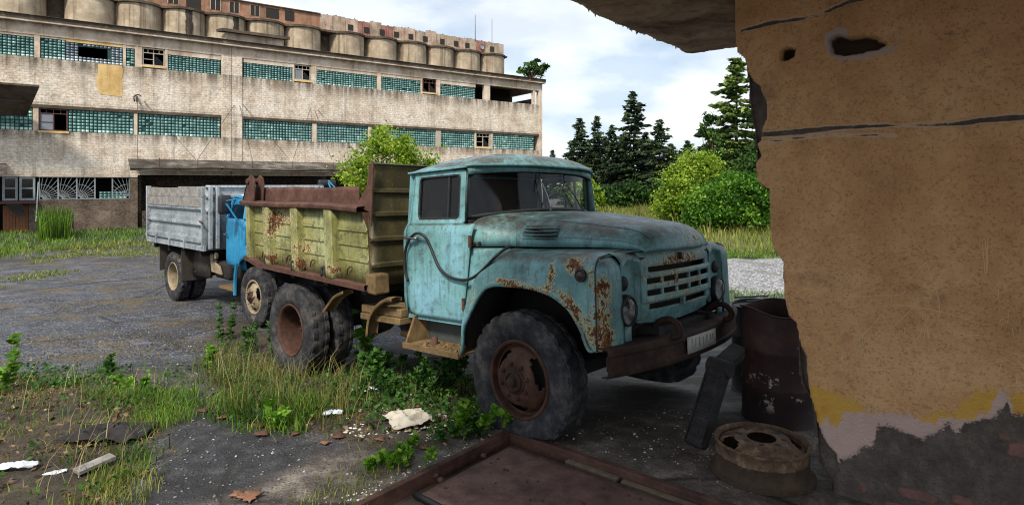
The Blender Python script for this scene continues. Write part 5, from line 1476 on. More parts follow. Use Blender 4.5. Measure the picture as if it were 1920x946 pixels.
grass("dry_grass", [(-140, 695), (120, 700), (335, 735), (320, 800), (270, 880), (240, 960), (-300, 960)], 1000, .02, .10, .0028, M["drygrass"], 24, .53, lean=1.0, sc_=3.2)
grass("grass", [(180, 735), (335, 730), (335, 790), (265, 890), (235, 850), (300, 790)], 1800, .05, .16, .0033, M["grass"], 25, .47, lean=.7, sc_=2.5)
grass("dry_grass", [(190, 880), (265, 880), (255, 960), (150, 960)], 700, .04, .13, .003, M["meadow"], 26)
grass("grass", [(640, 690), (880, 700), (930, 780), (820, 850), (660, 800)], 900, .04, .16, .004, M["drygrass"], 27, .5)
grass("grass", [(20, 700), (340, 690), (350, 725), (20, 730)], 320, .05, .2, .0035, M["grass"], 28, .5)
grass("dry_grass", [(640, 900), (700, 870), (760, 862), (700, 900), (600, 950), (540, 950)], 500, .02, .07, .003, M["meadow"], 29)
# low dry turf in the yard
grass("dry_turf", [(60, 560), (330, 560), (420, 620), (400, 660), (30, 680)], 3000, .012, .04, .006, M["matted"], 31, .54, 1.2, 1.1)
grass("dry_turf", [(0, 470), (330, 455), (330, 540), (0, 560)], 2600, .03, .10, .012, M["meadow"], 32, .58, 1.0, .5)
# grass along the foot of the factory
def strip_grass(name, pts, n, h0, h1, wd_, mat, seed, thr=None): return grass(name, pts, n, h0, h1, wd_, mat, seed, thr, .6, .5, 1.0)
strip_grass("verge_grass", [(-160, 432), (60, 434), (275, 428), (275, 447), (160, 462), (40, 482), (-160, 500)], 7500, .06, .24, .013, M["grass"], 33)
strip_grass("verge_grass", [(-160, 470), (60, 465), (275, 448), (275, 462), (90, 485), (-160, 510)], 2500, .05, .2, .013, M["meadow"], 34, .5)
cl = scatter(gpoly([(72, 440), (132, 438), (130, 449), (74, 452)]), 900, 35); tag(blades("reed_clump", cl, np.random.default_rng(3).uniform(.8, 1.6, 900), .016, M["grass"], None, .25, 35), "tall green reed clump in front of the dark cellar hatch", "reeds")
# meadow on the right, beyond the truck
MEAD = gpoly([(1100, 386), (1300, 388), (1480, 396), (1650, 400), (1750, 470), (1480, 486), (1330, 478), (1180, 440), (1110, 405)])
strip_grass("meadow_grass", [(1090, 388), (1300, 388), (1480, 396), (1650, 400), (1750, 466), (1480, 480), (1340, 470), (1180, 440), (1100, 410)], 16000, .15, .55, .02, M["meadow"], 36)
strip_grass("meadow_grass", [(1180, 388), (1300, 390), (1460, 398), (1500, 440), (1330, 440), (1200, 420)], 4500, .3, .9, .02, M["drygrass"], 37)
strip_grass("verge_grass", [(1340, 470), (1480, 470), (1650, 474), (1600, 488), (1350, 486)], 2200, .06, .22, .012, M["grass"], 38)
strip_grass("verge_grass", [(1345, 545), (1480, 548), (1560, 560), (1350, 566)], 700, .04, .14, .008, M["grass"], 39)
tag(np_mesh("meadow_soil", *(lambda q: (np.column_stack([q[:, :2], np.full(len(q), .012)]), [list(range(len(q)))]))(MEAD), plain("meadow_soil_brown", S(92, 90, 50), .95, var=.4, sc_=1.5)), kind="structure")

def cards(name, cen, size, mat, parent, seed, dirs=None, elong=1.6, rd=None):
    """many small leaf-shaped faces"""
    r = np.random.default_rng(seed); n = len(cen)
    d = r.normal(size=(n, 3)) if dirs is None else dirs + .35 * r.normal(size=(n, 3))
    d /= np.linalg.norm(d, axis=1)[:, None] + 1e-9
    s_ = np.cross(d, r.normal(size=(n, 3))); s_ /= np.linalg.norm(s_, axis=1)[:, None] + 1e-9
    nn_ = np.cross(d, s_)
    sz = size * r.uniform(.6, 1.35, n)
    L_ = (sz * elong / 2)[:, None] * d; W_ = (sz / 2)[:, None] * s_; B_ = (sz * .18)[:, None] * nn_
    V = np.stack([cen - L_, cen + W_ + B_ - L_ * .1, cen + L_, cen - W_ + B_ - L_ * .1], 1).reshape(-1, 3)
    Q = np.arange(n)[:, None] * 4 + np.arange(4)[None]
    if rd is None: rd = np.clip(r.normal(.5, .22, n), 0, 1)
    return np_mesh(name, V, Q, mat, parent, attrs={"rnd": np.repeat(rd, 4)})

def conifer(loc, H, Rr, label, mat, seed, dens=1.0, group="dark conifers beyond the yard", low=.06, ragged=.36):
    r = np.random.default_rng(seed)
    t = thing("conifer", label, "tree", loc, group)
    lean = r.normal(0, .012, 2)
    tp = [(lean[0] * z * z * .1, lean[1] * z * z * .1, z) for z in np.linspace(-.2, H * .98, 9)]
    MB().tube(tp, np.linspace(.018 * H, .012, 9), 7).build("trunk", M["twig"], t, smooth=60)
    cen, drs, rd = [], [], []
    br = MB()
    z = low * H
    while z < H * .985:
        f = z / H
        L0 = Rr * (1 - f) ** .68 * (1 if f > .12 else .75 + 2 * f)
        nb_ = max(4, int(7 * (1 - f * .4)))
        a0 = r.uniform(0, 6.28)
        for k in range(nb_):
            L_ = max(.10, L0 * r.uniform(1 - ragged * 2, 1 + ragged)); az = a0 + 6.28 * k / nb_ + r.normal(0, .25)
            up = .25 * (f - .3) + r.normal(0, .06)
            bt = np.array([math.cos(az), math.sin(az), 0]); tone = np.clip(r.normal(.45, .2), 0, 1)
            base = np.array([0, 0, z])
            m = max(5, int(L_ / .12 * dens * 2.4))
            q = r.uniform(.12, 1, m) ** .8
            arc = lambda u: base + bt * (L_ * u)[:, None] + np.array([0, 0, 1.]) * ((up * u - .28 * u * u + .16 * u ** 3) * L_)[:, None]
            c_ = arc(q); side = np.cross(bt, (0, 0, 1.))
            spread = .23 * L_ * (1 - q) ** .6 + .05
            off = r.normal(size=m) * spread
            c_ = c_ + side * off[:, None] + np.array([0, 0, 1.]) * (-np.abs(r.normal(0, .05, m)) - .15 * np.abs(off))[:, None]
            cen.append(c_); drs.append(bt * .8 + side * np.sign(off)[:, None] * .7 + np.array([0, 0, -.12])); rd.append(np.clip(tone + r.normal(0, .15, m), 0, 1))
            if L_ > .5: br.tube(arc(np.linspace(0, .85, 4)), np.linspace(.02, .006, 4) * (1 + L_ * .3), 4)
        z += max(.15, .055 * H * (1 - f * .60)) * (.66 + .34 * f)
    br.build("branches", M["twig"], t, smooth=60)["kind"] = "stuff"
    tag(cards("crown", np.vstack(cen), .13 + .010 * H, mat, t, seed, np.vstack(drs), 2.3, np.concatenate(rd)), kind="stuff")
    return t
def gat(px, d): return np.array([(px - 960) / F * d, d, 0.])
def topz(py, d): return CAMH + (HY - py) / F * d
conifer(gat(1087, 66), topz(219, 66), 2.7, "dark conifer at the left end of the tree row, right of the factory", M["conifer"], 41)
conifer(gat(1119, 68), topz(215, 68), 2.2, "slim dark conifer, second from the left in the tree row", M["conifer"], 42)
conifer(gat(1147, 64), topz(232, 64), 2.1, "shorter dark conifer left of the tallest in the row", M["conifer"], 43)
conifer(gat(1187, 62), topz(168, 62), 3.4, "tallest conifer of the row, with a pointed open top", M["conifer"], 44, 1.1)
conifer(gat(1237, 60), topz(222, 60), 2.8, "dark conifer with a thin bent tip, right of the tallest", M["conifer"], 45, .9, ragged=.4)
conifer(gat(1290, 75), topz(262, 75), 3.4, "low broad conifer behind the light green bush", M["conifer"], 46)
conifer(gat(1218, 82), topz(268, 82), 3.2, "far conifer filling the gap behind the tallest tree", M["conifer"], 47)
conifer(gat(1160, 86), topz(270, 86), 3.4, "far conifer behind the slim pair", M["conifer"], 48)
conifer(gat(1036, 95), topz(280, 95), 1.6, "small distant conifer tip over the cab roof", M["conifer"], 49, group=None)
conifer(gat(1380, 42), topz(104, 42), 3.7, "big olive green conifer behind the edge of the plastered wall", M["conifer2"], 50, 1.25, group=None, ragged=.5)
conifer(gat(1500, 48), topz(180, 48), 3.6, "olive conifer mostly hidden behind the plastered wall", M["conifer2"], 51, 1.0, group=None)

def bush(name, loc, blobs_, n, size, mat, label, cat, seed, group=None, stems=6, clumps=60, elong=1.7, trunk=None, open_=.0):
    """branches fan out to clumps; leaves sit in the clumps so that gaps show between them"""
    r = np.random.default_rng(seed)
    t = thing(name, label, cat, loc, group)
    cc = []
    for (c_, rad) in blobs_:
        k = max(6, int(clumps * (rad[0] * rad[1] * rad[2]) ** .66 / sum((b_[1][0] * b_[1][1] * b_[1][2]) ** .66 for b_ in blobs_)))
        d = r.normal(size=(k, 3)); d /= np.linalg.norm(d, axis=1)[:, None]
        rr_ = r.uniform(.35, 1.0, k) ** .5
        cc.append(np.array(c_) + d * rr_[:, None] * np.array(rad))
    cc = np.vstack(cc); cc = cc[cc[:, 2] > .05]
    mean_r = np.mean([np.mean(b_[1]) for b_ in blobs_])
    per = n // len(cc)
    cs = mean_r * .24 * r.uniform(.6, 1.4, len(cc))
    tone = np.clip(r.normal(.5, .2, len(cc)), 0, 1)
    P_ = np.repeat(cc, per, 0) + r.normal(size=(len(cc) * per, 3)) * np.repeat(cs, per)[:, None] * np.array([1, 1, .8])
    rd = np.clip(np.repeat(tone, per) + r.normal(0, .16, len(P_)), 0, 1)
    k = P_[:, 2] > .02
    tag(cards("crown", P_[k], size, mat, t, seed, None, elong, rd[k]), kind="stuff")
    br = MB()
    for q in cc[::max(1, len(cc) // (stems * 5))]:
        b0 = np.array([r.normal(0, .12), r.normal(0, .12), -.05]); m_ = b0 * .4 + q * .5 + np.array([0, 0, -.1 * q[2]])
        br.tube(catmull([b0, m_, q], 7), np.linspace(.02 + .006 * q[2], .006, 7), 5)
    br.build("stems", M["twig"], t, smooth=60)["kind"] = "stuff"
    if trunk: MB().tube([(0, 0, -.1), (.02, .03, trunk[1] * .5), (0, .02, trunk[1])], [trunk[0], trunk[0] * .8, trunk[0] * .55], 8).build("trunk", M["twig"], t, smooth=60)
    return t
for k_, (p_, d_, y_, r_) in enumerate(((1072, 70, 268, 2.4), (1104, 72, 262, 2.4), (1134, 70, 258, 2.4), (1166, 66, 250, 2.6), (1210, 64, 246, 2.8), (1258, 70, 268, 3.2), (1270, 66, 290, 3.0), (1322, 60, 268, 3.4))):
    conifer(gat(p_, d_), topz(y_, d_), r_, ("low conifer at the far left of the tree row, beside the cab visor", "low conifer between the first two spires of the row", "low conifer between the slim spire and the shorter one", "low conifer just left of the tallest tree's foot", "low conifer right of the tallest tree's trunk", "broad conifer right of the bent tip", "short broad conifer behind the light bush's left side", "broad conifer rising behind the light bush")[k_], M["conifer"], 140 + k_, .8)
# sapling in the yard behind the tipper bed
bush("yellow_green_sapling", gat(728, 21), [((-.1, 0, 3.1), (.85, .8, 1.15)), ((.75, 0, 2.8), (.65, .7, 1.0)), ((-1.15, .1, 2.6), (.6, .6, .9)), ((-.25, 0, 4.0), (.3, .3, .6)), ((.55, 0, 3.7), (.3, .3, .65)), ((1.4, 0, 2.7), (.35, .4, .8)), ((-.6, 0, 1.7), (.8, .6, .9)), ((.2, 0, 1.2), (.6, .6, .8))],
     13000, .07, M["bushlight"], "yellow green sapling between the tipper bed and the factory", "tree", 61, stems=9, clumps=150, trunk=(.06, 1.4))
# bushes on the right
bush("light_green_bush", gat(1300, 33), [((-.1, 0, 2.0), (1.5, 1.4, 1.5)), ((-.75, 0, 1.3), (1.1, 1.2, 1.1)), ((.7, 0, 2.4), (1.0, 1.0, 1.2)), ((.3, 0, 3.2), (.8, .8, .7))], 18000, .105, M["bushlight"], "rounded light yellow green bush in front of the conifers", "bush", 62, clumps=150)
bush("green_bush", gat(1345, 29), [((0, 0, 1.1), (1.2, 1.0, 1.0)), ((.9, .4, 1.7), (1.1, 1.1, 1.1)), ((1.9, .2, 1.3), (1.2, 1.0, 1.3)), ((-.9, .2, .7), (.7, .7, .6))], 22000, .095, M["bushmid"], "fresh green bush at the right, against the wall edge", "bush", 63, clumps=170)
bush("green_bush", gat(1425, 33), [((0, 0, 2.2), (1.5, 1.3, 1.8)), ((1.6, 0, 2.4), (1.5, 1.3, 1.9))], 12000, .105, M["bushdark"], "taller darker bush half hidden by the wall edge", "bush", 64, clumps=110)
bush("small_tree", gat(1102, 46), [((0, 0, 1.9), (1.05, .9, .75)), ((.5, 0, 1.2), (.8, .7, .5)), ((-.4, 0, 1.3), (.7, .7, .5))], 3200, .17, M["bushlight"], "small light green tree beside the windscreen edge of the cab", "tree", 65, clumps=60, trunk=(.07, 1.3))
bush("undergrowth", gat(1210, 56), [((-4, 0, .9), (1.6, 1, .9)), ((-1.5, 0, 1.1), (1.8, 1, 1.1)), ((1.2, 0, 1.2), (1.8, 1, 1.2)), ((3.6, 0, 1.4), (1.8, 1, 1.5)), ((-6, 0, .9), (1.5, 1, .9))], 9000, .2, M["bushdark"], "dark undergrowth along the feet of the conifers", "undergrowth", 66, clumps=160)
tag(bpy.data.objects["undergrowth"], kind="stuff")
bush("broadleaf_tree", gat(1340, 40), [((-.5, 0, 5.9), (.55, .4, .55)), ((-.2, 0, 6.8), (.3, .3, .5)), ((.2, 0, 4.6), (.7, .6, .8)), ((-.5, 0, 4.0), (.5, .5, .5))], 1500, .17, M["bushdark"], "thin broadleaf branches rising beside the big olive conifer", "tree", 67, clumps=40, elong=1.5, trunk=(.06, 4.2))
rt = BF.w((XE - .9, .3, ZE + .28))
t_ = bush("roof_sapling", rt, [((0, 0, .75), (.75, .6, .45)), ((.7, -.1, .55), (.5, .4, .4)), ((-.45, 0, .65), (.45, .4, .3)), ((.45, -.2, 1.35), (.35, .3, .4)), ((1.1, -.3, 1.0), (.22, .3, .22)), ((1.25, -.3, -.1), (.25, .2, .25))], 900, .18, M["bushdark"], "dark leafy sapling growing on the roof corner of the factory", "sapling", 68, clumps=38, elong=1.4)

def weed(loc, h, nl, size, mat, label, seed, spread=.05, stems=3, cat="weed", group=None, bushy=False):
    r = np.random.default_rng(seed)
    t = thing("weed", label, cat, loc, group)
    sm, cen, drs = MB(), [], []
    for k in range(stems):
        az = r.uniform(0, 6.28); b0 = np.array([r.normal(0, spread), r.normal(0, spread), -.02]); hh = h * r.uniform(.65, 1.05)
        tp = b0 + np.array([math.cos(az), math.sin(az), 0]) * hh * r.uniform(.05, .3 if not bushy else .9) + np.array([0, 0, hh])
        pts_ = catmull([b0, (b0 + tp) / 2 + r.normal(0, .02, 3), tp], 12); sm.tube(pts_, np.linspace(.005, .002, 12), 5)
        for q in range(int(nl * 1.5) // stems):
            u = r.uniform(.12 if not bushy else .4, 1); a2 = r.uniform(0, 6.28)
            d = np.array([math.cos(a2), math.sin(a2), r.uniform(-.1, .7)])
            p_ = pts_[int(u * 11)]; s_ = size * (1.1 - .5 * u)
            cen.append(p_ + d * s_ * .7); drs.append(d)
    sm.build("stem", M["stem"], t, smooth=60)
    cards("leaves", np.array(cen), size * .8, mat, t, seed, np.array(drs) * 2, 1.9 if not bushy else 1.25)["kind"] = "stuff"
    return t
WG = "weeds growing round the dump truck"
for px, py, h, nl, sz, mt, stn, bushy, lab in (
        (418, 640, .62, 110, .055, "weed", 2, False, "tall leafy weed standing alone left of the grass clump"),
        (395, 690, .34, 70, .05, "weedlight", 3, False, "bright green weed at the left edge of the grass clump"),
        (470, 660, .42, 130, .05, "weed", 5, False, "dark weed in front of the second truck's front wheel"),
        (520, 662, .46, 140, .055, "weed", 6, False, "dense dark weed left of the rear wheel"),
        (565, 690, .40, 120, .055, "weed", 5, False, "weed growing across the rear wheel rim"),
        (610, 700, .42, 110, .06, "weed", 4, False, "weed under the rear tyre tread"),
        (683, 690, .85, 130, .075, "weedlight", 2, False, "tall bright weed rising behind the mudguard strap"),
        (668, 660, .75, 16, .17, "weedlight", 2, False, "broad leaved weed hanging behind the rear wheel"),
        (700, 712, .40, 90, .06, "weed", 4, False, "weed in the shade below the battery box"),
        (745, 700, .30, 90, .06, "weed", 5, True, "low weed under the step"),
        (800, 745, .34, 190, .06, "weed", 8, True, "bushy weed left of the front wheel, nearer the rag"),
        (845, 735, .38, 220, .06, "weed", 9, True, "bushy weed against the front tyre"),
        (655, 745, .26, 100, .05, "weed", 5, True, "low weed beside the crumpled plastic"),
        (735, 745, .18, 70, .05, "weed", 4, True, "small weed behind the white rag"),
        (898, 800, .22, 240, .055, "weedlight", 9, True, "leafy clump at the corner of the pit frame by the front tyre"),
        (865, 815, .14, 120, .05, "weed", 6, True, "low leafy clump left of the pit corner"),
        (745, 868, .15, 190, .045, "weedlight", 8, True, "bright leafy clump on the edge of the pit frame"),
        (705, 872, .12, 90, .04, "weedlight", 5, True, "small bright clump at the end of the pit edge"),
        (262, 730, .22, 110, .045, "weedlight", 6, True, "small light green tuft on the gravel edge"),
        (198, 705, .26, 60, .045, "weed", 2, False, "thin upright weed on the gravel edge"),
        (8, 735, .60, 120, .06, "weedlight", 4, False, "tall bright weed at the left edge of the picture"),
        (520, 800, .22, 60, .05, "weedlight", 4, False, "bright weed at the front of the grass clump")):
    weed(ground(px, py), h, nl, sz, M[mt], lab, px + py, .06 if not bushy else .10, stn, "weed", WG, bushy)

# small broad-leaved ground weeds between the blades, and bent dead stalks
def ground_weeds(pts, n, size, mat, seed, thr):
    b = scatter(gpoly(pts), n, seed, thr, 2.4, .3); r = np.random.default_rng(seed)
    k = np.repeat(b, 5, 0); k = k + np.column_stack([r.normal(0, .03, len(k)), r.normal(0, .03, len(k)), r.uniform(.01, .10, len(k))])
    return tag(cards("ground_weeds", k, size, mat, None, seed, r.normal(size=(len(k), 3)) * np.array([1, 1, .4]), 1.5), kind="stuff")
ground_weeds([(-140, 700), (120, 705), (330, 740), (330, 800), (280, 860), (240, 960), (-300, 960)], 150, .026, M["weed"], 91, .5)
ground_weeds([(370, 690), (420, 640), (560, 690), (700, 740), (640, 800), (470, 800)], 260, .030, M["weed"], 92, .45)
ground_weeds([(620, 690), (860, 690), (930, 780), (820, 830), (660, 800)], 420, .030, M["weed"], 93, .5)
ground_weeds([(20, 690), (345, 690), (350, 730), (20, 735)], 120, .028, M["weed"], 94, .5)
M["stalk"] = leafy("dead_stalks", (S(112, 96, 64), S(150, 132, 92), S(178, 160, 118)), .1)
b_ = np.vstack([scatter(gpoly([(380, 690), (560, 700), (700, 750), (620, 800), (430, 790)]), 130, 95), scatter(gpoly([(-100, 710), (320, 730), (240, 950), (-200, 950)]), 90, 96)])
tag(blades("dead_stalks", b_, np.random.default_rng(9).uniform(.16, .46, len(b_)), .0022, M["stalk"], None, .8, 97), kind="stuff")
ch_ = scatter(gpoly([(-140, 690), (330, 725), (330, 860), (235, 960), (-300, 960)]), 900, 98)
r_ = np.random.default_rng(99)
tag(cards("leaf_litter", ch_ + np.array([0, 0, .02]), .026, leafy("brown_leaf_litter", (S(52, 40, 30), S(92, 70, 50), S(130, 104, 76), S(160, 138, 108)), .05), None, 99, r_.normal(size=(900, 3)) * np.array([1, 1, .15]), 1.8), kind="stuff")
ch_ = scatter(gpoly([(380, 660), (700, 680), (930, 780), (820, 850), (420, 790)]), 900, 100)
tag(cards("leaf_litter", ch_ + np.array([0, 0, .02]), .026, bpy.data.materials["brown_leaf_litter"], None, 101, r_.normal(size=(900, 3)) * np.array([1, 1, .15]), 1.8), kind="stuff")

for k_, (pts_, n_) in enumerate((([(-140, 690), (330, 722), (335, 800), (280, 880), (240, 960), (-300, 960)], 5200), ([(375, 680), (440, 640), (560, 690), (720, 730), (930, 790), (820, 850), (640, 826), (480, 806), (385, 768)], 4600))):
    mb_ = scatter(gpoly(pts_), n_, 110 + k_, .42, 2.0, .4)
    tag(blades("matted_grass", mb_, np.random.default_rng(k_).uniform(.015, .06, n_), .0032, M["drygrass"] if k_ else M["matted"], None, 2.2, 120 + k_), kind="stuff")
r_ = np.random.default_rng(201); n_ = 9000
an_ = r_.uniform(R(17), R(75), n_); ds_ = r_.uniform(105, 135, n_)
tp_ = 5 + 9 * vnoise(np.column_stack([an_ * 22, 0 * an_, 0 * an_]), 6)
tag(cards("far_woods", np.column_stack([np.sin(an_) * ds_, np.cos(an_) * ds_, tp_ * r_.random(n_) ** .7]), 1.3, M["bushdark"], None, 202, None, 1.3), kind="stuff")
# pit floor where the sight line through the frame reaches it
bpy.data.objects.remove(bpy.data.objects["pit_floor"])
q = [pitc(-.02, -.02), pitc(6.3, -.02), pitc(6.3, 4.7), pitc(-.02, 4.7)]
GZ = float(ground(955, 809)[2])
MB().add([(*c_, GZ - .085) for c_ in q] + [(*c_, GZ - .30) for c_ in q], [(0, 1, 2, 3), (4, 7, 6, 5), (0, 4, 5, 1), (1, 5, 6, 2), (2, 6, 7, 3), (3, 7, 4, 0)]).build("pit_floor", plain("dirty_pit_floor", S(66, 54, 46), .95, var=.45, sc_=9, bump=.6, dist=.02), None, smooth=0)
tag(bpy.data.objects["pit_floor"], kind="structure")
# ------------------------------------------------------------------ steel pit frame and its plate
pf = Frame((PIT0[0], PIT0[1], GZ), np.stack([np.array([E1[0], E1[1], 0]), np.array([E2[0], E2[1], 0]), np.array([0, 0, 1.])], 1))
PM = Matrix(((E1[0], E2[0], 0, PIT0[0]), (E1[1], E2[1], 0, PIT0[1]), (0, 0, -1, GZ), (0, 0, 0, 1)))
def pitbox(mb, a0, a1, b0, b1, z0, z1):
    return mb.hexa([(*pitc(a, b), GZ + z) for z in (z0, z1) for a, b in ((a0, b0), (a1, b0), (a1, b1), (a0, b1))])
t = thing("pit_edging", "rusty steel angle frame around the sunken pit in the foreground", "frame", (0, 0, 0))
M["pitsteel"] = rust_metal("pit_steel", (S(46, 32, 28), S(78, 54, 46), S(102, 74, 62), S(120, 84, 58)), .75, .8)
m = MB(); pitbox(m, -.01, 5.9, -.035, .012, -.02, .012); pitbox(m, .0, 5.9, -.01, .012, -.088, -.02); m.build("rail", M["pitsteel"], t, bevel=.004)
m = MB(); pitbox(m, -.035, .012, .014, 4.4, -.02, .012); pitbox(m, -.01, .012, .014, 4.4, -.088, -.02); m.build("rail", M["pitsteel"], t, bevel=.004)
pt = thing("pit_plate", "brown steel plate with paired rivets lying inside the pit frame", "plate", (0, 0, 0))
va = np.linspace(.11, 4.2, 60); vb = np.linspace(.10, .97, 16)
def warp(a, b): return -.036 + .006 * math.sin(a * 1.1) - .006 * (b / .97)
gp = np.array([[(*pitc(a, b + (.05 * a if b > .9 else 0)), GZ + warp(a, b)) for b in vb] for a in va])
gp[..., 2] += (.006 * (fbm(gp.reshape(-1, 3) * 5, 3, 8) - .5)).reshape(gp.shape[:2])
M["platebrown"] = rust_metal("brown_floor_plate", (S(58, 42, 38), S(92, 70, 64), S(112, 90, 82), S(76, 58, 52)), .7, .9)
MB().grid(gp).build("sheet", M["platebrown"], pt, smooth=180, solid=.012)
for px_, py_ in ((896, 845), (907, 853), (817, 889), (826, 898), (1090, 944)):
    d = ray(px_, py_); k = (GZ - .034 - CAMH) / d[2]
    MB().lathe([(.022, -.005), (.021, .006), (.014, .013), (0, .016)], (d[0] * k, k, GZ - .035), (0, 0, 1), 14, (1, 0, 0)).build("rivet", M["pitsteel"], pt, smooth=60)
lip = [(*pitc(a, .985 + .05 * a), GZ + warp(a, .97) - .012 - .02 * max(0, .3 - a)) for a in np.linspace(.06, 4.2, 40)]
tag(MB().tube(lip, .020, 8).build("rubber_strip", M["hose"], None, smooth=180), "black rubber strip along the front edge of the brown pit plate", "rubber strip")
for k, (a0, a1, b0) in enumerate(((.55, .95, .016), (.98, 1.5, .018), (1.53, 2.1, .02))):
    m = MB(); pitbox(m, a0, a1, b0, b0 + .045, -.084, -.034 - .004 * k)
    tag(m.build("wood_strip", plain("pale_dusty_wood", S(104, 92, 76), .9, var=.4), None, bevel=.004), ("short pale wood strip against the right pit rail, nearest the corner", "middle pale wood strip against the right pit rail", "long dusty wood strip against the right pit rail, farthest from the corner")[k], "wood strip", "wood strips in the pit")
sm = MB(); r = np.random.default_rng(5)
for k in range(60):
    a, b = r.uniform(.15, 2.6), r.uniform(.12, .95); s_ = r.uniform(.004, .012)
    c_ = np.array([*pitc(a, b), GZ + warp(a, b) + s_ * .3])
    sm.hexa([c_ + s_ * np.array(v_) * r.uniform(.6, 1.2, 3) for v_ in ((-1, -1, -.6), (1, -1, -.6), (1, 1, -.6), (-1, 1, -.6), (-.6, -.6, .5), (.7, -.6, .5), (.6, .7, .5), (-.7, .6, .5))])
tag(sm.build("pit_crumbs", plain("dark_crumbs", S(58, 48, 42), .9), None, smooth=0), kind="stuff")

# ------------------------------------------------------------------ plastered wall on the right
WF = Frame((1.86, 3.70, 0), np.stack([[.8, -.6, 0], [-.6, -.8, 0], [0, 0, 1]], 1))
def wp(pts): return np.array([WF.inv(a, b, 1, 0)[[0, 2]] for a, b in pts])
core = wp([(1374, -60), (1377, 60), (1381, 100), (1394, 112), (1397, 135), (1401, 200), (1411, 255), (1414, 320), (1419, 345), (1440, 356), (1441, 430), (1449, 470), (1465, 490), (1467, 540), (1475, 592), (1489, 606), (1491, 655), (1497, 722), (1517, 745), (1524, 800), (1529, 868), (1555, 905), (1557, 1000)])
plas = wp([(1376, -60), (1378, 60), (1382, 98), (1395, 112), (1398, 130), (1412, 150), (1425, 163), (1437, 200), (1437, 222), (1428, 243), (1426, 262), (1418, 270), (1428, 292), (1415, 305), (1417, 338), (1424, 345), (1442, 357), (1443, 430), (1451, 470), (1467, 490), (1469, 540), (1478, 592), (1492, 606), (1497, 640), (1512, 668), (1512, 690), (1520, 745), (1532, 790), (1546, 830), (1566, 850), (1570, 880), (1560, 905), (1562, 1000)])
def left_edge(poly, z):
    o_ = np.argsort(poly[:, 1]); return np.interp(z, poly[o_, 1], poly[o_, 0])
yl = wp([(1500, 712), (1520, 716), (1545, 722), (1580, 735), (1610, 752), (1640, 772), (1725, 778), (1735, 768), (1790, 765), (1803, 745), (1830, 726), (1860, 723), (1880, 728), (1897, 730), (1940, 724), (2100, 722)])
pk = wp([(1500, 790), (1530, 805), (1550, 782), (1570, 795), (1582, 775), (1640, 770), (1690, 772), (1740, 788), (1800, 783), (1850, 772), (1868, 745), (1872, 728), (1893, 732), (1898, 770), (1920, 778), (2100, 780)])
gy = wp([(1500, 900), (1535, 872), (1563, 884), (1580, 862), (1604, 850), (1618, 838), (1642, 836), (1628, 815), (1640, 800), (1662, 796), (1690, 806), (1735, 826), (1748, 812), (1778, 795), (1800, 808), (1815, 785), (1850, 787), (1880, 768), (1889, 745), (1893, 770), (1920, 778), (2100, 790)])
dgrid = .0125
aw_, zw = np.arange(-.53, 1.75, dgrid), np.arange(.30, 3.72, dgrid)
WA, WZ = np.meshgrid(aw_, zw, indexing="ij")
wa, wz = WA.ravel(), WZ.ravel()
W3 = np.column_stack([wa, wz, 0 * wa])
n1 = fbm(W3 * 8, 5, 31) - .5; n2 = fbm(W3 * 28, 4, 33) - .5; n0 = fbm(W3 * 2.2, 4, 35) - .5
def line_d(poly): return wz - np.interp(wa, poly[:, 0], poly[:, 1])
dy_, dp_, dg_ = line_d(yl), line_d(pk), line_d(gy)
dc = wa - left_edge(core, wz) + .012 * n2 + .016 * n1
dl = wa - left_edge(plas, wz) + .016 * n2 + .022 * n1
def seg_d(pts):
    P = wp(pts); d = np.full(len(wa), 9.)
    for a, b in zip(P[:-1], P[1:]):
        e = b - a; t_ = np.clip(((wa - a[0]) * e[0] + (wz - a[1]) * e[1]) / (e @ e), 0, 1)
        d = np.minimum(d, np.hypot(wa - a[0] - t_ * e[0], wz - a[1] - t_ * e[1]))
    return d
cr1 = .013 + .022 * n0 + .012 * n1 - seg_d([(1425, 252), (1440, 252), (1500, 247), (1560, 240), (1640, 236), (1720, 235), (1800, 232), (1850, 225), (1925, 220), (2050, 212)])
cr2 = .012 + .020 * n0 + .012 * n1 - seg_d([(1390, 58), (1440, 45), (1500, 36), (1550, 22), (1590, 4), (1640, -6)])
cr3 = .004 - seg_d([(1430, 268), (1500, 258), (1560, 253), (1680, 254)])
crack = np.maximum.reduce([cr1, cr2, cr3]) + .008 * n2
h1 = wp([(1556, 75), (1572, 68), (1600, 72), (1615, 69), (1640, 70), (1648, 78), (1664, 82), (1648, 92), (1620, 98), (1580, 104), (1562, 98)])
h2 = wp([(1466, 95), (1478, 90), (1492, 92), (1488, 108), (1474, 112), (1464, 114)])
def wpoly(P): return poly_sd(np.column_stack([wa, wz]), P)
hole_d = np.maximum(wpoly(h1), wpoly(h2)) + .010 * n2
halo = .045 - np.minimum(np.abs(wpoly(h1)), 9) + .10 * n1
halo = np.where(((wa < WF.inv(1590, 85, 1, 0)[0]) | (wz < WF.inv(1600, 96, 1, 0)[2])) & (wpoly(h1) > -.15), halo, -1.0)
plast = smooth((dl) / .018 + .5)
lay = smooth((dg_ + .05 * n1 + .02 * n2) / .02 + .5)
off = .0 + .035 * plast + .009 * lay * plast + .010 * n0 + .004 * n1 * lay + (1 - lay) * plast * (.016 * n1 + .006 * n2) - .018 * smooth((crack + .003) / .008) * plast - (1 - plast) * .02 * (n1 + .5)
off -= .13 * smooth((hole_d + .004) / .012)
KEEP = dc.reshape(WA.shape) > 0
kq = KEEP[:-1, :-1] & KEEP[1:, 1:] & KEEP[1:, :-1] & KEEP[:-1, 1:]
idx = np.arange(WA.size).reshape(WA.shape)
quads = np.stack([idx[:-1, :-1], idx[1:, :-1], idx[1:, 1:], idx[:-1, 1:]], -1)[kq]
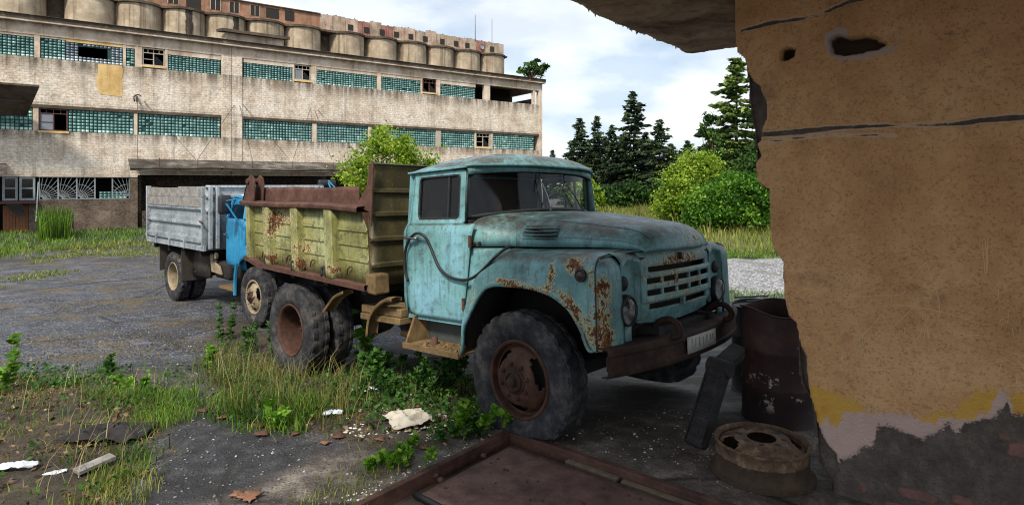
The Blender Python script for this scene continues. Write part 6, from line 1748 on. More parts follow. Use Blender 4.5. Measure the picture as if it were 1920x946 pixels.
def wall_mat():
    g = G("layered_wall_paint")
    f1, f2, f3 = g.noise(9, 8, .72), g.noise(60, 6, .7), g.noise(2.0, 6, .62)
    wob = g.ma("ADD", g.ma("MULTIPLY", g.ma("SUBTRACT", g.noise(14, 9, .74), .5), .10), g.ma("MULTIPLY", g.ma("SUBTRACT", g.noise(75, 5, .75), .5), .075))
    tan = g.ramp(f3, [(.34, S(182, 138, 94)), (.5, S(204, 158, 110)), (.66, S(218, 176, 128))])
    tan = g.mix(g.step(f1, .50, .70, 0, .5), tan, S(164, 126, 90))
    tan = g.mix(g.step(f2, .52, .62, 0, .45), tan, S(112, 82, 54))
    tan = g.mix(g.step(g.noise(85, 5, .75), .56, .66, 0, .4), tan, S(226, 190, 148))
    tan = g.mix(g.step(g.noise(120, 3, .7), .62, .68, 0, .55), tan, S(78, 58, 42))
    tan = g.mix(g.step(g.noise(5, 9, .78, vec=g.map((1, 1, 2.2), (8, 1, 4))), .60, .68, 0, .6), tan, S(92, 70, 50))
    tan = g.mix(g.step(g.noise(30, 3, .6), .70, .78, 0, .35), tan, S(96, 70, 48))
    drag = g.noise(1, 5, .6, vec=g.map((1.2, 1, 14)))
    tan = g.mix(g.step(drag, .55, .75, 0, .3), tan, S(196, 162, 118))
    tan = g.mix(g.step(g.noise(2.6, 7, .7, vec=g.map((1, 1, 1), (3, 9, 2))), .58, .72, 0, .4), tan, S(112, 84, 58))
    yel = g.mix(g.step(f1, .45, .7, 0, .5), S(206, 160, 76), S(182, 136, 58))
    pnk = g.mix(g.step(f1, .4, .7, 0, .5), S(196, 170, 160), S(176, 150, 144))
    gry = g.ramp(f1, [(.3, S(66, 58, 54)), (.5, S(92, 83, 77)), (.7, S(118, 108, 100))])
    gry = g.mix(g.step(f3, .5, .7, 0, .6), gry, S(78, 68, 62))
    gry = g.mix(g.step(g.noise(18, 7, .7), .62, .75, 0, .5), gry, S(140, 128, 116))
    gry = g.mix(g.step(g.noise(70, 5, .75), .54, .64, 0, .55), gry, S(48, 42, 40))
    c = g.mix(g.step(g.ma("ADD", g.attr("d_yellow"), g.ma("ADD", .018, g.ma("MULTIPLY", wob, 1.5))), -.004, .004), yel, tan)
    c = g.mix(g.step(g.ma("ADD", g.attr("d_pink"), g.ma("MULTIPLY", wob, 1.9)), -.004, .004), pnk, c)
    c = g.mix(g.step(g.ma("ADD", g.attr("d_grey"), g.ma("MULTIPLY", wob, 1.9)), -.004, .004), gry, c)
    c = g.mix(g.step(g.ma("ADD", g.attr("d_halo"), g.ma("MULTIPLY", wob, .4)), .0, .006), c, S(176, 158, 148))
    c = g.mix(g.step(g.ma("ADD", g.attr("d_crack"), g.ma("MULTIPLY", wob, .2)), -.010, -.006, 0, .6), c, S(206, 182, 156))
    c = g.mix(g.step(g.ma("ADD", g.attr("d_crack"), g.ma("MULTIPLY", wob, .12)), -.001, .003), c, gry)
    c = g.mix(g.step(g.ma("ADD", g.attr("d_plaster"), g.ma("MULTIPLY", wob, .25)), -.002, .006), gry, c)
    c = g.mix(g.step(g.attr("d_hole"), -.004, .004), c, S(74, 58, 46))
    h = g.ma("ADD", g.ma("MULTIPLY", f1, 1.0), g.ma("ADD", g.ma("MULTIPLY", f2, .8), g.ma("MULTIPLY", g.noise(150, 3, .6), .35)))
    return g.out(c, .88, h, .9, .016, spec=.25)
M["wall"] = wall_mat()
wl = thing("plastered_wall", "broken plastered wall end with tan, yellow and pink paint over grey render", "wall", frame=WF)
np_mesh("plaster_face", np.column_stack([wa, -0 * wa + off - .035, wz]) * np.array([1, 1, 1]), quads, M["wall"], wl, smooth_=180,
        attrs={"d_yellow": dy_, "d_pink": dp_, "d_grey": dg_, "d_crack": crack, "d_plaster": dl, "d_hole": hole_d, "d_halo": halo})
zb = np.linspace(.30, 3.71, 60)
bd = MB().grid(np.array([[(left_edge(core, z) + .02, -.03, z), (left_edge(core, z) + .035, -.20, z), (left_edge(core, z) + .03, -.38, z), (1.7, -.38, z)] for z in zb]))
M["rawmasonry"] = concrete("raw_masonry", (S(70, 62, 56), S(98, 88, 80), S(124, 114, 104)), .5)
bd.build("wall_core", M["rawmasonry"], wl, smooth=40)
M["brick"] = plain("worn_red_brick", S(112, 82, 74), .9, var=.45, sc_=14, bump=.7, dist=.01)
for px_, py_, bw, bh in ((1722, 928, .19, .06), (1916, 845, .12, .075), (1805, 938, .10, .05), (1618, 912, .035, .06), (1882, 818, .06, .035), (1680, 950, .12, .05)):
    q = WF.inv(px_, py_, 1, 0); P = []
    for k in range(14):
        a = 2 * math.pi * k / 14; e = .82 + .25 * rng.random()
        P.append((bw / 2 * e * np.sign(math.cos(a)) * abs(math.cos(a)) ** .5, bh / 2 * e * np.sign(math.sin(a)) * abs(math.sin(a)) ** .5))
    MB().prism(P, (q[0], -.03, q[2]), (1, 0, 0), (0, 0, 1), (0, 1, 0), .036).build("brick", M["brick"], wl, smooth=0, bevel=.005)
# scratches and scratched letters, thin raised burrs of the lighter coat
M["scratch"] = plain("scratched_pale_coat", S(214, 180, 138), .9, var=.12)
sc_m = MB(); r = np.random.default_rng(12)
def scratch(pts, wd_=1.4):
    P = catmull([WF.inv(a, b, 1, 0) for a, b in pts], max(4, 5 * len(pts)))
    A, B_ = [], []
    for i, q in enumerate(P):
        t_ = np.gradient(P, axis=0)[i]; t_ /= np.linalg.norm(t_) + 1e-9; n_ = np.array([-t_[2], 0, t_[0]])
        k_ = wd_ * .0013 * (1 - abs(2 * i / (len(P) - 1) - 1) ** 3 * .8)
        ia = int(np.clip((q[0] - aw_[0]) / dgrid, 0, len(aw_) - 1)); iz = int(np.clip((q[2] - zw[0]) / dgrid, 0, len(zw) - 1))
        y_ = off.reshape(WA.shape)[max(0, ia - 1):ia + 3, max(0, iz - 1):iz + 3].max() - .035 + .0012
        A.append([(q[0] - n_[0] * k_, y_, q[2] - n_[2] * k_), (q[0] + n_[0] * k_, y_, q[2] + n_[2] * k_)])
    sc_m.grid(np.array(A))
for k in range(60):
    a, b = r.uniform(1545, 1915), r.uniform(440, 705); an = r.choice([r.normal(1.5, .25), r.normal(.3, .5), r.normal(1.9, .3)]); ln = r.uniform(15, 95)
    c1 = (a + ln * math.cos(an) * .5 + r.normal(0, 4), b + ln * math.sin(an) * .5 + r.normal(0, 4)); scratch([(a, b), c1, (a + ln * math.cos(an), min(712, b + ln * math.sin(an)))], r.uniform(.6, 1.3))
for k in range(16):
    a, b = r.uniform(1570, 1900), r.uniform(600, 690); scratch([(a, b), (a + r.normal(3, 2), b + r.uniform(8, 26))], r.uniform(1.2, 2.2))
for pl_ in ([(1572, 538), (1580, 520), (1602, 500)], [(1580, 535), (1588, 518), (1594, 535)], [(1583, 528), (1592, 528)], [(1598, 518), (1608, 534)], [(1608, 518), (1598, 534)], [(1614, 534), (1616, 518), (1621, 528), (1626, 518), (1629, 534)], [(1635, 518), (1636, 534)], [(1642, 534), (1648, 517), (1655, 533)], [(1645, 528), (1652, 527)], [(1555, 555), (1700, 552)], [(1612, 500), (1613, 590)], [(1614, 575), (1700, 572), (1790, 590), (1850, 610)],
            [(1846, 445), (1850, 480), (1848, 520)], [(1841, 450), (1845, 490), (1846, 512)], [(1851, 450), (1852, 490), (1849, 515)], [(1700, 530), (1740, 490), (1800, 492)], [(1728, 455), (1740, 500), (1760, 560), (1762, 600)]): scratch(pl_, 1.3)
tag(sc_m.build("scratches", M["scratch"], wl, smooth=0), kind="stuff")

# ------------------------------------------------------------------ concrete canopy overhead
SZ = CAMH + 1.28
SFm = Frame((1.18, 4.06, SZ), np.stack([[.80, -.60, 0], [-.61, -.79, 0], [0, 0, 1]], 1))
e1, e2 = np.array([.80, -.60]), np.array([-.62, -.785])
ua, ub = np.concatenate([np.linspace(0, 1.2, 56), np.linspace(1.3, 5.5, 30)]), np.concatenate([np.linspace(0, 3.2, 150), np.linspace(3.3, 6.2, 24)])
UA, UB = np.meshgrid(ua, ub, indexing="ij")
X2 = np.stack([1.79 + e1[0] * UA + e2[0] * UB, 6.14 + e1[1] * UA + e2[1] * UB], -1)
q3 = np.column_stack([UA.ravel(), UB.ravel(), 0 * UA.ravel()])
rag = (fbm(q3 * 6, 5, 71) - .5).reshape(UA.shape); rag2 = (fbm(q3 * np.array([40, 40, 1]), 3, 73) - .5).reshape(UA.shape); lay_ = (fbm(q3 * np.array([2.0, 1.2, 1]), 4, 75) - .5).reshape(UA.shape)
fall = np.exp(-np.minimum(UA, UB) / .05)
Z = SZ + .045 * rag + .05 * np.round(lay_ * 9) / 9 + .012 * rag2 + .05 * fall
shift = (np.exp(-UA / .08) * (.05 * rag + .035 * rag2))[..., None] * np.array([e1[0], e1[1]])
gp = np.concatenate([X2 + shift, Z[..., None]], -1)
g = G("underside_of_concrete_canopy")
n1_, n2_ = g.noise(1.6, 8, .7, dist=.5), g.noise(9, 8, .7)
c = g.ramp(n1_, [(.34, S(112, 86, 68)), (.48, S(164, 136, 112)), (.58, S(190, 162, 134)), (.68, S(146, 96, 60))])
c = g.mix(g.step(n2_, .5, .72, 0, .7), c, S(92, 74, 62)); c = g.mix(g.step(g.noise(3.2, 7, .7), .58, .68, 0, .6), c, S(206, 182, 156))
M["slab"] = g.out(c, .92, g.ma("ADD", n1_, n2_), .7, .03, spec=.2)
sl_ = thing("concrete_canopy", "crumbling concrete canopy slab overhead, joined to the plastered wall", "canopy", (0, 0, 0))
MB().grid(gp).build("underside", M["slab"], sl_, smooth=60)
top = MB()
edge = [gp[i, 0] for i in range(len(ua))][::-1] + [gp[0, j] for j in range(1, len(ub))]
top.grid(np.array([[e_, e_ + np.array([0, 0, .12]) + np.array([0.01, .01, 0]), e_ + np.array([.02, -.01, .26])] for e_ in edge]))
top.add([(*(np.array([1.79, 6.14]) + e1 * a + e2 * b), SZ + .262) for a, b in ((.02, .02), (5.5, .02), (5.5, 6.2), (.02, 6.2))], [(0, 1, 2, 3)])
top.build("slab_edge", M["slab"], sl_, smooth=40)
drp = MB(); r = np.random.default_rng(3)
for k in range(240):
    b = r.uniform(.05, 3.2); i = int(np.clip(b / 3.2 * 149, 0, 149)); q_ = gp[0, i]; l_ = r.uniform(.006, .030) * (r.random() ** 1.5)
    drp.hexa([q_ + np.array(v_) * np.array([.010, .010, 1]) + np.array([r.normal(0, .012), r.normal(0, .012), 0]) * 0 for v_ in ((-1, -1, .02), (1, -1, .02), (1, 1, .02), (-1, 1, .02), (-.3, -.3, -l_), (.3, -.3, -l_), (.3, .3, -l_), (-.3, .3, -l_))])
tag(drp.build("crumbled_edge", M["slab"], sl_, smooth=0), kind="stuff")

# ------------------------------------------------------------------ barrels, wheel rim, leaning beam
def barrel(loc, rr, h, mat, label, lid=False, dent=0.0, seed=0):
    t = thing("oil_barrel", label, "barrel", loc, "rusty oil barrels behind the wall end")
    prof = [(rr + .008, 0), (rr + .010, .012), (rr, .022), (rr, h * .30), (rr + .012, h * .325), (rr + .012, h * .345), (rr, h * .37), (rr, h * .62), (rr + .012, h * .645), (rr + .012, h * .665), (rr, h * .69), (rr, h * .96), (rr - .002, h - .012), (rr + .008, h - .006), (rr + .010, h), (rr + .002, h + .004), (rr - .004, h - .002)]
    n = 56; a = np.linspace(0, 2 * np.pi, n, endpoint=False)
    gp = np.array([[(q * math.cos(t_) * (1 - dent * .05 * math.sin(2 * t_ + 1)), q * math.sin(t_) * (1 + dent * .04 * math.sin(2 * t_)), z + dent * (.02 * math.sin(t_ * 3 + seed) * (z / h) ** 6)) for t_ in a] for q, z in prof])
    V = gp.reshape(-1, 3); gp += (.010 * dent * (fbm(V * 6, 3, seed) - .5)).reshape(gp.shape[:2])[..., None] * np.array([1, 1, 0])
    MB().grid(gp, cv=True).build("shell", mat, t, smooth=50, solid=.004 if not lid else 0)
    MB().lathe([(0, .02 if not lid else h - .02), (rr - .003, .02 if not lid else h - .02)], (0, 0, 0), (0, 0, 1), 40, (1, 0, 0)).build("base_disc" if not lid else "lid", mat, t)
    return t
g = G("barrel_paint")
n = g.noise(3, 8, .7); n2 = g.noise(16, 7, .7)
c = g.ramp(n, [(.3, S(42, 28, 27)), (.5, S(66, 45, 42)), (.7, S(92, 70, 62))]); c = g.mix(g.step(n2, .52, .72, 0, .6), c, S(56, 36, 28))
z = g.sep(g.co, 2); x = g.sep(g.co, 0)
c = g.mix(g.ma("MULTIPLY", g.step(z, .18, .30, 1, 0), .75), c, S(34, 28, 28))
c = g.mix(g.step(g.noise(28, 6, .7), .55, .7, 0, .5), c, S(40, 30, 26))
spot = g.ma("MULTIPLY", g.ma("MULTIPLY", g.step(z, .10, .2), g.step(z, .40, .5, 1, 0)), g.step(g.noise(7, 6, .7), .60, .64))
c = g.mix(spot, c, S(186, 176, 166))
M["barrel"] = g.out(c, .7, g.ma("ADD", n, n2), .4, .006, spec=.35)
bd_ = 4.56 + .30
barrel(((1462 - 960) / F * bd_, bd_, float(hgt(2.0, bd_))), .29, .88, M["barrel"], "open rusty maroon barrel standing at the broken wall edge", dent=1.0, seed=4)
b2 = at(1432, 572, 5.75); b2z = float(hgt(b2[0], b2[1]))
barrel((b2[0], b2[1], b2z), .29, b2[2] - b2z, plain("black_barrel_paint", S(44, 44, 48), .6, var=.4), "black barrel with a closed lid, behind the maroon one", lid=True, dent=.5, seed=9)
for k, (p0, p1, lab) in enumerate((((1388, 553), (1450, 566), "upper black rod lying across the black barrel"), ((1398, 546), (1478, 560), "longer black rod crossing the black barrel's lid"), ((1378, 566), (1440, 569), "short black rod at the near rim of the black barrel"))):
    a = at(*p0, 5.6 + .1 * k); b = at(*p1, 5.8 + .1 * k); a[2] = b2[2] + .03 + .018 * k; b[2] = b2[2] + .02 + .012 * k
    tag(MB().tube([a, (a + b) / 2, b], .009, 6).build("iron_rod", M["hose"], None), lab, "rod", "black rods on the barrel")
wr = ground(1428, 884); 
t = thing("wheel_rim", "rusty steel truck wheel rim lying flat beside the wall foot", "wheel rim", wr)
a = np.linspace(0, 2 * np.pi, 72, endpoint=False)
def lring(prof): return np.array([[(q * math.cos(t_), q * math.sin(t_), z) for t_ in a] for q, z in prof])
g = G("rim_two_tone_rust"); n = g.noise(10, 8, .72); z = g.sep(g.co, 2)
c = g.ramp(n, [(.34, S(58, 46, 38)), (.5, S(98, 78, 62)), (.66, S(138, 114, 92))])
c = g.mix(g.ma("MULTIPLY", g.step(g.ma("ADD", z, g.ma("MULTIPLY", g.ma("SUBTRACT", n, .5), .06)), .125, .135, 1, 0), .8), c, S(58, 48, 40))
c = g.mix(g.step(g.noise(22, 6, .7), .56, .7, 0, .6), c, S(46, 34, 27))
M["flatrim"] = g.out(c, .85, n, .55, .006, spec=.25)
MB().grid(lring([(.305, .0), (.318, .004), (.320, .018), (.306, .026), (.292, .030), (.283, .05), (.281, .12), (.286, .128), (.281, .136), (.281, .185), (.291, .196), (.294, .206), (.286, .212), (.272, .206), (.264, .19), (.262, .175)]), cv=True).build("barrel_of_rim", M["flatrim"], t, smooth=50, solid=.006)
dp = [(.262, .176), (.25, .180), (.235, .19), (.215, .20), (.195, .21), (.175, .220), (.16, .226), (.145, .228), (.13, .229), (.115, .229), (.095, .2285), (.088, .224)]
mask = [[True] * 72 for _ in range(len(dp) - 1)]
for k in range(2):
    c0 = 38 * k + 70
    for i, wdt in ((1, 2), (2, 4), (3, 4), (4, 3)):
        for j in range(-wdt, wdt + 1): mask[i][(c0 + j) % 72] = False
MB().grid(lring(dp), cv=True, mask=mask).build("disc", M["flatrim"], t, smooth=60, solid=.007)
for k in range(8):
    t_ = 2 * math.pi * (k + .5) / 8
    MB().lathe([(0, 0), (.017, 0), (.017, .0025), (0, .0025)], (.132 * math.cos(t_), .132 * math.sin(t_), .2285), (0, 0, 1), 14, (1, 0, 0)).build("bolt_hole", M["gasket"], t, smooth=0)
# leaning black ribbed casing
g0 = ground(1303, 836); pA = g0 + np.array([0, 0, .0]); pB = at(1350, 688, 4.47); pC = at(1386, 655, 4.62)
t = thing("leaning_casing", "black ribbed metal casing leaning against the maroon barrel, bent near its top", "casing", (0, 0, 0))
ax = (pB - pA) / np.linalg.norm(pB - pA); sd_ = np.array([.72, -.69, 0]); sd_ -= ax * (sd_ @ ax); sd_ /= np.linalg.norm(sd_); nn_ = np.cross(sd_, ax)
if nn_[1] > 0: nn_ = -nn_
ln = np.linalg.norm(pB - pA)
def cb(mb, u0, u1, w0, w1, d0, d1):
    return mb.hexa([pA + ax * u + sd_ * w_ + nn_ * d for u in (u0, u1) for w_, d in ((w0, d0), (w1, d0), (w1, d1), (w0, d1))])
M["casing"] = rust_metal("black_grey_casing", (S(26, 25, 26), S(44, 42, 42), S(66, 63, 61), S(84, 76, 66)), .7, 1.4)
m = MB(); cb(m, 0, ln * .97, -.075, .075, -.05, .05); m.build("lower_arm", M["casing"], t, bevel=.012)
for k in range(7):
    m = MB(); u = ln * (.10 + .125 * k); cb(m, u, u + .016, -.055, .055, .0505, .062); m.build("rib", M["casing"], t, bevel=.003)
    m = MB(); cb(m, u + .03, u + .05, -.02, .015, .0505, .054); m.build("slot_mark", M["gasket"], t)
for w_ in (-.068, .058):
    m = MB(); cb(m, .02, ln * .95, w_, w_ + .012, .0505, .066); m.build("edge_strip", M["casing"], t, bevel=.003)
ax2 = (pC - pB) / np.linalg.norm(pC - pB)
MB().bar(pB - ax2 * .03, pC, .12, .10, tuple(nn_)).build("upper_arm", M["casing"], t, bevel=.02)
MB().tube([pB - sd_ * .09, pB + sd_ * .09], .062, 14).build("joint", M["casing"], t, bevel=.01)

# ------------------------------------------------------------------ litter
def sheet(px, py, wd_, dp_, mat, name, label, cat, seed, h=.05, rot=0., group=None, res=26):
    c_ = ground(px, py); r = np.random.default_rng(seed)
    a = np.linspace(-1, 1, res); A_, B_ = np.meshgrid(a, a, indexing="ij")
    q = np.column_stack([A_.ravel() * 1.6, B_.ravel() * 1.6, np.full(A_.size, seed * 3.1)])
    ridge = 1 - np.abs(2 * fbm(q, 3, seed) - 1) * 2
    ex = 1 + .35 * (fbm(q * .8 + 7, 3, seed + 1) - .5) * 2
    x, y = A_.ravel() * ex * wd_ / 2, B_.ravel() * ex * dp_ / 2
    cr, sr = math.cos(rot), math.sin(rot)
    X, Y = c_[0] + x * cr - y * sr, c_[1] + x * sr + y * cr
    Zc = hgt(X, Y) + .012 + h * np.clip(ridge, 0, 1) * (1 - .5 * np.maximum(np.abs(A_.ravel()), np.abs(B_.ravel())) ** 2)
    V = np.column_stack([X, Y, Zc]).reshape(res, res, 3)
    o = MB().grid(V).build(name, mat, None, smooth=50, solid=.003)
    return tag(o, label, cat, group)
g = G("dirty_white_cloth"); n = g.noise(7, 8, .7)
c = g.mix(g.step(n, .52, .72, 0, .7), S(190, 182, 166), S(138, 120, 94)); c = g.mix(g.step(g.noise(3, 6, .7), .58, .7, 0, .5), c, S(118, 96, 70))
M["cloth"] = g.out(c, .9, n, .3, .004)
M["plastic"] = plain("grey_white_plastic", S(190, 196, 200), .35, var=.2)
sheet(768, 789, .33, .34, M["cloth"], "rag", "crumpled dirty white rag lying on the rubble before the truck", "rag", 3, .07, .5)
sheet(684, 735, .24, .10, M["plastic"], "plastic_wrapper", "crumpled pale plastic wrapper among the weeds, left of the rag", "plastic wrapper", 5, .05, .3, "plastic wrappers on the ground", 18)
sheet(625, 780, .15, .08, M["plastic"], "plastic_wrapper", "small white wrapper at the front of the tall grass", "plastic wrapper", 6, .05, .1, "plastic wrappers on the ground", 16)
sheet(33, 879, .24, .07, M["plastic"], "plastic_bag", "flattened white plastic bag in the grass at the left edge", "plastic bag", 7, .04, .2, None, 18)
sheet(103, 890, .12, .035, M["plastic"], "plastic_scrap", "narrow strip of pale plastic right of the flattened bag", "plastic scrap", 8, .02, .5, None, 12)
g0 = ground(142, 893); g1 = ground(212, 868)
tag(MB().bar(g0 + [0, 0, .03], g1 + [0, 0, .05], .09, .025).build("broken_board", M["oldwood"], None, bevel=.003), "short weathered grey board lying in the dirt and grass", "board")
tag(sheet(200, 818, .55, .30, plain("dark_soil_lump", S(40, 36, 36), .9, var=.4), "soil_lump", "dark lump of soil in the grass at the left", "lump", 11, .07, .1))  # mound of dark soil built in place of a dark dirt hole
LEAF = [(0, -.5), (.06, -.3), (.22, -.36), (.18, -.18), (.46, -.12), (.30, .02), (.42, .22), (.20, .18), (.14, .34), (0, .5), (-.14, .34), (-.20, .18), (-.42, .22), (-.30, .02), (-.46, -.12), (-.18, -.18), (-.22, -.36), (-.06, -.3)]
M["dryleaf"] = plain("dry_leaf", S(126, 88, 66), .8, var=.4, sc_=20)
M["dryleaf2"] = plain("dark_dry_leaf", S(96, 62, 50), .8, var=.35, sc_=20)
for k, (px, py, s_, mt, rot, lab) in enumerate(((468, 934, .17, "dryleaf", .4, "large lobed tan leaf at the bottom edge of the picture"), (445, 930, .10, "dryleaf", 2.0, "tan leaf beside the large lobed one"), (490, 816, .14, "dryleaf2", 1.2, "brown leaf at the near edge of the grass clump"), (486, 800, .13, "dryleaf2", .3, "brown leaf just behind another at the grass edge"), (380, 772, .13, "dryleaf2", .8, "dark curled leaf left of the grass clump"), (418, 785, .10, "dryleaf", 1.9, "pale leaf near the left end of the grass clump"),
        (610, 832, .09, "dryleaf", .2, "small tan leaf on the asphalt below the wrapper"), (635, 822, .12, "dryleaf2", 1.5, "dark leaf right of a small tan one"), (712, 826, .10, "dryleaf", .9, "orange tinted leaf below the rag"), (555, 815, .09, "dryleaf2", 2.6, "brown leaf on the asphalt at the middle of the grass edge"), (795, 842, .09, "dryleaf", 1.1, "tan leaf by the bright clump on the pit edge"), (790, 934, .08, "dryleaf", .5, "dry leaf in the corner of the sunken pit"))):
    c_ = ground(px, py); cr, sr = math.cos(rot), math.sin(rot)
    z0 = c_[2] + .012 if lab != "dry leaf in the corner of the sunken pit" else GZ - .08
    V = [(c_[0], c_[1], z0 + .008)] + [(c_[0] + s_ * (x * cr - y * sr), c_[1] + s_ * (x * sr + y * cr), z0 + .25 * s_ * (abs(x) * 1.3 + .5 * y * y)) for x, y in LEAF]
    o = MB().add(V, [(0, i + 1, (i + 1) % len(LEAF) + 1) for i in range(len(LEAF))]).build("dry_leaf", M[mt], None, smooth=60, solid=.002)
    tag(o, lab, "leaf", "dry leaves on the ground")
def chips(name, pts, n, s0, s1, mat, seed, flat=.5):
    r = np.random.default_rng(seed); b = scatter(gpoly(pts), n, seed)
    s_ = s0 + (s1 - s0) * r.random(n) ** 2.2
    base = np.array([(-1, -1, -.6), (1, -1, -.6), (1, 1, -.6), (-1, 1, -.6), (-.6, -.7, .6), (.7, -.5, .6), (.6, .7, .6), (-.7, .6, .6)])
    az = r.uniform(0, 6.28, n); ca_, sa_ = np.cos(az), np.sin(az)
    J = base[None] * r.uniform(.55, 1.2, (n, 8, 3)) * s_[:, None, None] * np.array([1, .75, flat])
    V = np.stack([J[..., 0] * ca_[:, None] - J[..., 1] * sa_[:, None], J[..., 0] * sa_[:, None] + J[..., 1] * ca_[:, None], J[..., 2]], -1) + b[:, None] + np.array([0, 0, .012])
    F_ = np.array([(0, 3, 2, 1), (4, 5, 6, 7), (0, 1, 5, 4), (1, 2, 6, 5), (2, 3, 7, 6), (3, 0, 4, 7)])
    Q = (np.arange(n)[:, None, None] * 8 + F_[None]).reshape(-1, 4)
    return tag(np_mesh(name, V.reshape(-1, 3), Q, mat, attrs={"rnd": np.repeat(r.random(n), 8)}), kind="stuff")
g = G("white_rubble"); M["rubble"] = g.out(g.ramp(g.attr("rnd"), [(0, S(84, 70, 58)), (.35, S(160, 146, 128)), (.7, S(206, 198, 184)), (1, S(226, 222, 214))]), .85)
g = G("grey_pebbles"); M["pebble"] = g.out(g.ramp(g.attr("rnd"), [(0, S(50, 50, 54)), (.5, S(98, 98, 102)), (.85, S(128, 126, 124)), (1, S(176, 174, 168))]), .85)
chips("rubble", [(650, 770), (740, 758), (840, 775), (880, 800), (800, 838), (690, 826), (640, 812)], 620, .004, .022, M["rubble"], 81, .35)
chips("rubble", [(640, 720), (760, 700), (870, 760), (860, 800), (680, 780)], 260, .004, .016, M["rubble"], 82, .4)
chips("pebbles", [(330, 760), (640, 830), (800, 870), (620, 960), (240, 960), (310, 840)], 420, .003, .014, M["pebble"], 83)
chips("pebbles", [(0, 640), (380, 600), (560, 700), (340, 760), (0, 720)], 700, .005, .022, M["pebble"], 84)
chips("pebbles", [(640, 930), (790, 868), (950, 800), (960, 808), (700, 930), (650, 946)], 240, .003, .012, M["rubble"], 85)
chips("pebbles", [(980, 800), (1290, 760), (1500, 900), (1500, 930), (1400, 930)], 260, .003, .012, M["rubble"], 86)
chips("rubble", [(880, 798), (960, 790), (985, 812), (940, 812)], 120, .004, .016, M["pebble"], 87)
# ------------------------------------------------------------------ the second truck, behind the tipper
T2 = euler_frame((-6.17, 12.98, 0.0), R(-42))
tk = thing("flatbed_truck", "blue cabbed truck with grey drop sided bed, parked behind the rusty tipper", "truck", frame=T2)
M["greyrust"] = M["greybed"]
def k2(mb, name, mat, par=None, **k): return mb.build(name, mat, par or tk, **k)
BX0, BX1, BZ0, BZ1 = -.99, 2.03, 1.22, 2.26
for sgn in (1, -1):
    # drop side: pressed steel board with horizontal swages
    hs = [(1.24, .0), (1.26, .035), (1.34, .04), (1.38, .0), (1.47, 0), (1.49, -.02), (1.56, -.02), (1.58, .03), (1.61, .03), (1.64, 0), (1.72, 0), (1.74, -.02), (1.80, -.02), (1.83, .0), (1.86, .03), (1.895, .035), (1.90, 0)]
    m = MB().grid(np.array([[(x, -(1.17 + o_) * sgn, z) for z, o_ in hs] for x in np.linspace(BX0 + .04, BX1 - .10, 12)]))
    k2(m, "drop_side", M["greybed"], smooth=25, solid=.012)
    for row_, (z0, z1) in enumerate(((1.905, 2.075), (2.085, 2.265))):
        xs = [BX0 + .02, -.42, .10, .22, .80, BX1 - .14] if row_ == 0 else [BX0 + .02, -.38, .13, .75, BX1 - .14]
        for a, b in zip(xs[:-1], xs[1:]):
            dz = rng.uniform(-.02, .02) if row_ else 0
            k2(MB().box((a + .006, min(-1.165 * sgn, -1.195 * sgn), z0), (b - .006, max(-1.165 * sgn, -1.195 * sgn), z1 + dz)), "side_board", M["oldwood"], bevel=.004)
    for x in (BX0, BX1 - .12):
        k2(MB().box((x, min(-1.13 * sgn, -1.215 * sgn), 1.18), (x + .055, max(-1.13 * sgn, -1.215 * sgn), BZ1 + .02)), "corner_post", M["greybed"], bevel=.006)
    for x in (-.40, .35, 1.10):
        k2(MB().box((x, min(-1.18 * sgn, -1.23 * sgn), 1.12), (x + .05, max(-1.18 * sgn, -1.23 * sgn), 1.30)), "side_hinge", M["greybed"], bevel=.006)
    k2(MB().tube([(BX1 - .05, -1.22 * sgn, 1.64), (BX1 - .05, -1.26 * sgn, 1.66), (BX1 + .06, -1.26 * sgn, 1.63)], .016, 6), "latch", M["rust"])
    k2(MB().box((BX0, min(-1.15 * sgn, -1.2 * sgn), 1.12), (BX1 - .03, max(-1.15 * sgn, -1.2 * sgn), 1.215)), "bed_sill", M["greybed"], bevel=.006)
# headboard of the bed
m = MB().grid(np.array([[(BX1 - .055 + o_, y, z) for z, o_ in ((1.16, 0), (1.80, 0), (1.82, .03), (1.86, .03), (1.88, 0), (2.06, 0), (2.08, .03), (2.12, .03), (2.14, 0), (2.25, 0), (2.255, .03), (2.30, .03))] for y in np.linspace(-1.16, 1.16, 14)]))
k2(m, "headboard", M["greybed"], smooth=25, solid=.02)
for y in (-1.10, -.98, 0, .98, 1.10): k2(MB().box((BX1 - .01, y - .03, 1.16), (BX1 + .05, y + .03, 2.28)), "headboard_stake", M["greybed"], bevel=.006)
k2(MB().box((BX0, -1.15, 1.13), (BX1 - .07, 1.15, 1.20)), "bed_floor", M["oldwood"])
k2(MB().box((BX0 - .03, -1.14, 1.22), (BX0 - .005, 1.14, 2.2)), "tailboard", M["greybed"], bevel=.006)
for sgn in (1, -1): k2(MB().box((-1.0, min(.36 * sgn, .46 * sgn), .78), (4.6, max(.36 * sgn, .46 * sgn), 1.0)), "chassis_rail", M["black"])
for x in (-.8, 0, .8, 1.6): k2(MB().box((x, -1.12, 1.0), (x + .08, 1.12, 1.12)), "cross_bearer", M["black"])
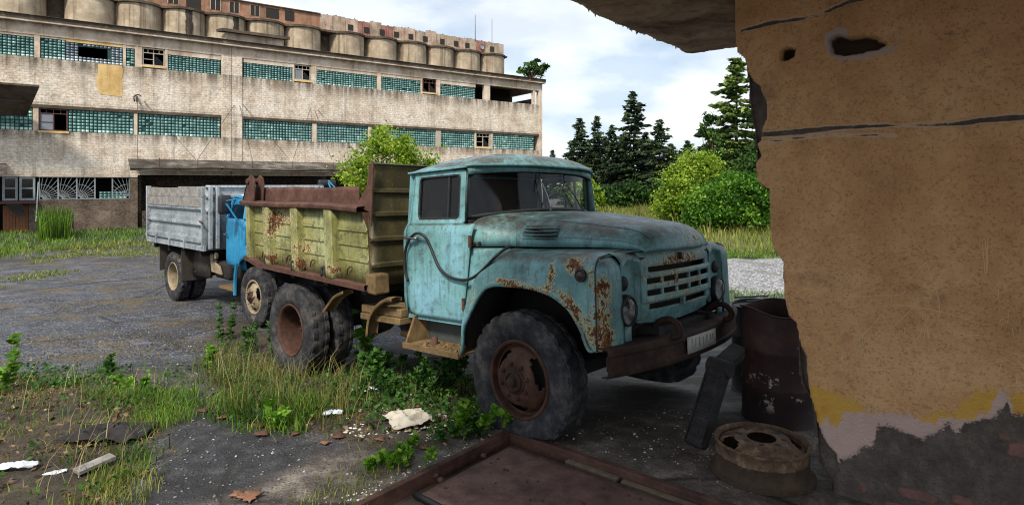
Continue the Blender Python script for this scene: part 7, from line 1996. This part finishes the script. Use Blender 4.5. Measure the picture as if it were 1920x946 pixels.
# wheels and flaps
for sgn in (1, -1):
    wheel(tk, .2, -1.0 * sgn, .485, sgn, .485, .23, .27, False, M["dustrubber"], M["dustrim"])
    wheel(tk, .2, -.73 * sgn, .485, sgn, .485, .23, .27, False, M["dustrubber"], M["dustrim"], disc=False)
    wheel(tk, 3.56, -.93 * sgn, .485, sgn, .485, .23, .265, True, M["dustrubber"], M["dustrim"])
    k2(MB().box((.80, min(-1.12 * sgn, -.60 * sgn), .42), (.815, max(-1.12 * sgn, -.60 * sgn), 1.12)), "mud_flap", M["brownflap"]) if sgn and "brownflap" in M else None
M["brownflap"] = plain("dusty_black_flap", S(62, 56, 50), .9, var=.35)
for sgn in (1, -1):
    lo, hi = sorted((-1.13 * sgn, -.55 * sgn))
    k2(MB().box((.74, lo, .45), (.755, hi, 1.14)), "mud_flap", M["brownflap"])
    k2(MB().box((-.44, lo, .55), (-.425, hi, 1.14)), "mud_flap", M["brownflap"])
    lo, hi = sorted((-.93 * sgn, -.90 * sgn))
    k2(MB().add([(.76, -.93 * sgn, .55), (1.60, -.93 * sgn, .58), (1.60, -.93 * sgn, 1.12), (.76, -.93 * sgn, 1.12)], [(0, 1, 2, 3)]), "side_guard", M["brownflap"], solid=.012)
    k2(MB().box((1.75, min(-.92 * sgn, -.5 * sgn), .60), (2.35, max(-.92 * sgn, -.5 * sgn), .92)), "fuel_tank", M["black"], bevel=.06)
k2(MB().tube([(.2, -.9, .485), (.2, .9, .485)], .07, 10), "rear_axle", M["black"]); k2(MB().tube([(3.56, -.9, .485), (3.56, .9, .485)], .05, 10), "front_axle", M["black"])
br = MB().lathe([(0, -.02), (.07, -.02), (.07, .02), (0, .02)], (1.78, -.96, .98), (0, 1, 0), 16).lathe([(0, -.02), (.06, -.02), (.06, .02), (0, .02)], (1.94, -.96, 1.02), (0, 1, 0), 16).hexa([(1.78, -.98, .72), (2.2, -.98, .70), (2.2, -.94, .70), (1.78, -.94, .72), (1.72, -.98, .95), (2.1, -.98, .84), (2.1, -.94, .84), (1.72, -.94, .95)])
k2(br, "tank_bracket", M["dustrim"], bevel=.006)
# cab: rounded blue shell with pale roof
def csec(x, hw, z0, z1, zt, rr=.2):
    pts = [(-hw * .97, z0), (-hw, z0 + .15), (-hw, z1 - .1), (-hw * .985, z1), (-hw * .93, zt - rr), (-hw * .88, zt - rr * .35), (-hw * .72, zt - .02), (-hw * .35, zt + .015), (0, zt + .02)]
    pts = pts + [(-a, b) for a, b in pts[-2::-1]]
    return [(x, a, b) for a, b in pts]
st_ = [csec(2.36, .90, .92, 1.68, 2.10), csec(2.42, .96, .88, 1.70, 2.14), csec(2.7, .985, .86, 1.70, 2.17), csec(3.10, .985, .86, 1.70, 2.16), csec(3.16, .98, .86, 1.70, 2.12)]
cb_ = MB()
g5 = np.array(st_)
mk5 = [[True] * (g5.shape[1] - 1) for _ in range(4)]
for i in (1, 2, 3): mk5[i][3] = False; mk5[i][-4] = False
cb_.grid(g5, mask=mk5); cb_.add(g5[0], [tuple(range(g5.shape[1]))])
k2(cb_, "cab_shell", M["blue"], smooth=50, solid=.02)
k2(MB().grid(np.array(st_)[:, 5:-5] + np.array([0, 0, .012])), "cab_roof", plain("pale_blue_white_roof", S(196, 214, 220), .5, var=.12), smooth=180)
for sgn in (1, -1):
    dr = MB().grid(np.array([[(x + (.03 if z < .95 and x < 2.5 else 0), -(.995 - .02 * max(0, (z - 1.55) / .2) - .05 * max(0, (.98 - z) / .1) ** 2 - (.03 if x < 2.44 or x > 3.08 else 0)) * sgn, z) for z in np.linspace(.88, 1.73, 14)] for x in (2.42, 2.45, 2.55, 2.75, 2.95, 3.05, 3.11)]))
    d_ = k2(dr, "door", M["blue"], smooth=60, solid=.01)
    fr = [(2.46, 1.73), (2.56, 2.10), (3.04, 2.10), (3.12, 1.73)]
    k2(MB().tube([(x, -(.97 - .10 * (z - 1.73) / .4) * sgn, z) for x, z in fr], .028, 7), "window_frame", M["blue"], d_)
    k2(MB().add([(x, -(.955 - .10 * (z - 1.73) / .4) * sgn, z) for x, z in fr], [(0, 1, 2, 3)]), "window_glass", M["glass"], d_, smooth=0)
    k2(MB().tube([(2.46, -1.0 * sgn, 1.45), (2.46, -1.04 * sgn, 1.45), (2.58, -1.04 * sgn, 1.44)], .014, 6), "door_handle", M["chrome"], d_)
    # mirror on a long triangular arm
    mx_, my_, mz_ = (2.98, -1.24, 1.98) if sgn > 0 else (1.95, 1.28, 2.33)
    arm = k2(MB().tube([(3.12, -.98 * sgn, 1.55), (mx_ + .05, my_, mz_ + .02)], .016, 6).tube([(3.10, -.92 * sgn, 2.10), (mx_ + .05, my_, mz_ + .06)], .012, 6), "mirror_arm", M["blue"])
    sh_ = [[(mx_ + dx, my_ + q * (.10 if sgn > 0 else .2) * s__, mz_ + p * (.16 if sgn > 0 else .075) * s__) for p, q in ((-1, -.85), (-1, .85), (-.8, 1), (.8, 1), (1, .85), (1, -.85), (.8, -1), (-.8, -1))] for dx, s__ in ((-.035, .9), (-.03, 1), (.02, 1), (.05, .75))]
    q5 = MB().grid(np.array(sh_), cv=True); q5.add(sh_[0], [tuple(range(8))]); q5.add(sh_[3], [tuple(range(8))[::-1]])
    k2(q5, "mirror", M["mirror"], arm, smooth=40, bevel=.01)
k2(MB().box((2.45, -.9, .9), (3.1, .9, .94)), "cab_floor", M["darkint"]); k2(MB().box((2.45, -.85, 1.1), (2.85, .85, 1.35)), "bench_seat", M["darkint"], bevel=.03)
k2(MB().grid(np.array([[(3.16 + .12 * (1 - abs(u) ** 3) + .04 * (1 - v), u * (.93 - .07 * v), 1.72 + .42 * v) for v in (0, .5, 1)] for u in np.linspace(-1, 1, 13)])), "windscreen", M["glass"], smooth=180)
hs = np.array([[(x, y * w_, z0 + (z1 - z0) * (1 - abs(y) ** 3.2)) for y in np.linspace(-1, 1, 17)] for x, w_, z0, z1 in ((3.12, .92, 1.50, 1.76), (3.4, .82, 1.42, 1.70), (3.9, .70, 1.32, 1.62), (4.4, .60, 1.24, 1.50), (4.62, .55, 1.16, 1.34), (4.66, .54, 1.05, 1.1))])
k2(MB().grid(hs), "bonnet", M["blue"], smooth=180, solid=.01)
k2(MB().box((4.58, -.55, .80), (4.62, .55, 1.22)), "grille", M["mirror"], bevel=.02)
for k in range(5): k2(MB().box((4.621, -.5, .86 + .065 * k), (4.64, .5, .88 + .065 * k)), "grille_bar", M["ironwhite"])
for sgn in (1, -1):
    P = []
    for x, z, t_ in ((2.98, .62, 1.12), (3.02, .86, 1.22), (3.16, 1.03, 1.32), (3.4, 1.12, 1.36), (3.7, 1.12, 1.36), (3.98, 1.06, 1.34), (4.14, 1.0, 1.30), (4.36, .98, 1.26), (4.55, .98, 1.20)):
        P.append([(x, -1.06 * sgn, z), (x, -1.07 * sgn, z + .06), (x, -1.05 * sgn, (z + t_) / 2), (x, -.98 * sgn, t_ - .04), (x, -.88 * sgn, t_), (x, -.62 * sgn, t_ + .02)])
    k2(MB().grid(np.array(P)), "front_wing", M["blue"], smooth=180, solid=.012)
    k2(MB().box((2.92, min(-1.05 * sgn, -.55 * sgn), .42), (2.94, max(-1.05 * sgn, -.55 * sgn), .92)), "mud_flap", M["brownflap"])
    k2(MB().box((2.30, min(-1.06 * sgn, -.78 * sgn), .50), (2.92, max(-1.06 * sgn, -.78 * sgn), .54)), "step", M["brownbox"])
    k2(MB().tube([(2.96, -1.06 * sgn, .45), (3.0, -1.07 * sgn, .80), (3.06, -1.07 * sgn, 1.0)], .03, 6), "wing_stay", M["blue"])
    k2(MB().lathe([(0, 0), (.11, 0), (.12, .03), (.10, .05), (0, .07)], (4.56, -.80 * sgn, 1.02), (1, 0, 0), 24), "headlight", M["lens"], smooth=60)
    k2(MB().grid(np.array([[(4.56, -y * sgn, z) for z in (.98, 1.05, 1.14, 1.22)] for y in (.55, .8, 1.05)])), "wing_front", M["blue"], solid=.01)
k2(MB().box((4.68, -1.1, .55), (4.76, 1.1, .75)), "bumper", M["mirror"], bevel=.02)
k2(MB().box((3.0, -.36, .6), (4.5, .36, 1.2)), "engine", M["black"], bevel=.04)
